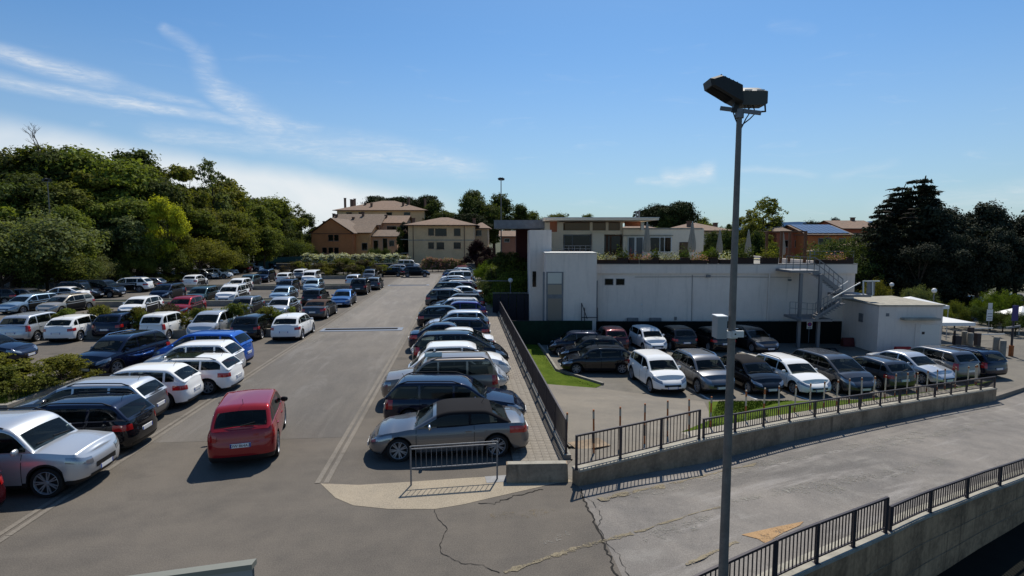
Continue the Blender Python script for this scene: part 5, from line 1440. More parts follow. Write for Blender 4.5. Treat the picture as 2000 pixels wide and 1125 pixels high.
globe(1825, 563, 48, -1.8, 'white globe lamp behind the small white utility building')
globe(1742, 552, 56, -1.8, 'white globe lamp under the dark trees, beside the cars in the shade')

# ------------------------------------------------------------------ utility building and things around it
ub = empty('utility_building', (0, 0, 0), -YAW, 'small white flat-roofed utility building at the right end of the yard', 'building')
DF = 38.8; ux0, ux1 = xpx(1715, DF, 640), xpx(1840, DF, 640); uz = zpx(598, DF)
wallp = [(ux0, DF), (ux1, DF), (ux1 + .4, DF + 6.0), (xpx(1640, 43.4, 620), 43.4)]
m_ = MB(); m_.prism(wallp, -2.4, uz); m_.build('wall', M_WHITE, ub)
roofp = [(ux0 - .06, DF - .08), (ux1 + .08, DF - .08), (ux1 + .46, DF + 6.05), (xpx(1640, 43.4, 620) - .12, 43.45)]
m_ = MB(); m_.prism(roofp, uz, uz + .09); m_.build('roof', M_COPE, ub)
m_ = MB(); m_.prism([(p[0] * .0 + p[0], p[1]) for p in wallp], -2.4, -2.4 + .75 + .35); 
d = pbox('door', 1786, 1836, 633, 691, DF, .02, M_WHITE, ub, proud=.035); pbox('door_leaf', 1796, 1834, 634, 690, DF - .04, .012, M_PALE, d); pbox('lock', 1801, 1806, 648, 653, DF - .06, .02, M_METAL, d)
pbox('canopy', 1767, 1838, 622, 626, DF - .45, .46, M_COPE, ub)
pbox('vent', 1731, 1737, 612, 618, DF - .03, .03, M_STEEL, ub)
bx = xpx(1668, 41.3, 615); MB().box((ux0 - .10, 40.5, zpx(626, 41.3)), (ux0 - .02, 40.9, zpx(610, 41.3))).build('meter_box', M_STEEL, ub)
MB().box((ux1 + .1, DF + .4, zpx(633, 40)), (xpx(1888, 40, 625), DF + 3.8, zpx(627, 40))).build('side_canopy', M_WHITEP, ub)
def jersey(px, py, w, m, label, D=None):
    p = LG(px, py); r_ = MB(); prof = [(-.22, 0), (-.22, .12), (-.09, .62), (.09, .62), (.22, .12), (.22, 0)]
    r_.grid([[(x, q[0], q[1]) for q in prof] for x in (-w / 2, w / 2)], close=True); r_.poly([(-w / 2, q[0], q[1]) for q in prof]); r_.poly([(w / 2, q[0], q[1]) for q in prof][::-1])
    tag(r_.build('plastic_barrier', m, loc=p, rot=(0, 0, -YAW)), label, 'barrier')
jersey(1762, 695, 1.0, M_REDP, 'red plastic road barrier against the utility building wall'); jersey(1833, 692, .9, M_YELP, 'ochre plastic barrier at the right corner of the utility building')
jersey(1655, 676, .8, mat('dark_red_plastic', (.10, .02, .02), .6), 'dull red barrier in the shade left of the utility building')
for k, (px, pb_, pt) in enumerate(((1882, 680, 647), (1893, 683, 650), (1944, 692, 658), (1957, 696, 665))):
    p = LG(px, pb_); h = ZAT(p, pt) - p.z
    o = MB(); o.lathe([(.001, 0), (.19, 0), (.19, h - .04), (.16, h), (.001, h)], n=16)
    tag(o.build('concrete_bollard', M_CONC, smooth=40, loc=p), ['thick round concrete bollard, left one of the left pair past the dark estate car', 'thick round concrete bollard, right one of the left pair past the dark estate car', 'thick round concrete bollard, left one of the pair by the orange post', 'thick round concrete bollard standing next to the orange banded post'][k], 'bollard', 'thick bollards at the yard exit')
p = LG(1974, 696); ps = empty('sign_post', p, -YAW, 'dark post with an orange foot and a purple panel at the right edge', 'sign post')
h = ZAT(p, 596) - p.z; MB().tube([(0, 0, 0), (0, 0, h)], .07, 10).build('post', M_METAL, ps, smooth=60)
MB().tube([(0, 0, 0), (0, 0, .75)], .14, 12).build('orange_foot', M_RUST, ps, smooth=60)
MB().box((-.22, -.09, h - 1.05), (.22, -.075, h)).build('panel', mat('purple_panel', (.05, .04, .14), .5), ps); MB().bar((-.5, -.05, h * .56), (.45, -.05, h * .60), .06, .12).build('camera_arm', M_STEEL, ps)
p = LG(1930, 655); ps = empty('notice_sign', p, -YAW, 'white notice sign on a thin post in front of the dark hedge', 'sign')
h = ZAT(p, 592) - p.z; MB().tube([(0, .03, 0), (0, .03, h)], .03, 8).build('post', M_STEEL, ps)
MB().box((-.24, -.01, h * .45), (.24, .015, h * .80)).build('board', M_WHITEP, ps); MB().box((-.17, -.01, h * .82), (.17, .015, h)).build('upper_board', M_PALE, ps)
for x in range(3): MB().box((-.18, -.016, h * (.50 + .08 * x)), (.18, -.0105, h * (.52 + .08 * x))).build('print_line', M_STEEL, ps)
for k, (x0, x1, yy) in enumerate(((1895, 1937, 656), (1908, 1960, 669))):
    a, b = LG(x0, yy + 8), LG(x1, yy + 8); r_ = empty('boom_barrier', a, 0, ('farther' if k == 0 else 'nearer') + ' thin barrier arm between the thick bollards at the yard exit', 'barrier')
    MB().bar(Vector((0, 0, .9)), b - a + Vector((0, 0, .95)), .05, .08).build('arm', M_PALE, r_); MB().box((-.15, -.15, 0), (.15, .15, 1.0)).build('pedestal', M_METAL, r_)
p = LG(1862, 688); bn = empty('ticket_post', p, -YAW, 'dark ticket machine on a post right of the utility building', 'ticket machine')
MB().box((-.05, -.05, 0), (.05, .05, 1.5)).build('post', M_METAL, bn); MB().box((-.02, -.16, .55), (.4, .16, 1.15)).build('cabinet', M_METAL, bn)
def tent(px, ytop, yeave, w, D, label, z):
    c = CF(xpx(px, D, yeave), D, z); zt_, ze = ZAT(c, ytop) - z, ZAT(c, yeave) - z
    t = empty('gazebo', c, -YAW, label, 'gazebo', 'white gazebos'); h = w / 2
    mb = MB()
    q = [(-h, -h), (h, -h), (h, h), (-h, h)]
    for a, b in zip(q, q[1:] + q[:1]): mb.poly([(a[0], a[1], ze), (b[0], b[1], ze), (0, 0, zt_)]); mb.poly([(a[0], a[1], ze - .25), (b[0], b[1], ze - .25), (b[0], b[1], ze), (a[0], a[1], ze)])
    mb.build('canopy', M_WHITEP, t)
    for a in q: MB().tube([(a[0] * .97, a[1] * .97, 0), (a[0] * .97, a[1] * .97, ze)], .03, 6).build('leg', M_PALE, t)
tent(1778, 579, 592, 3.6, 46, 'white gazebo roof showing behind the utility building', -1.8); tent(1996, 598, 614, 2.6, 48, 'white gazebo at the right edge beside the purple panel', -1.8)

# ------------------------------------------------------------------ board in the near left corner
a, b = PD(308, 1122, 5.0), PD(493, 1097, 5.0); mid_ = (a + b) / 2; ang = math.atan2(b.y - a.y, b.x - a.x)
sbd = empty('panel_sign', Vector((mid_.x, mid_.y, 0)), ang, 'top edge of a pale grey metal sign panel below us at the left', 'sign')
L_ = (b - a).length / 2 + .45; tz = (b.z - a.z) / math.hypot(b.x - a.x, b.y - a.y)
def skew(x): return mid_.z + tz * x
q = MB()
for y, dz0, dz1, nm, m_ in ((0, -1.2, 0, 'sheet', M_CAB), ):
    mb = MB(); xs0, xs1 = -L_ - .5, L_ - .45
    mb.grid([[(x, -.02, skew(x) - 1.2), (x, -.02, skew(x) - .055), (x, .02, skew(x) - .055), (x, .02, skew(x) - 1.2)] for x in (xs0, xs1)], close=True); mb.build('sheet', M_CAB, sbd)
    mb = MB(); mb.grid([[(x, -.05, skew(x) - .05), (x, -.05, skew(x)), (x, .05, skew(x)), (x, .05, skew(x) - .05)] for x in (xs0 - .01, xs1 + .012)], close=True); mb.poly([(xs1 + .012, y_, skew(xs1) + z_) for y_, z_ in ((-.05, -.05), (-.05, 0), (.05, 0), (.05, -.05))]); mb.build('top_frame', mat('sign_frame', (.24, .24, .20), .5, .2), sbd)
for x in (-.5, .2): MB().tube([(x, .06, 0), (x, .06, skew(x) - .1)], .03, 8).build('post', M_STEEL, sbd)

# ------------------------------------------------------------------ houses
def house(label, px0, px1, D, depth, zb, yeave, yridge, wall, tile=None, hip=True, over=.5, rot=0, wins=(), chim=(), ridge_frac=.5, cat='house', shutter=None, ridge_along=True, bands=()):
    x0, x1 = xpx(px0, D, yeave), xpx(px1, D, yeave); cx = (x0 + x1) / 2; w = (x1 - x0) / 2
    r_ = empty('house', CF(cx, D + depth / 2, zb), -YAW + rot, label, cat); d2 = depth / 2
    he = zpx(yeave, D) - zb; hr = zpx(yridge, D + depth / 2) - zb
    wm = mat('wall_' + str(len(bpy.data.materials)), wall, .9, var=.12, vscale=.4)
    mb = MB(); mb.box((-w, -d2, 0), (w, d2, he))
    if not hip:
        if ridge_along:
            for s in (-1, 1): mb.poly([(s * w, -d2, he), (s * w, d2, he), (s * w, 0, hr - .02)])
        else:
            for s in (-1, 1): mb.poly([(-w, s * d2, he), (w, s * d2, he), (0, s * d2, hr - .02)])
    mb.build('wall', wm, r_)
    rf = MB(); o = over; W_, D_ = w + o, d2 + o; th = .14
    if ridge_along: rx = (W_ - min(W_ * .9, D_) * (1 if hip else 0)) if hip else W_; ry = 0
    else: rx = 0; ry = D_
    for dz in (0, th):
        E = [(-W_, -D_, he - .06 + dz), (W_, -D_, he - .06 + dz), (W_, D_, he - .06 + dz), (-W_, D_, he - .06 + dz)]
        if ridge_along: A, B_ = (-rx, 0, hr + dz), (rx, 0, hr + dz); F = [[E[0], E[1], B_, A], [E[2], E[3], A, B_], [E[1], E[2], B_], [E[3], E[0], A]] if hip else [[E[0], E[1], B_, A], [E[2], E[3], A, B_]]
        else: A, B_ = (0, -ry, hr + dz), (0, ry, hr + dz); F = [[E[0], A, B_, E[3]], [E[1], E[2], B_, A]]
        for f in F: rf.poly(f)
    E0 = [(-W_, -D_), (W_, -D_), (W_, D_), (-W_, D_)]
    if hip or ridge_along:
        for a, b in zip(E0, E0[1:] + E0[:1]): rf.poly([(a[0], a[1], he - .06), (b[0], b[1], he - .06), (b[0], b[1], he - .06 + th), (a[0], a[1], he - .06 + th)])
    ro = rf.build('roof', tile or M_TILE, r_)
    MB().box((-W_ - .05, -D_ - .1, he - .1), (W_ + .05, -D_ - .003, he + .02)).build('gutter', mat('gutter_brown', (.06, .035, .025), .6) if 'gutter_brown' not in bpy.data.materials else bpy.data.materials['gutter_brown'], r_)
    for (cxp, cyp, hh) in chim:
        x = xpx(cxp, D + depth / 2, yridge) - cx; t = abs(cyp); zc = he + (hr - he) * (1 - t)
        c_ = MB().box((x - .3, cyp * d2 - .3, he + .1), (x + .3, cyp * d2 + .3, zc + hh)); c_.box((x - .38, cyp * d2 - .38, zc + hh + .001), (x + .38, cyp * d2 + .38, zc + hh + .12)); c_.build('chimney', M_CHIM, ro)
    for wn in wins:
        wx, wy0, wy1, ww = wn[:4]; zc0, zc1 = zpx(wy1, D) - zb, zpx(wy0, D) - zb; x = xpx(wx, D, wy0) - cx; hw_ = ww / 2
        f = MB().box((x - hw_ - .08, -d2 - .04, zc0 - .08), (x + hw_ + .08, -d2 - .002, zc1 + .08)).build('window', shutter or M_COPE, r_)
        MB().box((x - hw_, -d2 - .05, zc0), (x + hw_, -d2 - .041, zc1)).build('pane', M_GLZ, f)
        MB().box((x - hw_ - .15, -d2 - .14, zc0 - .14), (x + hw_ + .15, -d2 - .003, zc0 - .081)).build('sill', M_COPE, f)
    for by in bands: z = zpx(by, D) - zb; MB().box((-w - .03, -d2 - .05, z - .1), (w + .03, -d2 - .001, z + .1)).build('string_course', M_COPE, r_)
    return r_, w, d2, he
M_CHIM = mat('chimney_plaster', (.16, .10, .07), .9)
hb = house('beige two-storey house with a hipped tile roof beyond the end of the lane', 797, 925, 118, 13, -.3, 440, 426, (.66, .46, .26), hip=True, over=.9,
      wins=[(842, 447, 459, 1.0), (861, 447, 460, 2.2), (893, 447, 460, 1.2), (842, 474, 485, 1.0), (860, 474, 486, 1.4), (893, 474, 485, 1.3)], chim=[(880, .5, .9), (812, -.4, .5)], bands=(469,), shutter=mat('brown_shutter', (.14, .085, .05), .8))
for k, py in enumerate((467, 494)):
    x = hb[1]; MB().box((-hb[1] - 1.6, -hb[2], zpx(py, 118) + .3 - .12), (-hb[1] - .002, hb[2] * .4, zpx(py, 118) + .3)).build('balcony', M_COPE, hb[0])
for px in (807, 907): MB().box((xpx(px, 118, 460) - (xpx(797, 118, 440) + xpx(925, 118, 440)) / 2 - .06, -hb[2] - .14, 0), (xpx(px, 118, 460) - (xpx(797, 118, 440) + xpx(925, 118, 440)) / 2 + .06, -hb[2] - .01, hb[3])).build('downpipe', M_CHIM, hb[0])
house('low wing with a tile roof at the right of the beige house', 925, 952, 124, 9, -.3, 446, 436, (.58, .41, .24), hip=True, over=.6, wins=[(935, 450, 460, 1.1)], chim=[(926, 0, 1.0)])
house('orange-brown gabled house standing right of the wood', 608, 688, 132, 13, -.3, 456, 428, (.50, .195, .075), M_TILE2, hip=False, over=.6, ridge_along=False,
      wins=[(646, 459, 470, 1.0), (657, 459, 470, .9), (634, 484, 494, .9), (646, 484, 494, .9), (657, 484, 494, .9)], shutter=M_CHIM, chim=[(628, .3, .5)])
house('ochre house wing attached behind the orange-brown house', 686, 722, 135, 10, -.3, 455, 440, (.62, .34, .14), M_TILE2, hip=False, over=.5, wins=[(712, 475, 488, 1.2)], chim=[])
house('salmon house wing with a lean roof beside the tall ivy tree', 724, 775, 137, 9, -.3, 462, 450, (.55, .33, .19), M_TILE2, hip=False, over=.5, wins=[(734, 470, 492, 1.0), (752, 466, 492, 1.0), (765, 470, 480, 1.1)])
house('brown tiled house with dormers behind the orange-brown house', 645, 740, 148, 14, -.3, 440, 419, (.40, .24, .16), M_TILE2, hip=False, over=.6, wins=[(706, 443, 447, 1.2), (718, 443, 447, 1.2)], chim=[(655, -.2, .7), (662, -.3, .8), (712, -.2, 1.2), (697, -.5, .6)])
house('brown tiled roof house in the middle of the cluster', 735, 790, 150, 12, -.3, 436, 422, (.44, .28, .18), M_TILE, hip=False, over=.6, wins=[(765, 442, 450, 2.4)], chim=[(757, -.3, .8)])
hk = house('large pale apartment block with a long hipped tile roof, highest of the left houses', 658, 829, 172, 22, -.3, 411, 393, (.60, .45, .25), M_TILE, hip=True, over=1.0,
      wins=[(682, 415, 420, 1.6), (706, 415, 420, 1.6), (760, 415, 420, 1.6), (795, 415, 420, 1.8)], chim=[(672, .1, 1.3), (684, .1, .9), (691, .1, 1.1), (695, -.3, 1.2), (722, -.5, .8), (737, -.7, 1.2), (795, -.6, 1.2), (803, -.4, 2.2), (829, .1, 1.2)])
house('tile roofed house seen above the terrace end wall, with a pale dome vent', 1330, 1422, 92, 12, -1.7, 451, 437, (.6, .5, .38), M_TILE, hip=True, over=.7, wins=[(1396, 458, 478, 1.4)], chim=[(1335, -.5, .9), (1390, -.3, .4)])
house('tile roofed house behind the left part of the terrace', 1215, 1292, 96, 10, -1.7, 449, 440, (.35, .26, .2), M_TILE, hip=True, over=.6)
house('small house with a tile roof between the green trees right of the lamp post', 1478, 1512, 105, 8, -1.7, 464, 451, (.5, .25, .17), M_TILE, hip=False, over=.4, wins=[(1492, 470, 480, 1.0)])
house('red brick house with a flat tan roof right of the terrace parasols', 1517, 1578, 100, 10, -1.7, 453, 444, (.46, .15, .08), M_TILE2, hip=True, over=.4, wins=[(1560, 470, 482, 1.2), (1538, 470, 482, 1.2)], chim=[(1553, -.2, .5)])
hs_ = house('orange house whose roof is covered with blue solar panels', 1578, 1660, 96, 13, -1.7, 459, 441, (.50, .17, .06), M_TILE2, hip=False, over=.5, wins=[(1605, 466, 476, 1.0), (1617, 465, 475, 1.0), (1645, 466, 476, 1.0)])
M_SOLAR = mat('solar_panel', (.07, .08, .11), .22, .3, spec=.9)
w_, d_, he_ = hs_[1], hs_[2], hs_[3]; hr_ = zpx(441, 96 + 6.5) + 1.7
sm_ = MB(); slope = (hr_ - he_) / (d_ + .5); sl = math.sqrt(1 + slope * slope)
nx_, ny_ = 8, 3; cwx = 2 * w_ / nx_
pm_ = MB().box((.03, .03, 0), (cwx - .03, (d_ * sl) / ny_ - .03, .06)).mesh('solar_panel', [M_SOLAR])
for i in range(nx_):
    for j in range(ny_):
        y = -d_ + j * d_ / ny_; link_mesh('solar_panel', pm_, hs_[0], loc=(-w_ + i * cwx, y, he_ + .17 + (y + d_ + .5) * slope), rot=(math.atan(slope), 0, 0))
house('rust-red house with tan roof right of the solar roof', 1648, 1720, 104, 12, -1.7, 447, 432, (.40, .12, .06), M_TILE, hip=False, over=.5, wins=[(1672, 456, 466, 1.2), (1690, 456, 466, 1.2)], chim=[(1665, 0, .6)])
house('tile roofed house partly behind the big cedar', 1682, 1765, 68, 11, -1.8, 497, 474, (.06, .055, .035), M_TILE, hip=True, over=.8, wins=[(1702, 508, 522, 1.3), (1735, 508, 522, 1.3)])
house('red tiled low house glimpsed under the grey canopy beyond the bushes', 978, 1012, 120, 8, -.5, 462, 452, (.28, .13, .08), M_TILE, hip=False, over=.4, wins=[(990, 466, 472, 1.0)])
bw = empty('garden_wall', CF(xpx(722, 108, 520), 108, 0), -YAW, 'low bluish grey boundary wall below the white oleanders at the end of the car park', 'wall')
w0 = xpx(800, 108, 520) - xpx(722, 108, 520)
MB().box((-w0 - 10, -.15, -.2), (w0 + 14, .15, 1.1)).build('wall_face', mat('bluish_wall', (.05, .06, .07), .9), bw); MB().box((-w0 - 10.05, -.2, 1.1), (w0 + 14.05, .2, 1.18)).build('coping', M_CONC, bw)
# planter walls of the left car park
def planter_wall(x0, x1, y0, y1, label, h=.5):
    r_ = empty('planter_wall', ((x0 + x1) / 2, (y0 + y1) / 2, 0), 0, label, 'planter'); hx, hy = (x1 - x0) / 2, (y1 - y0) / 2
    mb = MB()
    for a, b in (((-hx, -hy), (hx, -hy + .2)), ((-hx, hy - .2), (hx, hy)), ((-hx, -hy + .201), (-hx + .2, hy - .201)), ((hx - .2, -hy + .201), (hx, hy - .201))): mb.box((a[0], a[1], 0), (b[0], b[1], h))
    mb.build('kerb', M_CONC, r_); MB().box((-hx + .2, -hy + .2, 0), (hx - .2, hy - .2, h - .1)).build('soil', M_TERR, r_)
PW = [(-27.0, -10.9, 36.9, 39.9, 'long concrete planter with green shrubs between two rows of parked cars'), (-36.5, -10.6, 53.6, 55.6, 'bare concrete planter wall next to the blue saloon'),
      (-36.5, -13.3, 69.5, 71.5, 'dark concrete planter wall behind the white van-like cars'), (-27.0, -12.5, 86.0, 91.5, 'farthest concrete planter, full of tall brownish bushes'), (-30, -16.6, 21.9, 26.6, 'earth bed with shrubs behind the nearest row of left cars')]
for p in PW[:-1]: planter_wall(*p)
planter_wall(*PW[-1], h=.2)
# ------------------------------------------------------------------ vegetation
def leaf_mat(name, col, trans=.3, var=.45):
    m = bpy.data.materials.new(name); m.use_nodes = True; N = NT(m.node_tree); nt = m.node_tree
    b = nt.nodes['Principled BSDF']; out = nt.nodes['Material Output']
    ge = N.n('ShaderNodeNewGeometry'); oi = N.n('ShaderNodeObjectInfo')
    rv = ge.outputs['Random Per Island']
    v = N.n('ShaderNodeTexCoord').outputs['Object']
    cl = N.noise(v, .55, 3, .6)
    f = N.m('ADD', N.m('MULTIPLY', rv, .5), N.m('MULTIPLY', cl, .5))
    lo = tuple(c * (1 - var) for c in col) + (1,); hi = (min(1, col[0] * (1 + var * 1.1)), min(1, col[1] * (1 + var)), col[2] * (1 + var * .3), 1)
    c = N.mix(N.ramp(f, .22, .78), lo, hi)
    br = N.m('ADD', .82, N.m('MULTIPLY', oi.outputs['Random'], .36))
    hs = N.n('ShaderNodeHueSaturation'); N.link(c, hs.inputs['Color']); N.link(br, hs.inputs['Value'])
    N.link(N.m('ADD', .485, N.m('MULTIPLY', oi.outputs['Random'], .03)), hs.inputs['Hue'])
    N.link(hs.outputs[0], b.inputs['Base Color']); b.inputs['Roughness'].default_value = .8; b.inputs['Specular IOR Level'].default_value = .08
    t = N.n('ShaderNodeBsdfTranslucent'); tcx = N.mix(1.0, hs.outputs[0], (1.0, 1.0, .45, 1), 'MULTIPLY'); N.link(tcx, t.inputs[0])
    mx = N.n('ShaderNodeMixShader'); mx.inputs[0].default_value = trans
    N.link(b.outputs[0], mx.inputs[1]); N.link(t.outputs[0], mx.inputs[2]); N.link(mx.outputs[0], out.inputs[0])
    return m
LF = {'mid': leaf_mat('leaf_mid', (.13, .155, .036), .42), 'dark': leaf_mat('leaf_dark', (.068, .092, .030), .35), 'yellow': leaf_mat('leaf_yellow', (.38, .38, .04), .45, .3),
      'grey': leaf_mat('leaf_grey', (.13, .15, .07), .38), 'olive': leaf_mat('leaf_olive', (.16, .165, .036), .42), 'conifer': leaf_mat('leaf_conifer', (.034, .042, .030), .08, .3), 'pine': leaf_mat('leaf_pine', (.030, .042, .017), .1),
      'purple': leaf_mat('leaf_purple', (.028, .012, .014), .1), 'brown': leaf_mat('leaf_brown', (.085, .07, .04), .2), 'bright': leaf_mat('leaf_bright', (.12, .19, .025), .35),
      'white': leaf_mat('petal_white', (.72, .72, .60), .35, .15), 'pink': leaf_mat('petal_pink', (.60, .28, .30), .3, .3), 'red': leaf_mat('petal_red', (.30, .04, .03), .2, .4)}
M_BARK = mat('bark', (.05, .038, .028), .95, var=.35, vscale=3, bump=.6, bscale=12)

def quad_cloud(name, C_, N_, size, seed, flower=None, asp=.6):
    """leaf quads at centres C_ with rough normals N_"""
    g = np.random.default_rng(seed); n = len(C_)
    N_ = N_ + g.normal(0, .55, (n, 3)); N_ /= np.linalg.norm(N_, axis=1)[:, None] + 1e-9
    A = np.cross(N_, g.normal(0, 1, (n, 3))); A /= np.linalg.norm(A, axis=1)[:, None] + 1e-9
    Bv = np.cross(N_, A); s = size * g.uniform(.55, 1.35, (n, 1))
    A = A * s; Bv = Bv * s * asp; fold = N_ * s * .25
    V = np.stack([C_ - A, C_ - Bv + fold, C_ + A, C_ + Bv + fold], 1).reshape(-1, 3)
    me = bpy.data.meshes.new(name); me.vertices.add(n * 4); me.vertices.foreach_set('co', V.astype(np.float32).ravel())
    me.loops.add(n * 4); me.loops.foreach_set('vertex_index', np.arange(n * 4, dtype=np.int32))
    me.polygons.add(n); me.polygons.foreach_set('loop_start', np.arange(0, n * 4, 4, dtype=np.int32)); me.polygons.foreach_set('loop_total', np.full(n, 4, np.int32))
    if flower is not None: me.polygons.foreach_set('material_index', flower.astype(np.int32))
    me.update(); me.validate(); return me
def lobes_cloud(name, lobes, per, size, seed, squash=.8, flower_frac=0, inner=.25, asp=.6):
    g = np.random.default_rng(seed); Cs, Ns, Fl = [], [], []
    tot = sum(r ** 2 for *_, r in lobes)
    for (x, y, z, r) in lobes:
        n = max(30, int(per * r * r / tot))
        d = g.normal(0, 1, (n, 3)); d /= np.linalg.norm(d, axis=1)[:, None]
        # clumps on the lobe give light tops and dark gaps
        k = max(5, int(n / 30)); cd = g.normal(0, 1, (k, 3)); cd /= np.linalg.norm(cd, axis=1)[:, None]
        cd[:, 2] = np.where(cd[:, 2] < -.5, -cd[:, 2], cd[:, 2])
        pick = g.integers(0, k, n); rad = r * g.uniform(.62, 1.22, k)[pick]
        cc = cd[pick] * rad[:, None]; p = cc + g.normal(0, .19 * r, (n, 3)) * np.array([1, 1, .75])
        ins = g.random(n) < inner; p[ins] = d[ins] * (r * g.uniform(.15, .8, ins.sum()))[:, None]
        p[:, 2] *= squash; Cs.append(p + np.array([x, y, z])); nn = p / (np.linalg.norm(p, axis=1)[:, None] + 1e-6); nn[:, 2] += .35; Ns.append(nn)
        Fl.append((g.random(n) < flower_frac) & (p[:, 2] > -.1 * r) & (~ins))
    C_ = np.concatenate(Cs); return quad_cloud(name, C_, np.concatenate(Ns), size, seed + 1, np.concatenate(Fl) if flower_frac else None, asp)
CROWN, TRUNK = {}, {}
def def_tree(key, seed, height, width, base, n_lobes, per, size, shape='round', squash=.85, trunk_r=.2, lean=0.0, sparse=False, inner=.25):
    r = random.Random(seed); lob = []; tips = []
    for k in range(n_lobes):
        a = r.uniform(0, 6.283); f = (k + .5) / n_lobes
        if shape == 'round':
            t = r.uniform(0, 1); z = base + (height - base) * (.12 + .76 * t); rr = width * math.sin(math.pi * (.18 + .70 * t)) * r.uniform(.35, .8); lr = width * r.uniform(.24, .42)
        elif shape == 'tall':
            t = r.uniform(0, 1); z = base + (height - base) * (.08 + .84 * t); rr = width * (1.05 - .55 * t) * r.uniform(.2, .75); lr = width * r.uniform(.28, .45) * (1.1 - .45 * t)
        elif shape == 'flat':
            z = height - r.uniform(0, .22) * (height - base); rr = width * math.sqrt(r.uniform(.02, 1)); lr = width * r.uniform(.14, .30)
        elif shape == 'dome':
            t = r.uniform(0, 1); rr = width * math.sqrt(t) * .9; z = base + (height - base) * (1 - .75 * t * t) * r.uniform(.55, .9); lr = width * r.uniform(.25, .4)
        x, y = rr * math.cos(a), rr * math.sin(a); lob.append((x, y, z, lr)); tips.append((x, y, z))
    CROWN[key] = lobes_cloud('crown_' + key, lob, per, size, seed, squash, inner=inner)
    mb = MB(); fork = base + (height - base) * .25
    mb.tube([(0, 0, -.3), (.1 * lean, 0, fork * .5), (lean * .3, .05, fork), (lean * .5, .1, height * .75)], [trunk_r * 1.3, trunk_r, trunk_r * .8, trunk_r * .3], 8)
    for (x, y, z) in (tips if sparse else tips[:10]):
        mb.tube([(lean * .3, .05, fork * r.uniform(.7, 1.1)), (x * .5, y * .5, fork + (z - fork) * .45), (x, y, z)], [trunk_r * .5, trunk_r * .28, trunk_r * .08], 5, cap=False)
    TRUNK[key] = mb.mesh('trunk_' + key, [M_BARK], 60, weld=False)
for k_, sd in (('oak', 11), ('oak_b', 12), ('oak_c', 13)): def_tree(k_, sd, 10, 3.6, 1.6, 17, 17000, .135, 'round')
for k_, sd in (('tall', 21), ('tall_b', 22), ('tall_c', 23)): def_tree(k_, sd, 10, 2.7, 1.2, 17, 15000, .125, 'tall')
def_tree('airy', 31, 10, 2.4, 4.0, 13, 4200, .12, 'round', trunk_r=.14, sparse=True, inner=.05)
def_tree('airy_b', 32, 10, 2.0, 4.5, 11, 2600, .11, 'round', trunk_r=.12, sparse=True, inner=.05)
def_tree('flat', 33, 10, 2.6, 5.6, 22, 4200, .12, 'flat', squash=.5, trunk_r=.10, sparse=True, inner=.15)
def_tree('umbrella', 34, 10, 4.6, 6.0, 22, 14000, .14, 'dome', squash=.6, trunk_r=.25)
def_tree('low', 41, 5, 3.6, .9, 18, 17000, .085, 'dome'); def_tree('low_b', 42, 5, 3.8, .8, 19, 17000, .085, 'dome')
def_tree('bush', 43, 2, 1.25, .0, 12, 4200, .06, 'dome', trunk_r=.05); def_tree('bush_b', 44, 2, 1.3, .0, 12, 4200, .06, 'dome', trunk_r=.05)
def_tree('weed', 45, 1.2, 1.1, .0, 9, 2600, .045, 'dome', trunk_r=.03)
# bare top twigs
tw = MB(); r_ = random.Random(9)
def twig(p, d, l, rad, depth):
    q = p + d * l; tw.tube([p, (p + q) / 2 + Vector((r_.uniform(-.1, .1), r_.uniform(-.1, .1), 0)) * l, q], [rad, rad * .8, rad * .5], 4, cap=False)
    if depth:
        for k in range(3): twig(p.lerp(q, r_.uniform(.5, 1)), (d + Vector((r_.uniform(-.8, .8), r_.uniform(-.8, .8), r_.uniform(0, .5)))).normalized(), l * .62, rad * .55, depth - 1)
twig(Vector((0, 0, 0)), Vector((0, 0, 1)), 5.0, .12, 0); twig(Vector((0, 0, 4)), Vector((.1, 0, 1)).normalized(), 3.0, .09, 4)
TWIG = tw.mesh('bare_twigs', [M_BARK], weld=False)
# cedars
def conifer(key, seed, height, width, tiers, per, size):
    g = np.random.default_rng(seed); Cs, Ns = [], []; mb = MB(); r = random.Random(seed)
    mb.tube([(0, 0, -.3), (0, 0, height * .5), (.15, 0, height * .8), (.9, .2, height)], [.35, .22, .1, .03], 8)
    for k in range(tiers):
        f = k / (tiers - 1); z = height * (.06 + .90 * f); nb = max(3, int(9 - 5 * f))
        for j in range(nb):
            a = r.uniform(0, 6.283); ln = width * (1 - .86 * f) * r.uniform(.65, 1.12); x1, y1 = math.cos(a) * ln, math.sin(a) * ln
            n = int(per * ln / width) + 14; t = g.uniform(.05, 1, n) ** .8
            P_ = np.stack([x1 * t, y1 * t, z + ln * (.12 * t - .26 * t * t)], 1) + g.normal(0, 1, (n, 3)) * np.array([.17, .17, .07]) * (ln * .5 + .35)
            P_[:, 0] += .9 * max(0, f - .8) * 4
            P_[:, 2] -= np.abs(g.normal(0, .12, n)) * ln * .35; Cs.append(P_); Ns.append(np.tile([0, 0, 1.0], (n, 1)))
            mb.tube([(0, 0, z), (x1 * .5, y1 * .5, z + ln * .0), (x1 * .95, y1 * .95, z - ln * .13)], [.06, .04, .015], 4, cap=False)
    CROWN[key] = quad_cloud('crown_' + key, np.concatenate(Cs), np.concatenate(Ns), size, seed, None, .35); TRUNK[key] = mb.mesh('trunk_' + key, [M_BARK], 60, weld=False)
conifer('cedar', 51, 10, 3.6, 24, 420, .17); conifer('cedar_b', 52, 10, 4.4, 22, 440, .18)
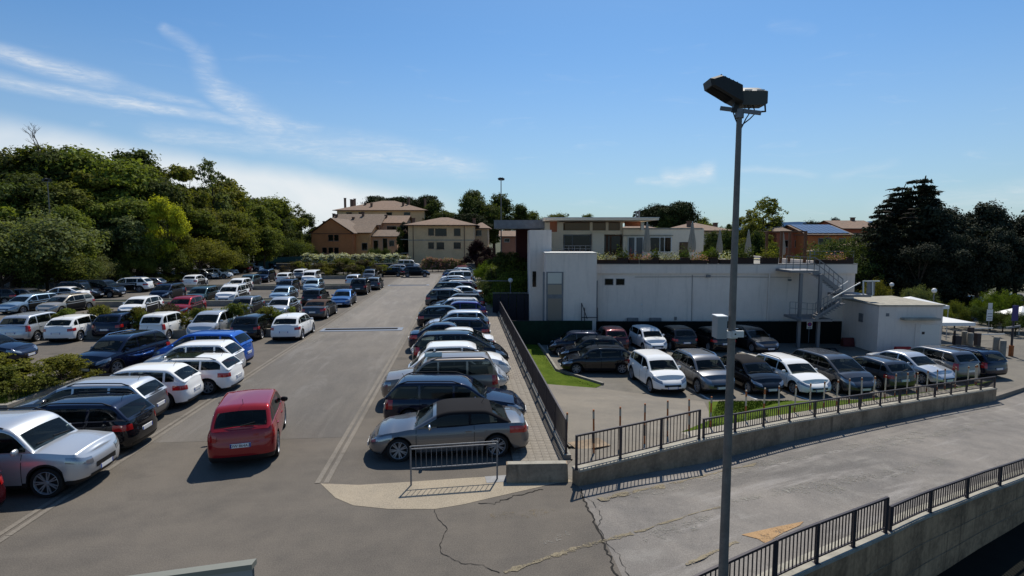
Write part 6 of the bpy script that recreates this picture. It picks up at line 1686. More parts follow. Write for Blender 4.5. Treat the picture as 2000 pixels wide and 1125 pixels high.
def cypress(key, seed):
    lob = [(0, 0, .6 + k * .9, .75 - .055 * k) for k in range(10)]; CROWN[key] = lobes_cloud('crown_' + key, lob, 2600, .16, seed, 1.2)
    TRUNK[key] = MB().tube([(0, 0, -.2), (0, 0, 8)], [.15, .05], 6).mesh('trunk_' + key, [M_BARK])
cypress('cypress', 61)

def tree(kind, p, h, leaf, label, cat='tree', group=None, name='tree', wf=1.0, rz=None, twigs=False):
    base_h = {'low': 5, 'low_b': 5, 'bush': 2, 'bush_b': 2, 'weed': 1.2, 'cypress': 9.6}.get(kind, 10)
    s = h / base_h; r_ = empty(name, p, rnd.uniform(0, 6.28) if rz is None else rz, label, cat, group); r_.scale = (s * wf, s * wf, s)
    link_mesh('trunk' if cat == 'tree' else 'stem', TRUNK[kind], r_)
    me = CROWN[kind]; c = bpy.data.objects.new('crown' if cat == 'tree' else 'foliage', me); COL.objects.link(c); c.parent = r_
    if len(me.materials) == 0: me.materials.append(LF[leaf])
    c.material_slots[0].link = 'OBJECT'; c.material_slots[0].material = LF[leaf]
    if twigs: link_mesh('bare_twigs', TWIG, r_, loc=(0, 0, base_h * .62), scale=(.6, .6, .55))
    return r_
def tree_px(kind, px, ytop, D, leaf, label, z=0.0, **kw):
    c = CF(XAT(px, D, z + 4), D, z); return tree(kind, c, max(.5, ZAT(c, ytop) - z), leaf, label, **kw)

# the wood on the left: back row, middle row and overhanging edge
wood = 'trees of the dense wood on the left'
LB = 'mid-green leafy tree in the middle of the dense wood left of the car park'
back = [(-60, 288, 92, 'tall', 'mid'), (10, 288, 80, 'airy', 'grey'), (45, 290, 84, 'oak', 'mid'), (85, 286, 82, 'oak_b', 'dark'), (128, 288, 84, 'airy_b', 'grey'), (150, 290, 90, 'tall', 'olive'), (212, 270, 86, 'oak_c', 'mid'), (185, 280, 90, 'tall_b', 'mid'), (245, 296, 92, 'oak', 'dark'),
        (285, 306, 92, 'tall_b', 'mid'), (325, 318, 95, 'oak_b', 'mid'), (362, 318, 100, 'tall_c', 'olive'), (396, 350, 108, 'oak_c', 'mid'), (420, 312, 104, 'airy', 'grey'), (445, 352, 112, 'oak', 'olive'), (480, 364, 118, 'oak_b', 'mid'), (518, 370, 122, 'oak_c', 'mid'), (550, 384, 132, 'tall', 'dark'), (582, 398, 144, 'airy_b', 'grey'), (590, 420, 146, 'oak', 'dark'), (560, 400, 138, 'oak_b', 'mid'), (500, 382, 128, 'tall_b', 'dark'), (20, 300, 88, 'tall_c', 'dark'), (270, 330, 86, 'oak_c', 'dark'), (345, 350, 92, 'tall', 'mid')]
uni = {10: 'thin airy tree with see-through grey-green top at the left edge of the wood', 128: 'spindly pale tree top sticking out above the wood beside bare twigs', 212: 'tallest spreading tree of the wood, its open crown against the clouds', 420: 'feathery open tree standing out above the wood', 582: 'wispy pale tree at the far right end of the wood', 362: 'olive-green narrow tree left of the feathery one', 550: 'dark narrow tree near the far right end of the wood'}
LMK = [(-40, 'beyond the left edge'), (15, 'at the left edge'), (50, 'well left of the wood lamp post'), (90, 'just left of the wood lamp post'), (132, 'just right of the wood lamp post'), (165, 'above the black SUV'), (203, 'above the black van'), (230, 'above the white coupe-backed SUV'), (262, 'above the half hidden grey hatchback'), (295, 'left of the yellow-green tree'), (335, 'next to the yellow-green tree'), (366, 'right of the yellow-green tree'), (392, 'above the white compact hatchback'), (425, 'below the feathery tree'), (450, 'right of the feathery tree'), (475, 'above the dark red SUV'), (495, 'above the far silver hatchback'), (522, 'above the last wood-row cars'), (552, 'above the green-blue netting'), (570, 'short of the orange-brown house'), (700, 'beside the orange-brown house')]
COLW = {'mid': 'mid-green', 'dark': 'dark green', 'grey': 'grey-green', 'olive': 'olive green', 'yellow': 'yellow'}
_used = {}
def wl_(row, px, lf, kd):
    w_ = [t for lim, t in LMK if px <= lim][0]
    sh = {'oak': 'round', 'oak_b': 'broad', 'oak_c': 'bulky', 'tall': 'narrow', 'tall_b': 'slim', 'tall_c': 'upright', 'airy': 'airy', 'airy_b': 'wispy', 'low': 'bushy', 'low_b': 'spreading bushy', 'flat': 'flat'}[kd]
    t_ = COLW[lf] + ' ' + sh + ' tree ' + row + ', ' + w_; return t_ if len(t_.replace('-', ' ').split()) < 17 else t_.replace('in the middle of the wood', 'amid the wood').replace('in the back of the wood', 'deep in the wood').replace('at the front edge of the wood', 'edging the wood').replace('the half hidden ', 'the ').replace('spreading ', '')
for (px, yt, D, kd, lf) in back:
    t_ = tree_px(kd, px, yt, D, lf, uni.get(px, wl_('in the back of the wood', px, lf, kd)), group=wood, twigs=(px in (85,)), wf=1.15 if kd[:3] in ('oak', 'tal') else (.72 if px == 420 else 1.0))
midr = [(-70, 380, 66, 'oak', 'dark'), (-20, 350, 68, 'oak_b', 'mid'), (30, 335, 72, 'oak_c', 'dark'), (75, 345, 74, 'oak', 'dark'), (125, 352, 76, 'oak_b', 'mid'), (178, 330, 80, 'tall_c', 'olive'), (225, 372, 78, 'oak_c', 'mid'), (270, 375, 80, 'tall', 'dark'), (372, 400, 90, 'oak', 'mid'), (418, 405, 94, 'oak_b', 'olive'), (455, 400, 100, 'oak_c', 'mid'), (490, 405, 108, 'oak', 'mid'), (528, 415, 114, 'tall_b', 'mid'), (556, 430, 122, 'oak_b', 'dark'), (585, 448, 132, 'oak_c', 'dark'), (240, 410, 77, 'oak', 'dark'), (300, 420, 82, 'oak_b', 'dark')]
for (px, yt, D, kd, lf) in midr: tree_px(kd, px, yt, D, lf, wl_('in the middle of the wood', px, lf, kd), group=wood, wf=1.2)
tree_px('oak', 330, 388, 78, 'yellow', 'bright yellow-green tree standing out in the dark wood', group=wood, wf=.72)
front = [(-40, 430, 60, 'low', 'mid'), (25, 418, 62, 'low_b', 'grey'), (88, 440, 64, 'tall_b', 'mid'), (142, 408, 67, 'oak', 'mid'), (60, 478, 60, 'low', 'mid'), (0, 490, 57, 'low_b', 'dark'), (202, 440, 72, 'tall', 'dark'), (240, 418, 75, 'oak_b', 'grey'), (292, 462, 77, 'low', 'mid'), (345, 440, 80, 'oak_c', 'mid'), (390, 470, 84, 'low', 'olive'), (430, 440, 92, 'oak', 'mid'), (470, 448, 98, 'tall_c', 'olive'), (515, 442, 106, 'oak_b', 'mid'), (548, 458, 114, 'low', 'dark'), (580, 470, 126, 'low_b', 'mid'), (115, 500, 62, 'low_b', 'dark'), (175, 495, 68, 'low', 'grey'), (256, 500, 74, 'low_b', 'mid'), (320, 498, 78, 'low', 'dark'), (410, 494, 88, 'low_b', 'mid'), (455, 492, 95, 'low', 'dark')]
for i, (px, yt, D, kd, lf) in enumerate(front): tree_px(kd, px, yt, D, lf, wl_('at the front edge of the wood', px, lf, kd), group='bushy trees along the edge of the wood', wf=(1.0, 1.2, .9)[i % 3])
def shrub(kd, x, y, h, lf, label, group, z=0.0, wf=1.0, name='shrub', cat='shrub'): return tree(kd, Vector((x, y, z)), h, lf, label, cat, group, name, wf)
def shrub_px(kd, px, py, ytop, lf, label, group, z=0.0, wf=1.0, D=None):
    p = G(px, py, z) if D is None else CF(XAT(px, D, z), D, z); return tree(kd, p, max(.4, ZAT(p, ytop) - z), lf, label, 'shrub', group, 'shrub', wf)
for k, (px, py, yt) in enumerate(((300, 556, 535), (325, 553, 531), (348, 549, 533))): shrub_px('bush', px, py, yt, 'olive', 'low olive green bush by the wood behind the white hatchback', 'low bushes at the edge of the wood', wf=2.0)
# island bed left and planter shrubs
for k in range(24):
    x = -29.4 + (k // 2) * 1.1 + .4 * (k % 2); kd = ('weed', 'bush', 'bush_b')[k % 3]
    shrub(kd, x, 23.4 + (k % 2) * 1.7 + (k * 37 % 10) / 16, (.75 if k < 14 else 1.0) + .2 * ((k * 7) % 3) / 2, ('olive', 'brown', 'mid', 'olive')[k % 4] if k < 14 else ('mid', 'olive')[k % 2], 'green shrub in the bed left of the dark blue SUV' if k > 15 else 'brownish green shrub in the earth bed at the left edge', 'shrubs of the earth bed', .1, wf=1.55)
bed = [Vector((-30, 21.9, .12)), Vector((-16.7, 21.9, .12)), Vector((-16.7, 26.4, .12)), Vector((-30, 26.4, .12))]
tufts('grass', [(bed[0], bed[1], bed[2]), (bed[0], bed[2], bed[3])], 5000, .22, 8)
for k in range(15):
    x = -26 + k * 1.02; shrub(('bush', 'bush_b')[k % 2], x, 38.3 + (k % 3) * .3 - .3, 1.25 + .3 * ((k * 5) % 4) / 3, ('olive', 'mid', 'brown', 'olive', 'mid')[k % 5], 'rounded green shrub in the long planter between two car rows', 'shrubs of the long planter', .35, wf=.95)
for k in range(13):
    x = -26 + k * 1.08; shrub(('bush', 'bush_b', 'weed')[k % 3], x, 88 + (k % 4) * .7, 1.9 + .6 * ((k * 5) % 4) / 3, ('brown', 'olive', 'brown', 'mid')[k % 4], 'tall brownish bush in the farthest planter', 'bushes of the farthest planter', .3, wf=1.15)
for k in range(12):
    shrub_px('bush', 545 + k * 8, 524, 509 + (k % 2), 'dark', 'dark clipped hedge bush at the far end of the car park', 'dark hedge at the far end', wf=1.6)
# oleanders
def flower_mesh(key, seed, petal):
    r = random.Random(seed); lob = [(r.uniform(-1, 1), r.uniform(-.8, .8), r.uniform(.7, 2.1), r.uniform(.55, .85)) for _ in range(11)]
    me = lobes_cloud('foliage_' + key, lob, 5000, .085, seed, .9, flower_frac={71: .62, 72: .38, 73: .5}[seed]); me.materials.append(LF['grey']); me.materials.append(LF[petal]); CROWN[key] = me; TRUNK[key] = TRUNK['bush']
flower_mesh('oleander_white', 71, 'white'); flower_mesh('oleander_pink', 72, 'pink'); flower_mesh('oleander_pale', 73, 'white')
for k in range(14):
    px = 610 + k * 13.5; c = CF(XAT(px, 112), 112, .3); h = ZAT(c, 491 + (k * 3) % 4) - .3
    t_ = tree('oleander_white', c, h, 'grey', 'white flowering oleander bush above the bluish boundary wall', 'shrub', 'white oleanders', 'oleander', 1.0); t_.scale = (h / 2.9 * 1.1, h / 2.9 * 1.1, h / 2.9)
for k in range(7):
    px = 833 + k * 11.5; c = CF(XAT(px, 102), 102, 0); h = ZAT(c, (503, 499, 502, 506, 501, 504, 508)[k]) - 0
    t_ = tree('oleander_pink', c, h, 'grey', 'pink flowering oleander bush in front of the beige house', 'shrub', 'pink oleanders', 'oleander', 1.0); t_.scale = (h / 2.9, h / 2.9, h / 2.9)
# ivy column and trees among the left houses
tree_px('tall', 792, 424, 122, 'conifer', 'dark ivy-clad tall tree at the left side of the beige house', wf=.75); tree_px('tall_b', 783, 440, 120, 'dark', 'dark narrow tree between the salmon house and the beige house', wf=.6)
for k, px in enumerate((728, 742, 756)): tree_px('low', px, 487, 118, 'dark', ['left', 'middle', 'right'][k] + ' dark garden bush before the salmon house', wf=.6, group='garden bushes of the salmon house')
for (px, yt, D, lab) in ((757, 386, 215, 'flat dark stone-pine crown, leftmost behind the apartment block'), (787, 388, 220, 'small stone-pine crown in the middle behind the apartment block'), (815, 385, 210, 'wide stone-pine crown behind the right end of the apartment block')): tree_px('umbrella', px, yt, D, 'pine', lab, wf=.95)
tree_px('oak_b', 858, 388, 175, 'dark', 'dark green broadleaf tree above the beige house roof'); tree_px('oak_c', 876, 405, 170, 'dark', 'smaller dark tree above the right part of the beige house roof')
tree_px('oak', 925, 374, 168, 'dark', 'big round dark tree, left half of the large group behind the far lamp post', wf=1.1); tree_px('oak_b', 965, 375, 172, 'dark', 'big round dark tree directly behind the far lamp post', wf=1.1); tree_px('oak_c', 945, 382, 165, 'dark', 'dark round tree filling the middle of the large tree group', wf=1.1)
tree_px('umbrella', 917, 420, 155, 'pine', 'low flat dark tree under the big round trees'); tree_px('oak', 1015, 402, 178, 'dark', 'rounded dark tree above the grey canopy, right of the lamp post'); tree_px('oak_b', 1048, 410, 182, 'mid', 'green tree behind the left end of the roof slab'); tree_px('oak_c', 1078, 409, 186, 'mid', 'green tree above the roof slab, left of the small cypress'); tree_px('cypress', 1109, 413, 190, 'conifer', 'tiny dark cypress tip showing above the flat roof', wf=.8); tree_px('oak', 1140, 420, 185, 'mid', 'tree hardly showing behind the flat roof', wf=1.0)
# bushes between fence and white building
for (px, yt, D, kd, lf, lab, wf, z) in ((930, 470, 92, 'oak', 'purple', 'dark purple plum tree beside the beige house', 1.05, -1), (955, 480, 84, 'oak_b', 'purple', 'second dark purple tree nearer to the fence', .9, -1), (985, 478, 54, 'tall', 'dark', 'dark shrub tree with pale leaves by the white building', .9, -1.4), (1012, 486, 53, 'tall_b', 'dark', 'dark leafy tree against the stair tower of the white building', 1.0, -1.4), (968, 500, 55, 'tall_c', 'dark', 'dark bushy tree behind the round green bush', 1.0, -1.4), (1000, 510, 64, 'low', 'mid', 'green bush behind the globe lamp by the fence', .9, -1.4), (1022, 520, 52, 'low_b', 'mid', 'green bush below the stair tower', .8, -1.4), (975, 530, 62, 'low', 'dark', 'dark bush behind the dark sheet gate', .9, -1.4)):
    tree_px(kd, px, yt, D, lf, lab, z=z, wf=wf)
tree_px('low', 948, 512, 74, 'bright', 'round bright green bush at the far end of the long fence', z=-.6, wf=.58); tree_px('low_b', 990, 516, 68, 'bright', 'light green bush right of the round one beside the far lamp post', z=-1.4, wf=.5); tree_px('low', 1008, 560, 52, 'bright', 'light green bush behind the dark gate under the globe lamp', z=-1.4, wf=.5)
# behind and beside the white building
for (px, yt, D, kd, lf, lab, wf) in ((1278, 406, 130, 'umbrella', 'pine', 'dark pine left of the big one behind the flat roof', .8), (1305, 399, 126, 'umbrella', 'pine', 'big dark pine crown right of the flues on the flat roof', .9), (1330, 410, 124, 'oak', 'pine', 'dark tree at the right flank of the big pine', .8), (1300, 418, 122, 'oak_b', 'dark', 'dark foliage low behind the roof end', 1.0), (1255, 412, 135, 'flat', 'pine', 'thin flat pine branches beside the roof flues', .8), (1385, 425, 128, 'oak_c', 'mid', 'pale distant tree over the tiled roof with the dome', .9), (1362, 428, 134, 'oak', 'mid', 'second pale distant tree over the tiled roof', .9),
        (1490, 386, 110, 'airy', 'mid', 'tall airy tree right of the lamp post with an open crown', 1.25), (1462, 408, 104, 'airy', 'olive', 'olive-green open tree just right of the lamp post', 1.2), (1510, 425, 112, 'oak', 'dark', 'dark round tree right of the airy tree', .8), (1432, 422, 108, 'tall_b', 'dark', 'dark upright tree just left of the lamp post', .9), (1470, 430, 100, 'oak_b', 'mid', 'green tree below the airy crowns', .9), (1595, 422, 140, 'oak_c', 'conifer', 'dark round tree above the solar roof', .75), (1632, 428, 150, 'oak', 'conifer', 'small dark round tree right of the one above the solar roof', .7), (1562, 440, 145, 'oak_b', 'dark', 'little tree between the brick house roof and the blue hills', .7)):
    tree_px(kd, px, yt, D, lf, lab, z=-1.7, wf=wf)
for (px, yt, D, lab) in ((1393, 448, 70, 'dark green laurel left of the lamp post behind the terrace'), (1425, 445, 74, 'dark green laurel behind the terrace, at the lamp post'), (1475, 448, 78, 'dark green laurel right of the lamp post behind the terrace'), (1500, 470, 72, 'lighter green laurel behind the terrace parasols')): tree_px('oak_b', px, yt, D, 'dark' if px < 1490 else 'mid', lab, z=-1.7, wf=.75)
for (px, yt, D) in ((1610, 474, 66), (1640, 470, 68), (1668, 480, 66)): tree_px('low', px, yt, D, 'dark', {1610: 'left', 1640: 'middle', 1668: 'right'}[px] + ' one of the broad dark green crowns behind the right end of the terrace', z=-1.7, wf=.8, group='broad trees behind the terrace end')
# cedar and the big dark trees at the right
for (px, yt, D, kd, wf, lab) in ((1788, 346, 66, 'cedar', 1.35, 'tall dark cedar with a bent tip, highest tree on the right'), (1734, 360, 67, 'cedar_b', .95, 'dark cedar top left of the highest one'), (1752, 368, 68, 'cedar', .85, 'slimmer dark cedar top between two higher ones'), (1810, 360, 68, 'cedar_b', .75, 'dark cedar top just right of the highest one'), (1722, 405, 64, 'cedar_b', 1.0, 'low spreading cedar branches at the left of the cedar group'), (1770, 400, 63, 'cedar', 1.1, 'lower full cedar in front of the highest one')): tree_px(kd, px, yt, D, 'conifer', lab, z=-1.9, wf=wf)
ORD = ['first', 'second', 'third', 'fourth', 'fifth', 'sixth', 'seventh', 'eighth']
for k, (px, yt, D, kd) in enumerate(((1822, 408, 64, 'oak'), (1855, 402, 65, 'oak_b'), (1888, 403, 64, 'oak_c'), (1920, 402, 65, 'oak'), (1952, 405, 64, 'oak_b'), (1985, 399, 66, 'oak_c'), (2020, 402, 64, 'oak'), (2060, 398, 65, 'oak_b'))): tree_px(kd, px, yt, D, 'conifer', ORD[k] + ' of the huge dark evergreen oaks counted from the cedars', z=-1.9, wf=.98, group='row of dark evergreen oaks')
for k, (px, yt, D, kd) in enumerate(((1795, 462, 60, 'oak_c'), (1850, 448, 60, 'oak_b'), (1910, 446, 60, 'oak_c'), (1970, 450, 60, 'oak'))): tree_px(kd, px, yt, D, 'conifer', 'lower dark oak in front of the tall row, ' + ORD[k] + ' from the cedars', z=-1.9, wf=.9, group='lower dark oaks')
for (px, yt, D, lf, kd, lab, wf) in ((1935, 572, 52, 'bright', 'low', 'bright green bush behind the white notice sign, left half', .55), (1962, 570, 53, 'bright', 'low_b', 'bright green bush behind the white notice sign, right half', .6), (1870, 590, 50, 'mid', 'low', 'green hedge bush right of the utility building', .55), (1900, 596, 50, 'dark', 'low_b', 'dark hedge bush left of the notice sign', .6), (1940, 600, 49, 'dark', 'low', 'dark hedge bush behind the notice sign', .6), (1965, 608, 48, 'dark', 'low_b', 'dark hedge bush by the purple panel', .6), (1990, 612, 46, 'dark', 'low', 'dark hedge bush at the right edge under the gazebo', .6), (1705, 552, 50, 'olive', 'low', 'olive bush behind the steel stair landing', .5), (1800, 560, 54, 'grey', 'low_b', 'grey green bush between the two globe lamps', .6), (1845, 598, 48, 'mid', 'low', 'green bush peeping over the utility roof corner', .5)): tree_px(kd, px, yt, D, lf, lab, z=-1.9, wf=wf)
# terrace planters with flowers
def flower_row(px0, px1, petal, label, h=.26, leaf='olive', D=43.0):
    r_, w, hh = planter(px0, px1, D, h, label)
    g = np.random.default_rng(int(px0)); n = int(620 * w); P_ = np.stack([g.uniform(-w, w, n), g.normal(0, .2, n), hh + np.abs(g.normal(.12, .22, n))], 1)
    me = quad_cloud('flowers', P_, g.normal(0, 1, (n, 3)) + np.array([0, -.6, .6]), .055, 5, (g.random(n) < .4)); me.materials.append(LF[leaf]); me.materials.append(LF[petal]); link_mesh('flowers', me, r_)
for (a, b, pt, lb) in ((1165, 1182, 'white', 'planter with white flowers at the left end of the terrace'), (1183, 1205, 'white', 'planter with white and green plants under the pale table'), (1228, 1247, 'red', 'planter with red flowers left of the yellow table'), (1250, 1272, 'pink', 'planter with salmon flowers below the first parasol'), (1288, 1328, 'white', 'long planter with pale green plants below the dark window'), (1348, 1380, 'pink', 'planter with pink flowers below the second parasol'), (1405, 1430, 'white', 'planter with pale leaves just left of the lamp post'), (1592, 1612, 'dark', 'planter with dark leaves right of the stair head'), (1612, 1650, 'pink', 'planter full of pink geraniums on the right end of the terrace')): flower_row(a, b, pt, lb)
for (px, yt, D, lb) in ((1388, 478, 44.4, 'light green shrub in a terrace pot left of the lamp post'), (1378, 488, 44.4, 'small light green shrub beside the second parasol')):
    c = CF(XAT(px, D, zter), D, zter + .05); tree('bush', c, ZAT(c, yt) - c.z, 'bright', lb, 'shrub', None, 'shrub', .7)
for (a, b, lb) in ((1385, 1400, 'dark planting tub with tall leaves left of the lamp post'), (1487, 1518, 'dark green hedge tub in the middle of the terrace'), (1205, 1226, 'dark shrub tub left of the slim lamp by the doors'), (1272, 1286, 'dark shrub tub between the doors and the dark window'), (1327, 1346, 'dark brown tub under the service hatch'), (1440, 1470, 'dark planting tub just right of the lamp post'), (1650, 1664, 'dark shrub tub at the right end of the terrace')):
    r_, w, hh = planter(a, b, 43.0, .42, lb); g = np.random.default_rng(a); n = int(800 * w); P_ = np.stack([g.uniform(-w, w, n), g.normal(0, .2, n), hh + np.abs(g.normal(.16, .28, n))], 1)
    me = quad_cloud('leaves', P_, g.normal(0, 1, (n, 3)), .07, 5); me.materials.append(LF['dark' if a != 1487 else 'olive']); link_mesh('leaves', me, r_)
# far town greenery so that the horizon is closed
for k in range(46):
    px = -250 + k * 62 + rnd.uniform(-20, 20)
    if 590 < px < 1000 or 1520 < px < 1600: continue
    D = rnd.uniform(230, 330); tree_px(rnd.choice(['oak', 'oak_b', 'oak_c']), px, rnd.uniform(440, 450), D, 'dark', 'far dark tree on the horizon behind the town', z=-1.7, wf=1.5, group='far trees on the horizon')
nf = empty('netting_fence', CF(XAT(548, 112), 112, 0), -YAW + R(60), 'green-blue netting fence at the far corner of the wood', 'fence')
MB().box((-5, -.03, 0), (7, .03, 2.2)).build('netting', mat('teal_net', (.02, .06, .06), .9), nf)
for x in (-5, -1, 3, 7): MB().tube([(x, .06, 0), (x, .06, 2.3)], .04, 6).build('post', M_METAL, nf)
# ------------------------------------------------------------------ the parked cars
ANG = {'A': R(90), 'T': R(-90), 'L': R(180), 'R': 0.0}
def car_at(key, col, x, y, h, label, group, z=0.0, da=0.0, detail=None, **kw):
    D = x * FH.x + y * FH.y
    if detail is None: detail = 2 if D < 40 else (1 if D < 62 else 0)
    return put_car(key, col, (x, y, z), ANG[h] + R(da), label, group, detail, **kw)
def car_px(key, col, px, py, h, label, group, end='near', z=None, da=0.0, **kw):
    """px, py: ground point under the middle of the bumper nearest to us (A: tail, T: nose) or, with end='c', under the car's middle"""
    p = G(px, py, 0) if z is None else LG(px, py); L = CARS[key]['L']
    if end == 'near': off = L / 2 - .05; p = p + Vector((-math.sin(R(da)) * off * (1 if h == 'A' else -1) * 0, off, 0))
    zz = 0.0 if z is None else lotz(p)
    return car_at(key, col, p.x, p.y, h, label, group, zz, da, **kw)
g1 = 'cars parked along the long fence'
FR = [('coupe', 'grey', -0.45, 16.75, 'L', 'silver grey coupe with a dark soft top, nearest car of the fence row', dict(roof='softtop', mirror=CHR)),
      ('estate', 'navy', -0.3, 19.5, 'R', 'dark blue estate car with round lamps, parked right behind the grey coupe', {}),
      ('boxsuv', 'brown', -0.9, 22.0, 'L', 'beige-brown boxy SUV with an open sunroof, third car of the fence row', dict(roof='brown')),
      ('hatch', 'silver', -0.3, 23.7, 'R', 'silver hatchback hidden behind the brown boxy SUV', dict(roof='white')),
      ('crossover', 'white', -0.05, 25.45, 'R', 'white hatchback with dark side glass, nose to the fence', {}),
      ('bmpv', 'black', -0.15, 27.85, 'R', 'black people carrier in the fence row, behind the white hatchback', {}),
      ('sedan', 'white', -0.55, 30.35, 'L', 'white saloon with its nose poking out to the lane and a bright boot lid', {}),
      ('wagon', 'navy', -0.75, 34.2, 'L', 'dark blue estate with roof bars, nose to the lane', {}),
      ('crossover', 'silver', -0.45, 36.6, 'L', 'pale silver hatchback with white bonnet behind the roof-barred estate', dict(roof='silver')),
      ('sedan', 'navy', -0.9, 32.2, 'R', 'dark blue saloon between the white saloon and the roof-barred estate', {}),
      ('hatch', 'black', -1.15, 39.8, 'R', 'black hatchback with rounded tail to the lane, middle of the fence row', {}),
      ('hatch', 'purple', -0.35, 42.7, 'L', 'purple-blue hatchback with red tail lamp at the fence', {}),
      ('wagon', 'lightblue', -0.75, 45.6, 'L', 'light blue estate with a gleaming pale roof in the fence row', dict(roof='white')),
      ('wagon', 'darkgrey', -0.4, 48.2, 'L', 'dark grey estate just beyond the light blue one', {}),
      ('suv', 'darkgrey', -1.2, 51.1, 'R', 'big dark SUV, tail to the lane, in the far half of the fence row', {}),
      ('sedan', 'silver', -0.3, 55.9, 'L', 'silver-grey saloon with dark side windows in the far half of the fence row', {}),
      ('mpv', 'black', -0.9, 58.4, 'R', 'black people carrier in the far half of the fence row', {}),
      ('hatch', 'darkred', -0.5, 60.8, 'L', 'dark red hatchback in the far half of the fence row', {}),
      ('wagon', 'white', -1.1, 63.3, 'L', 'white estate with its nose far out to the lane', {}),
      ('hatch', 'navy', -0.6, 65.7, 'R', 'dark blue hatchback right beyond the white estate', {}),
      ('sedan', 'grey', -0.5, 68.2, 'R', 'grey saloon in the far part of the fence row', {}),
      ('van', 'white', -1.0, 74.0, 'L', 'white square-sided van near the far end of the fence row', {}),
      ('hatch', 'silver', -0.5, 70.8, 'R', 'silver hatchback behind the white square-sided van', {}),
      ('wagon', 'midblue', -0.6, 77.0, 'R', 'blue estate near the far end of the fence row', {}),
      ('hatch', 'white', -0.5, 80.0, 'L', 'white hatchback near the far end of the fence row', {}),
      ('estate', 'silver', -0.8, 89.5, 'L', 'silver estate next to the red hatchback at the far end of the fence row', {}),
      ('hatch', 'red', 0.4, 93.0, 'R', 'red hatchback at the far end of the fence row', {}),
      ('hatch', 'white', -.9, 53.5, 'R', 'white hatchback just beyond the big dark SUV of the fence row', {}), ('wagon', 'grey', -.7, 83.2, 'R', 'grey estate fourth from the far end of the fence row', {}), ('hatch', 'lightblue', -.6, 86.4, 'L', 'light blue hatchback third from the far end of the fence row', {}),
      ('sedan', 'black', 0.8, 96.0, 'R', 'black saloon beyond the red hatchback in the tree shade', {})]
for key, col, x, y, h, lab, kw in FR: car_at(key, col, x, y, h, lab, g1, da=2.5 if key == 'coupe' else (-4 if y == 19.5 else rnd.uniform(-2.0, 2.0)), **kw)
sun_r = bpy.data.objects.get('parked_car.002')
g2 = 'cars with their tails to the lane on the left'
for key, col, x, y, h, lab, kw in [
    ('hatch', 'darkred', -12.55, 12.9, 'L', 'dark red-black car cut off at the bottom left corner', {}),
    ('boxsuv', 'silver', -11.5, 15.2, 'R', 'silver boxy off-roader with its nose to the lane, at the left edge', {}),
    ('wagon', 'black', -11.9, 17.8, 'L', 'blue-black estate between the silver off-roader and the grey estate', dict(roof='navy')),
    ('wagon', 'grey', -12.75, 20.2, 'L', 'grey estate with black roof rails and a silver roof, parked between estate and hatchback', dict(roof='silver')),
    ('hatch', 'white', -12.2, 22.25, 'L', 'white hatchback, tail to the lane, between the grey estate and a white estate', {}),
    ('wagon', 'white', -11.6, 24.3, 'L', 'white sports estate with dark glass roof, tail to the lane', dict(skip=())),
    ('crossover', 'silver', -12.15, 26.5, 'L', 'silver-white hatchback next to the bright blue people carrier', dict(roof='white')),
    ('mpv', 'blue', -12.7, 28.8, 'L', 'bright blue people carrier, last of the near left row', {})]:
    car_at(key, col, x, y, h, lab, g2, da=rnd.uniform(-1.8, 1.8), **kw)
# the red crossover driving up the lane
p = G(471, 921)
red = put_car('crossover', 'red', (-6.52, 17.75, 0), R(90) + R(12.5), 'red crossover driving away up the lane with a lit right brake lamp', None, 2, mirror=TRM)
fc = bpy.data.curves.new('plate_text', 'FONT'); fc.body = 'DW 864AZ'; fc.size = .105; fc.align_x = 'CENTER'; fc.align_y = 'CENTER'; fc.materials.append(M_TRIM)
T_ = CARS['crossover']; pl = [o for o in red.children if o.name.startswith('number_plate')][1]
xs = [v.co.x for v in pl.data.vertices]; zs_ = [v.co.z for v in pl.data.vertices]
to = bpy.data.objects.new('plate_letters', fc); COL.objects.link(to); to.parent = pl; to.location = (min(xs) - .003, 0, (min(zs_) + max(zs_)) / 2 - .005); to.rotation_euler = (R(90), 0, R(-90))
fm = bpy.data.meshes.new_from_object(to.evaluated_get(bpy.context.evaluated_depsgraph_get())); bpy.data.objects.remove(to)
to = link_mesh('plate_letters', fm, pl, loc=(min(xs) - .004, 0, (min(zs_) + max(zs_)) / 2 - .005), rot=(R(90), 0, R(-90)))

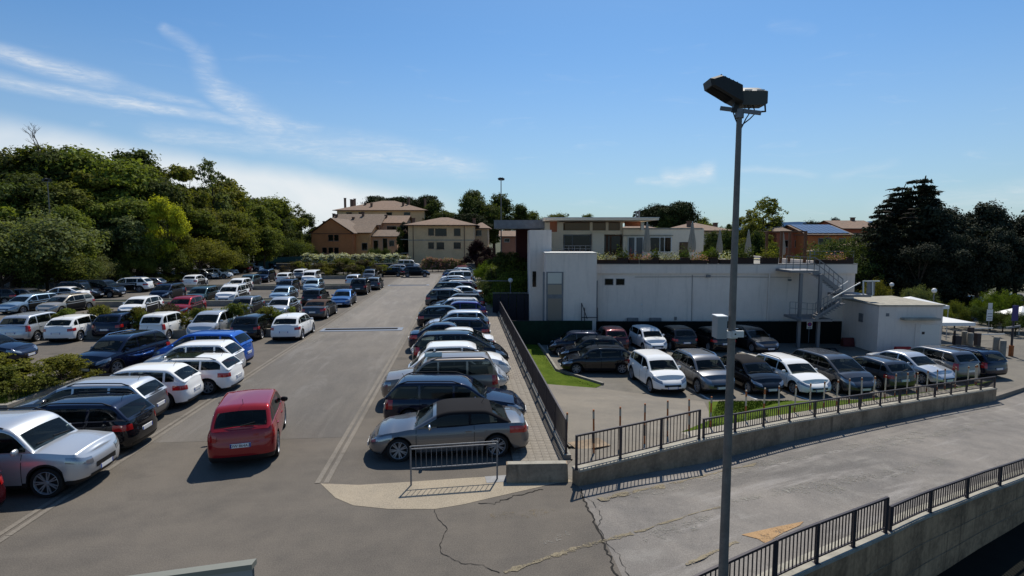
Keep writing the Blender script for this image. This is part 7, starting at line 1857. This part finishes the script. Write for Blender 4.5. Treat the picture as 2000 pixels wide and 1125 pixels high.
g3 = 'cars in the left part of the car park'
for key, col, px, py, h, lab, kw in [
    ('suv', 'navy', 188, 742, 'T', 'dark blue SUV with chrome roof rails facing us at the aisle', dict(da=-14)),
    ('mpv', 'silver', 22, 672, 'A', 'silver-green estate cut by the left edge, tail towards us', {}),
    ('hatch', 'white', 112, 671, 'A', 'white hatchback with red tail lamps, second from the left edge', {}),
    ('hatch', 'navy', 205, 664, 'A', 'dark blue hatchback between two white hatchbacks', {}),
    ('minicar', 'white', 296, 667, 'A', 'small upright white hatchback with tall red tail lamps', {}),
    ('mpv', 'silver', 388, 668, 'T', 'silver compact people carrier facing us before the planter hedge', {}),
    ('hatch', 'black', 474, 667, 'A', 'black hatchback right of the silver compact people carrier', {}),
    ('hatch', 'white', 556, 668, 'A', 'older white hatchback at the lane corner in front of the planter', {}),
    ('wagon', 'lightblue', 18, 615, 'T', 'grey-blue estate at the left edge, second row', dict(da=-10)),
    ('wagon', 'beige', 92, 616, 'T', 'beige metallic estate facing us in the second left row', dict(da=-8)),
    ('hatch', 'white', 248, 621, 'T', 'white hatchback facing us, its nose hidden by planter shrubs', {}),
    ('hatch', 'red', 338, 622, 'T', 'red car hidden behind the planter shrubs, only its roof showing', {}),
    ('hatch', 'grey', 462, 620, 'T', 'grey hatchback facing us behind the planter, left of the beige saloon', {}),
    ('sedan', 'silver', 535, 624, 'T', 'silver-beige saloon facing us behind the planter', {}),
    ('coupe', 'darkgrey', 612, 626, 'A', 'dark cabriolet with a rusty brown fabric top near the lane', dict(roof='rust')),
    ('mpv', 'navy', 306, 590, 'T', 'dark blue estate facing us above the red car', {}),
    ('crossover', 'teal', 375, 599, 'T', 'dark teal crossover facing us, left of the white SUV', {}),
    ('suv', 'white', 437, 596, 'T', 'white SUV facing us with a dark grille, behind the grey hatchback', {}),
    ('sedan', 'lightblue', 541, 592, 'T', 'light blue saloon facing us behind the silver-beige saloon', {}),
    ('hatch', 'black', 607, 598, 'A', 'black hatchback, tail towards us, left of the blue saloon', {}),
    ('sedan', 'midblue', 662, 601, 'T', 'blue saloon facing us beside the bare planter wall', {}),
    ('hatch', 'white', 368, 562, 'A', 'white compact hatchback near the wood, tail towards us', {}),
    ('hatch', 'white', 454, 573, 'T', 'white hatchback facing us just behind the white SUV', {}),
    ('hatch', 'teal', 476, 562, 'T', 'dark grey green hatchback facing us behind a white hatchback', {}),
    ('suv', 'navy', 508, 553, 'T', 'dark blue SUV facing us high in the left rows', {}),
    ('wagon', 'navy', 550, 575, 'T', 'dark blue estate facing us behind the light blue saloon', {}),
    ('hatch', 'white', 550, 556, 'A', 'white hatchback, tail towards us, behind the dark blue estate', {}),
    ('van', 'white', 600, 556, 'T', 'white boxy van-like car facing us in the middle rows', {}),
    ('hatch', 'lightblue', 604, 573, 'T', 'pale blue-white hatchback in front of the white boxy car', {}),
    ('suv', 'black', 698, 577, 'A', 'black SUV, tail towards us, by the lane behind the planter end', {}),
    ('hatch', 'silver', 688, 560, 'A', 'silver car with pale roof peeping out behind the black SUV', {}),
    ('hatch', 'darkgrey', 727, 567, 'A', 'dark silver hatchback, tail towards us, nearest the lane past the black SUV', {}),
    ('hatch', 'grey', 583, 547, 'A', 'grey-roofed white hatchback before the farthest planter', dict(roof='white')),
    ('hatch', 'darkgrey', 719, 548, 'T', 'dark hatchback facing us beside the black hatchback turned sideways', {})]:
    kw = dict(kw); car_px(key, col, px, py, h, lab, g3, da=kw.pop('da', rnd.uniform(-2, 2)), **kw)
for key, col, px, py, h, lab, da in [
    ('sedan', 'navy', -30, 706, 'R', 'dark blue car nose cut by the left edge above the shrubs', 0),
    ('wagon', 'black', -10, 594, 'L', 'dark estate at the left edge under the overhanging trees', 6), ('sedan', 'darkgrey', 55, 592, 'R', 'dark saloon with bright windscreen under the overhanging trees', -4),
    ('sedan', 'white', 122, 588, 'L', 'white saloon parked sideways under the trees', 5), ('suv', 'black', 158, 583, 'R', 'black SUV facing right under the trees beside the white saloon', -6), ('van', 'black', 200, 580, 'R', 'black van in the shade of the wood', -4),
    ('suv', 'white', 254, 570, 'L', 'white coupe-backed SUV parked sideways by the wood', 4), ('hatch', 'grey', 288, 566, 'L', 'grey hatchback half hidden behind the white coupe-backed SUV', 3),
    ('hatch', 'silver', 398, 545, 'R', 'silver-pink hatchback parked sideways near the wood', -4), ('sedan', 'white', 424, 543, 'R', 'white saloon nose beside the silver-pink hatchback', -4), ('wagon', 'silver', 437, 537, 'R', 'silver estate against the far part of the wood', -4),
    ('suv', 'darkred', 466, 534, 'L', 'dark red SUV with an open boot in the shade of the wood', 5), ('hatch', 'silver', 492, 530, 'R', 'silver hatchback right of the dark red SUV', -4), ('wagon', 'white', 505, 525, 'R', 'white estate at the far end of the wood row', -4), ('hatch', 'navy', 522, 525, 'R', 'dark blue hatchback, last of the wood row', -4),
    ('wagon', 'silver', 610, 532, 'L', 'pale silver estate parked sideways beside the farthest planter', 10),
    ('hatch', 'black', 762, 540, 'L', 'black hatchback parked sideways at the far left of the lane', 2), ('wagon', 'silver', 770, 534, 'L', 'silver estate half hidden behind the black sideways hatchback', 4), ('van', 'white', 800, 527, 'R', 'white van-like car at the very end of the lane', -2),
    ('suv', 'black', 813, 541, 'R', 'black off-roader crossing at the end of the lane', 3)]:
    car_px(key, col, px, py, h, lab, g3, end='c', da=da)
# the yard by the white building
g4 = 'cars parked in the yard by the white building'
for key, col, px, py, h, lab, da in [
    ('crossover', 'white', 1309, 774, 'T', 'white hatchback facing us at the left end of the front yard row', 3), ('suv', 'grey', 1404, 776, 'T', 'grey SUV facing us next to the white hatchback, left of the lamp post', 4), ('hatch', 'black', 1502, 776, 'T', 'black cabriolet with a fabric top just right of the lamp post', 5),
    ('wagon', 'white', 1592, 777, 'T', 'white estate facing us with roof rails in the front yard row', 6), ('bmpv', 'darkgrey', 1680, 775, 'T', 'dark grey people carrier with a huge windscreen in the front yard row', 6),
    ('hatch', 'darkgrey', 1758, 767, 'A', 'dark hatchback with its tail to the bollards in the front yard row', 8), ('sedan', 'silver', 1836, 756, 'T', 'silver saloon with a gleaming white bonnet, third from the right end', 12), ('mpv', 'grey', 1884, 748, 'A', 'grey people carrier, second from the right end, tail towards us', 10), ('estate', 'navy', 1938, 741, 'A', 'dark blue-black estate at the right end of the front yard row', 10),
    ('hatch', 'darkred', 1208, 690, 'A', 'dark red-black hatchback with a sun glint on its rear window', -2), ('smallhatch', 'white', 1281, 690, 'T', 'small white hatchback facing us in the back yard row', 4), ('hatch', 'black', 1340, 688, 'A', 'black hatchback, tail towards us, right of the small white one', 2),
    ('hatch', 'black', 1414, 690, 'A', 'black hatchback with an open tailgate behind the lamp post cabinet', 4), ('wagon', 'darkgrey', 1497, 692, 'T', 'dark grey-black estate facing us, last of the back yard row', 8)]:
    kw = {'roof': 'softtop'} if 'cabriolet' in lab else {}
    car_px(key, col, px, py, h, lab, g4, z=1, da=da, **kw)
for key, col, px, py, lab, da in [('smallhatch', 'navy', 1124, 690, 'dark blue small car parked nose to the lawn, farthest of three', -6), ('hatch', 'black', 1155, 704, 'black hatchback in the middle of three cars facing the lawn', -6), ('hatch', 'black', 1166, 724, 'black hatchback nearest of three cars facing the lawn', -4)]:
    p = LG(px, py); car_at(key, col, p.x, p.y, 'L', lab, g4, lotz(p), da)
# shaded cars under the oaks at the right
for px, py, D, key, col, lab in ((1748, 566, 62, 'sedan', 'silver', 'silver saloon in the shade left of the dark oaks'), (1768, 566, 63, 'hatch', 'white', 'white hatchback in the shade beside the silver saloon'), (1885, 570, 64, 'hatch', 'silver', 'silver car glinting in the deep shade of the oaks'), (1962, 566, 66, 'wagon', 'navy', 'dark blue estate in the deep shade of the oaks')):
    c = CF(XAT(px, D, -1.8), D); car_at(key, col, c.x, c.y, 'L', lab, 'cars in the shade of the oaks', lotz(c), 10)
# open tailgate and sunroof
for o in list(COL.objects):
    if o.get('label', '').startswith('black hatchback with an open tailgate'):
        tg = MB(); tg.grid([[(-1.55 - .0, y, 1.46), (-1.95, y, 1.62), (-2.45, y, 1.72)] for y in (-.6, -.3, 0, .3, .6)]); t2 = tg.build('open_tailgate', paint('white'), o)
        md = t2.modifiers.new('thick', 'SOLIDIFY'); md.thickness = .05
    if o.get('label', '').startswith('beige-brown boxy'):
        MB().box((-.05, -.42, 1.775), (.62, .42, 1.782)).build('sunroof', M_GLASS, o)
    if o.get('label', '').startswith('white sports estate'):
        MB().box((-.75, -.52, 1.495), (.35, .52, 1.50)).build('glass_roof', M_GLASS, o)
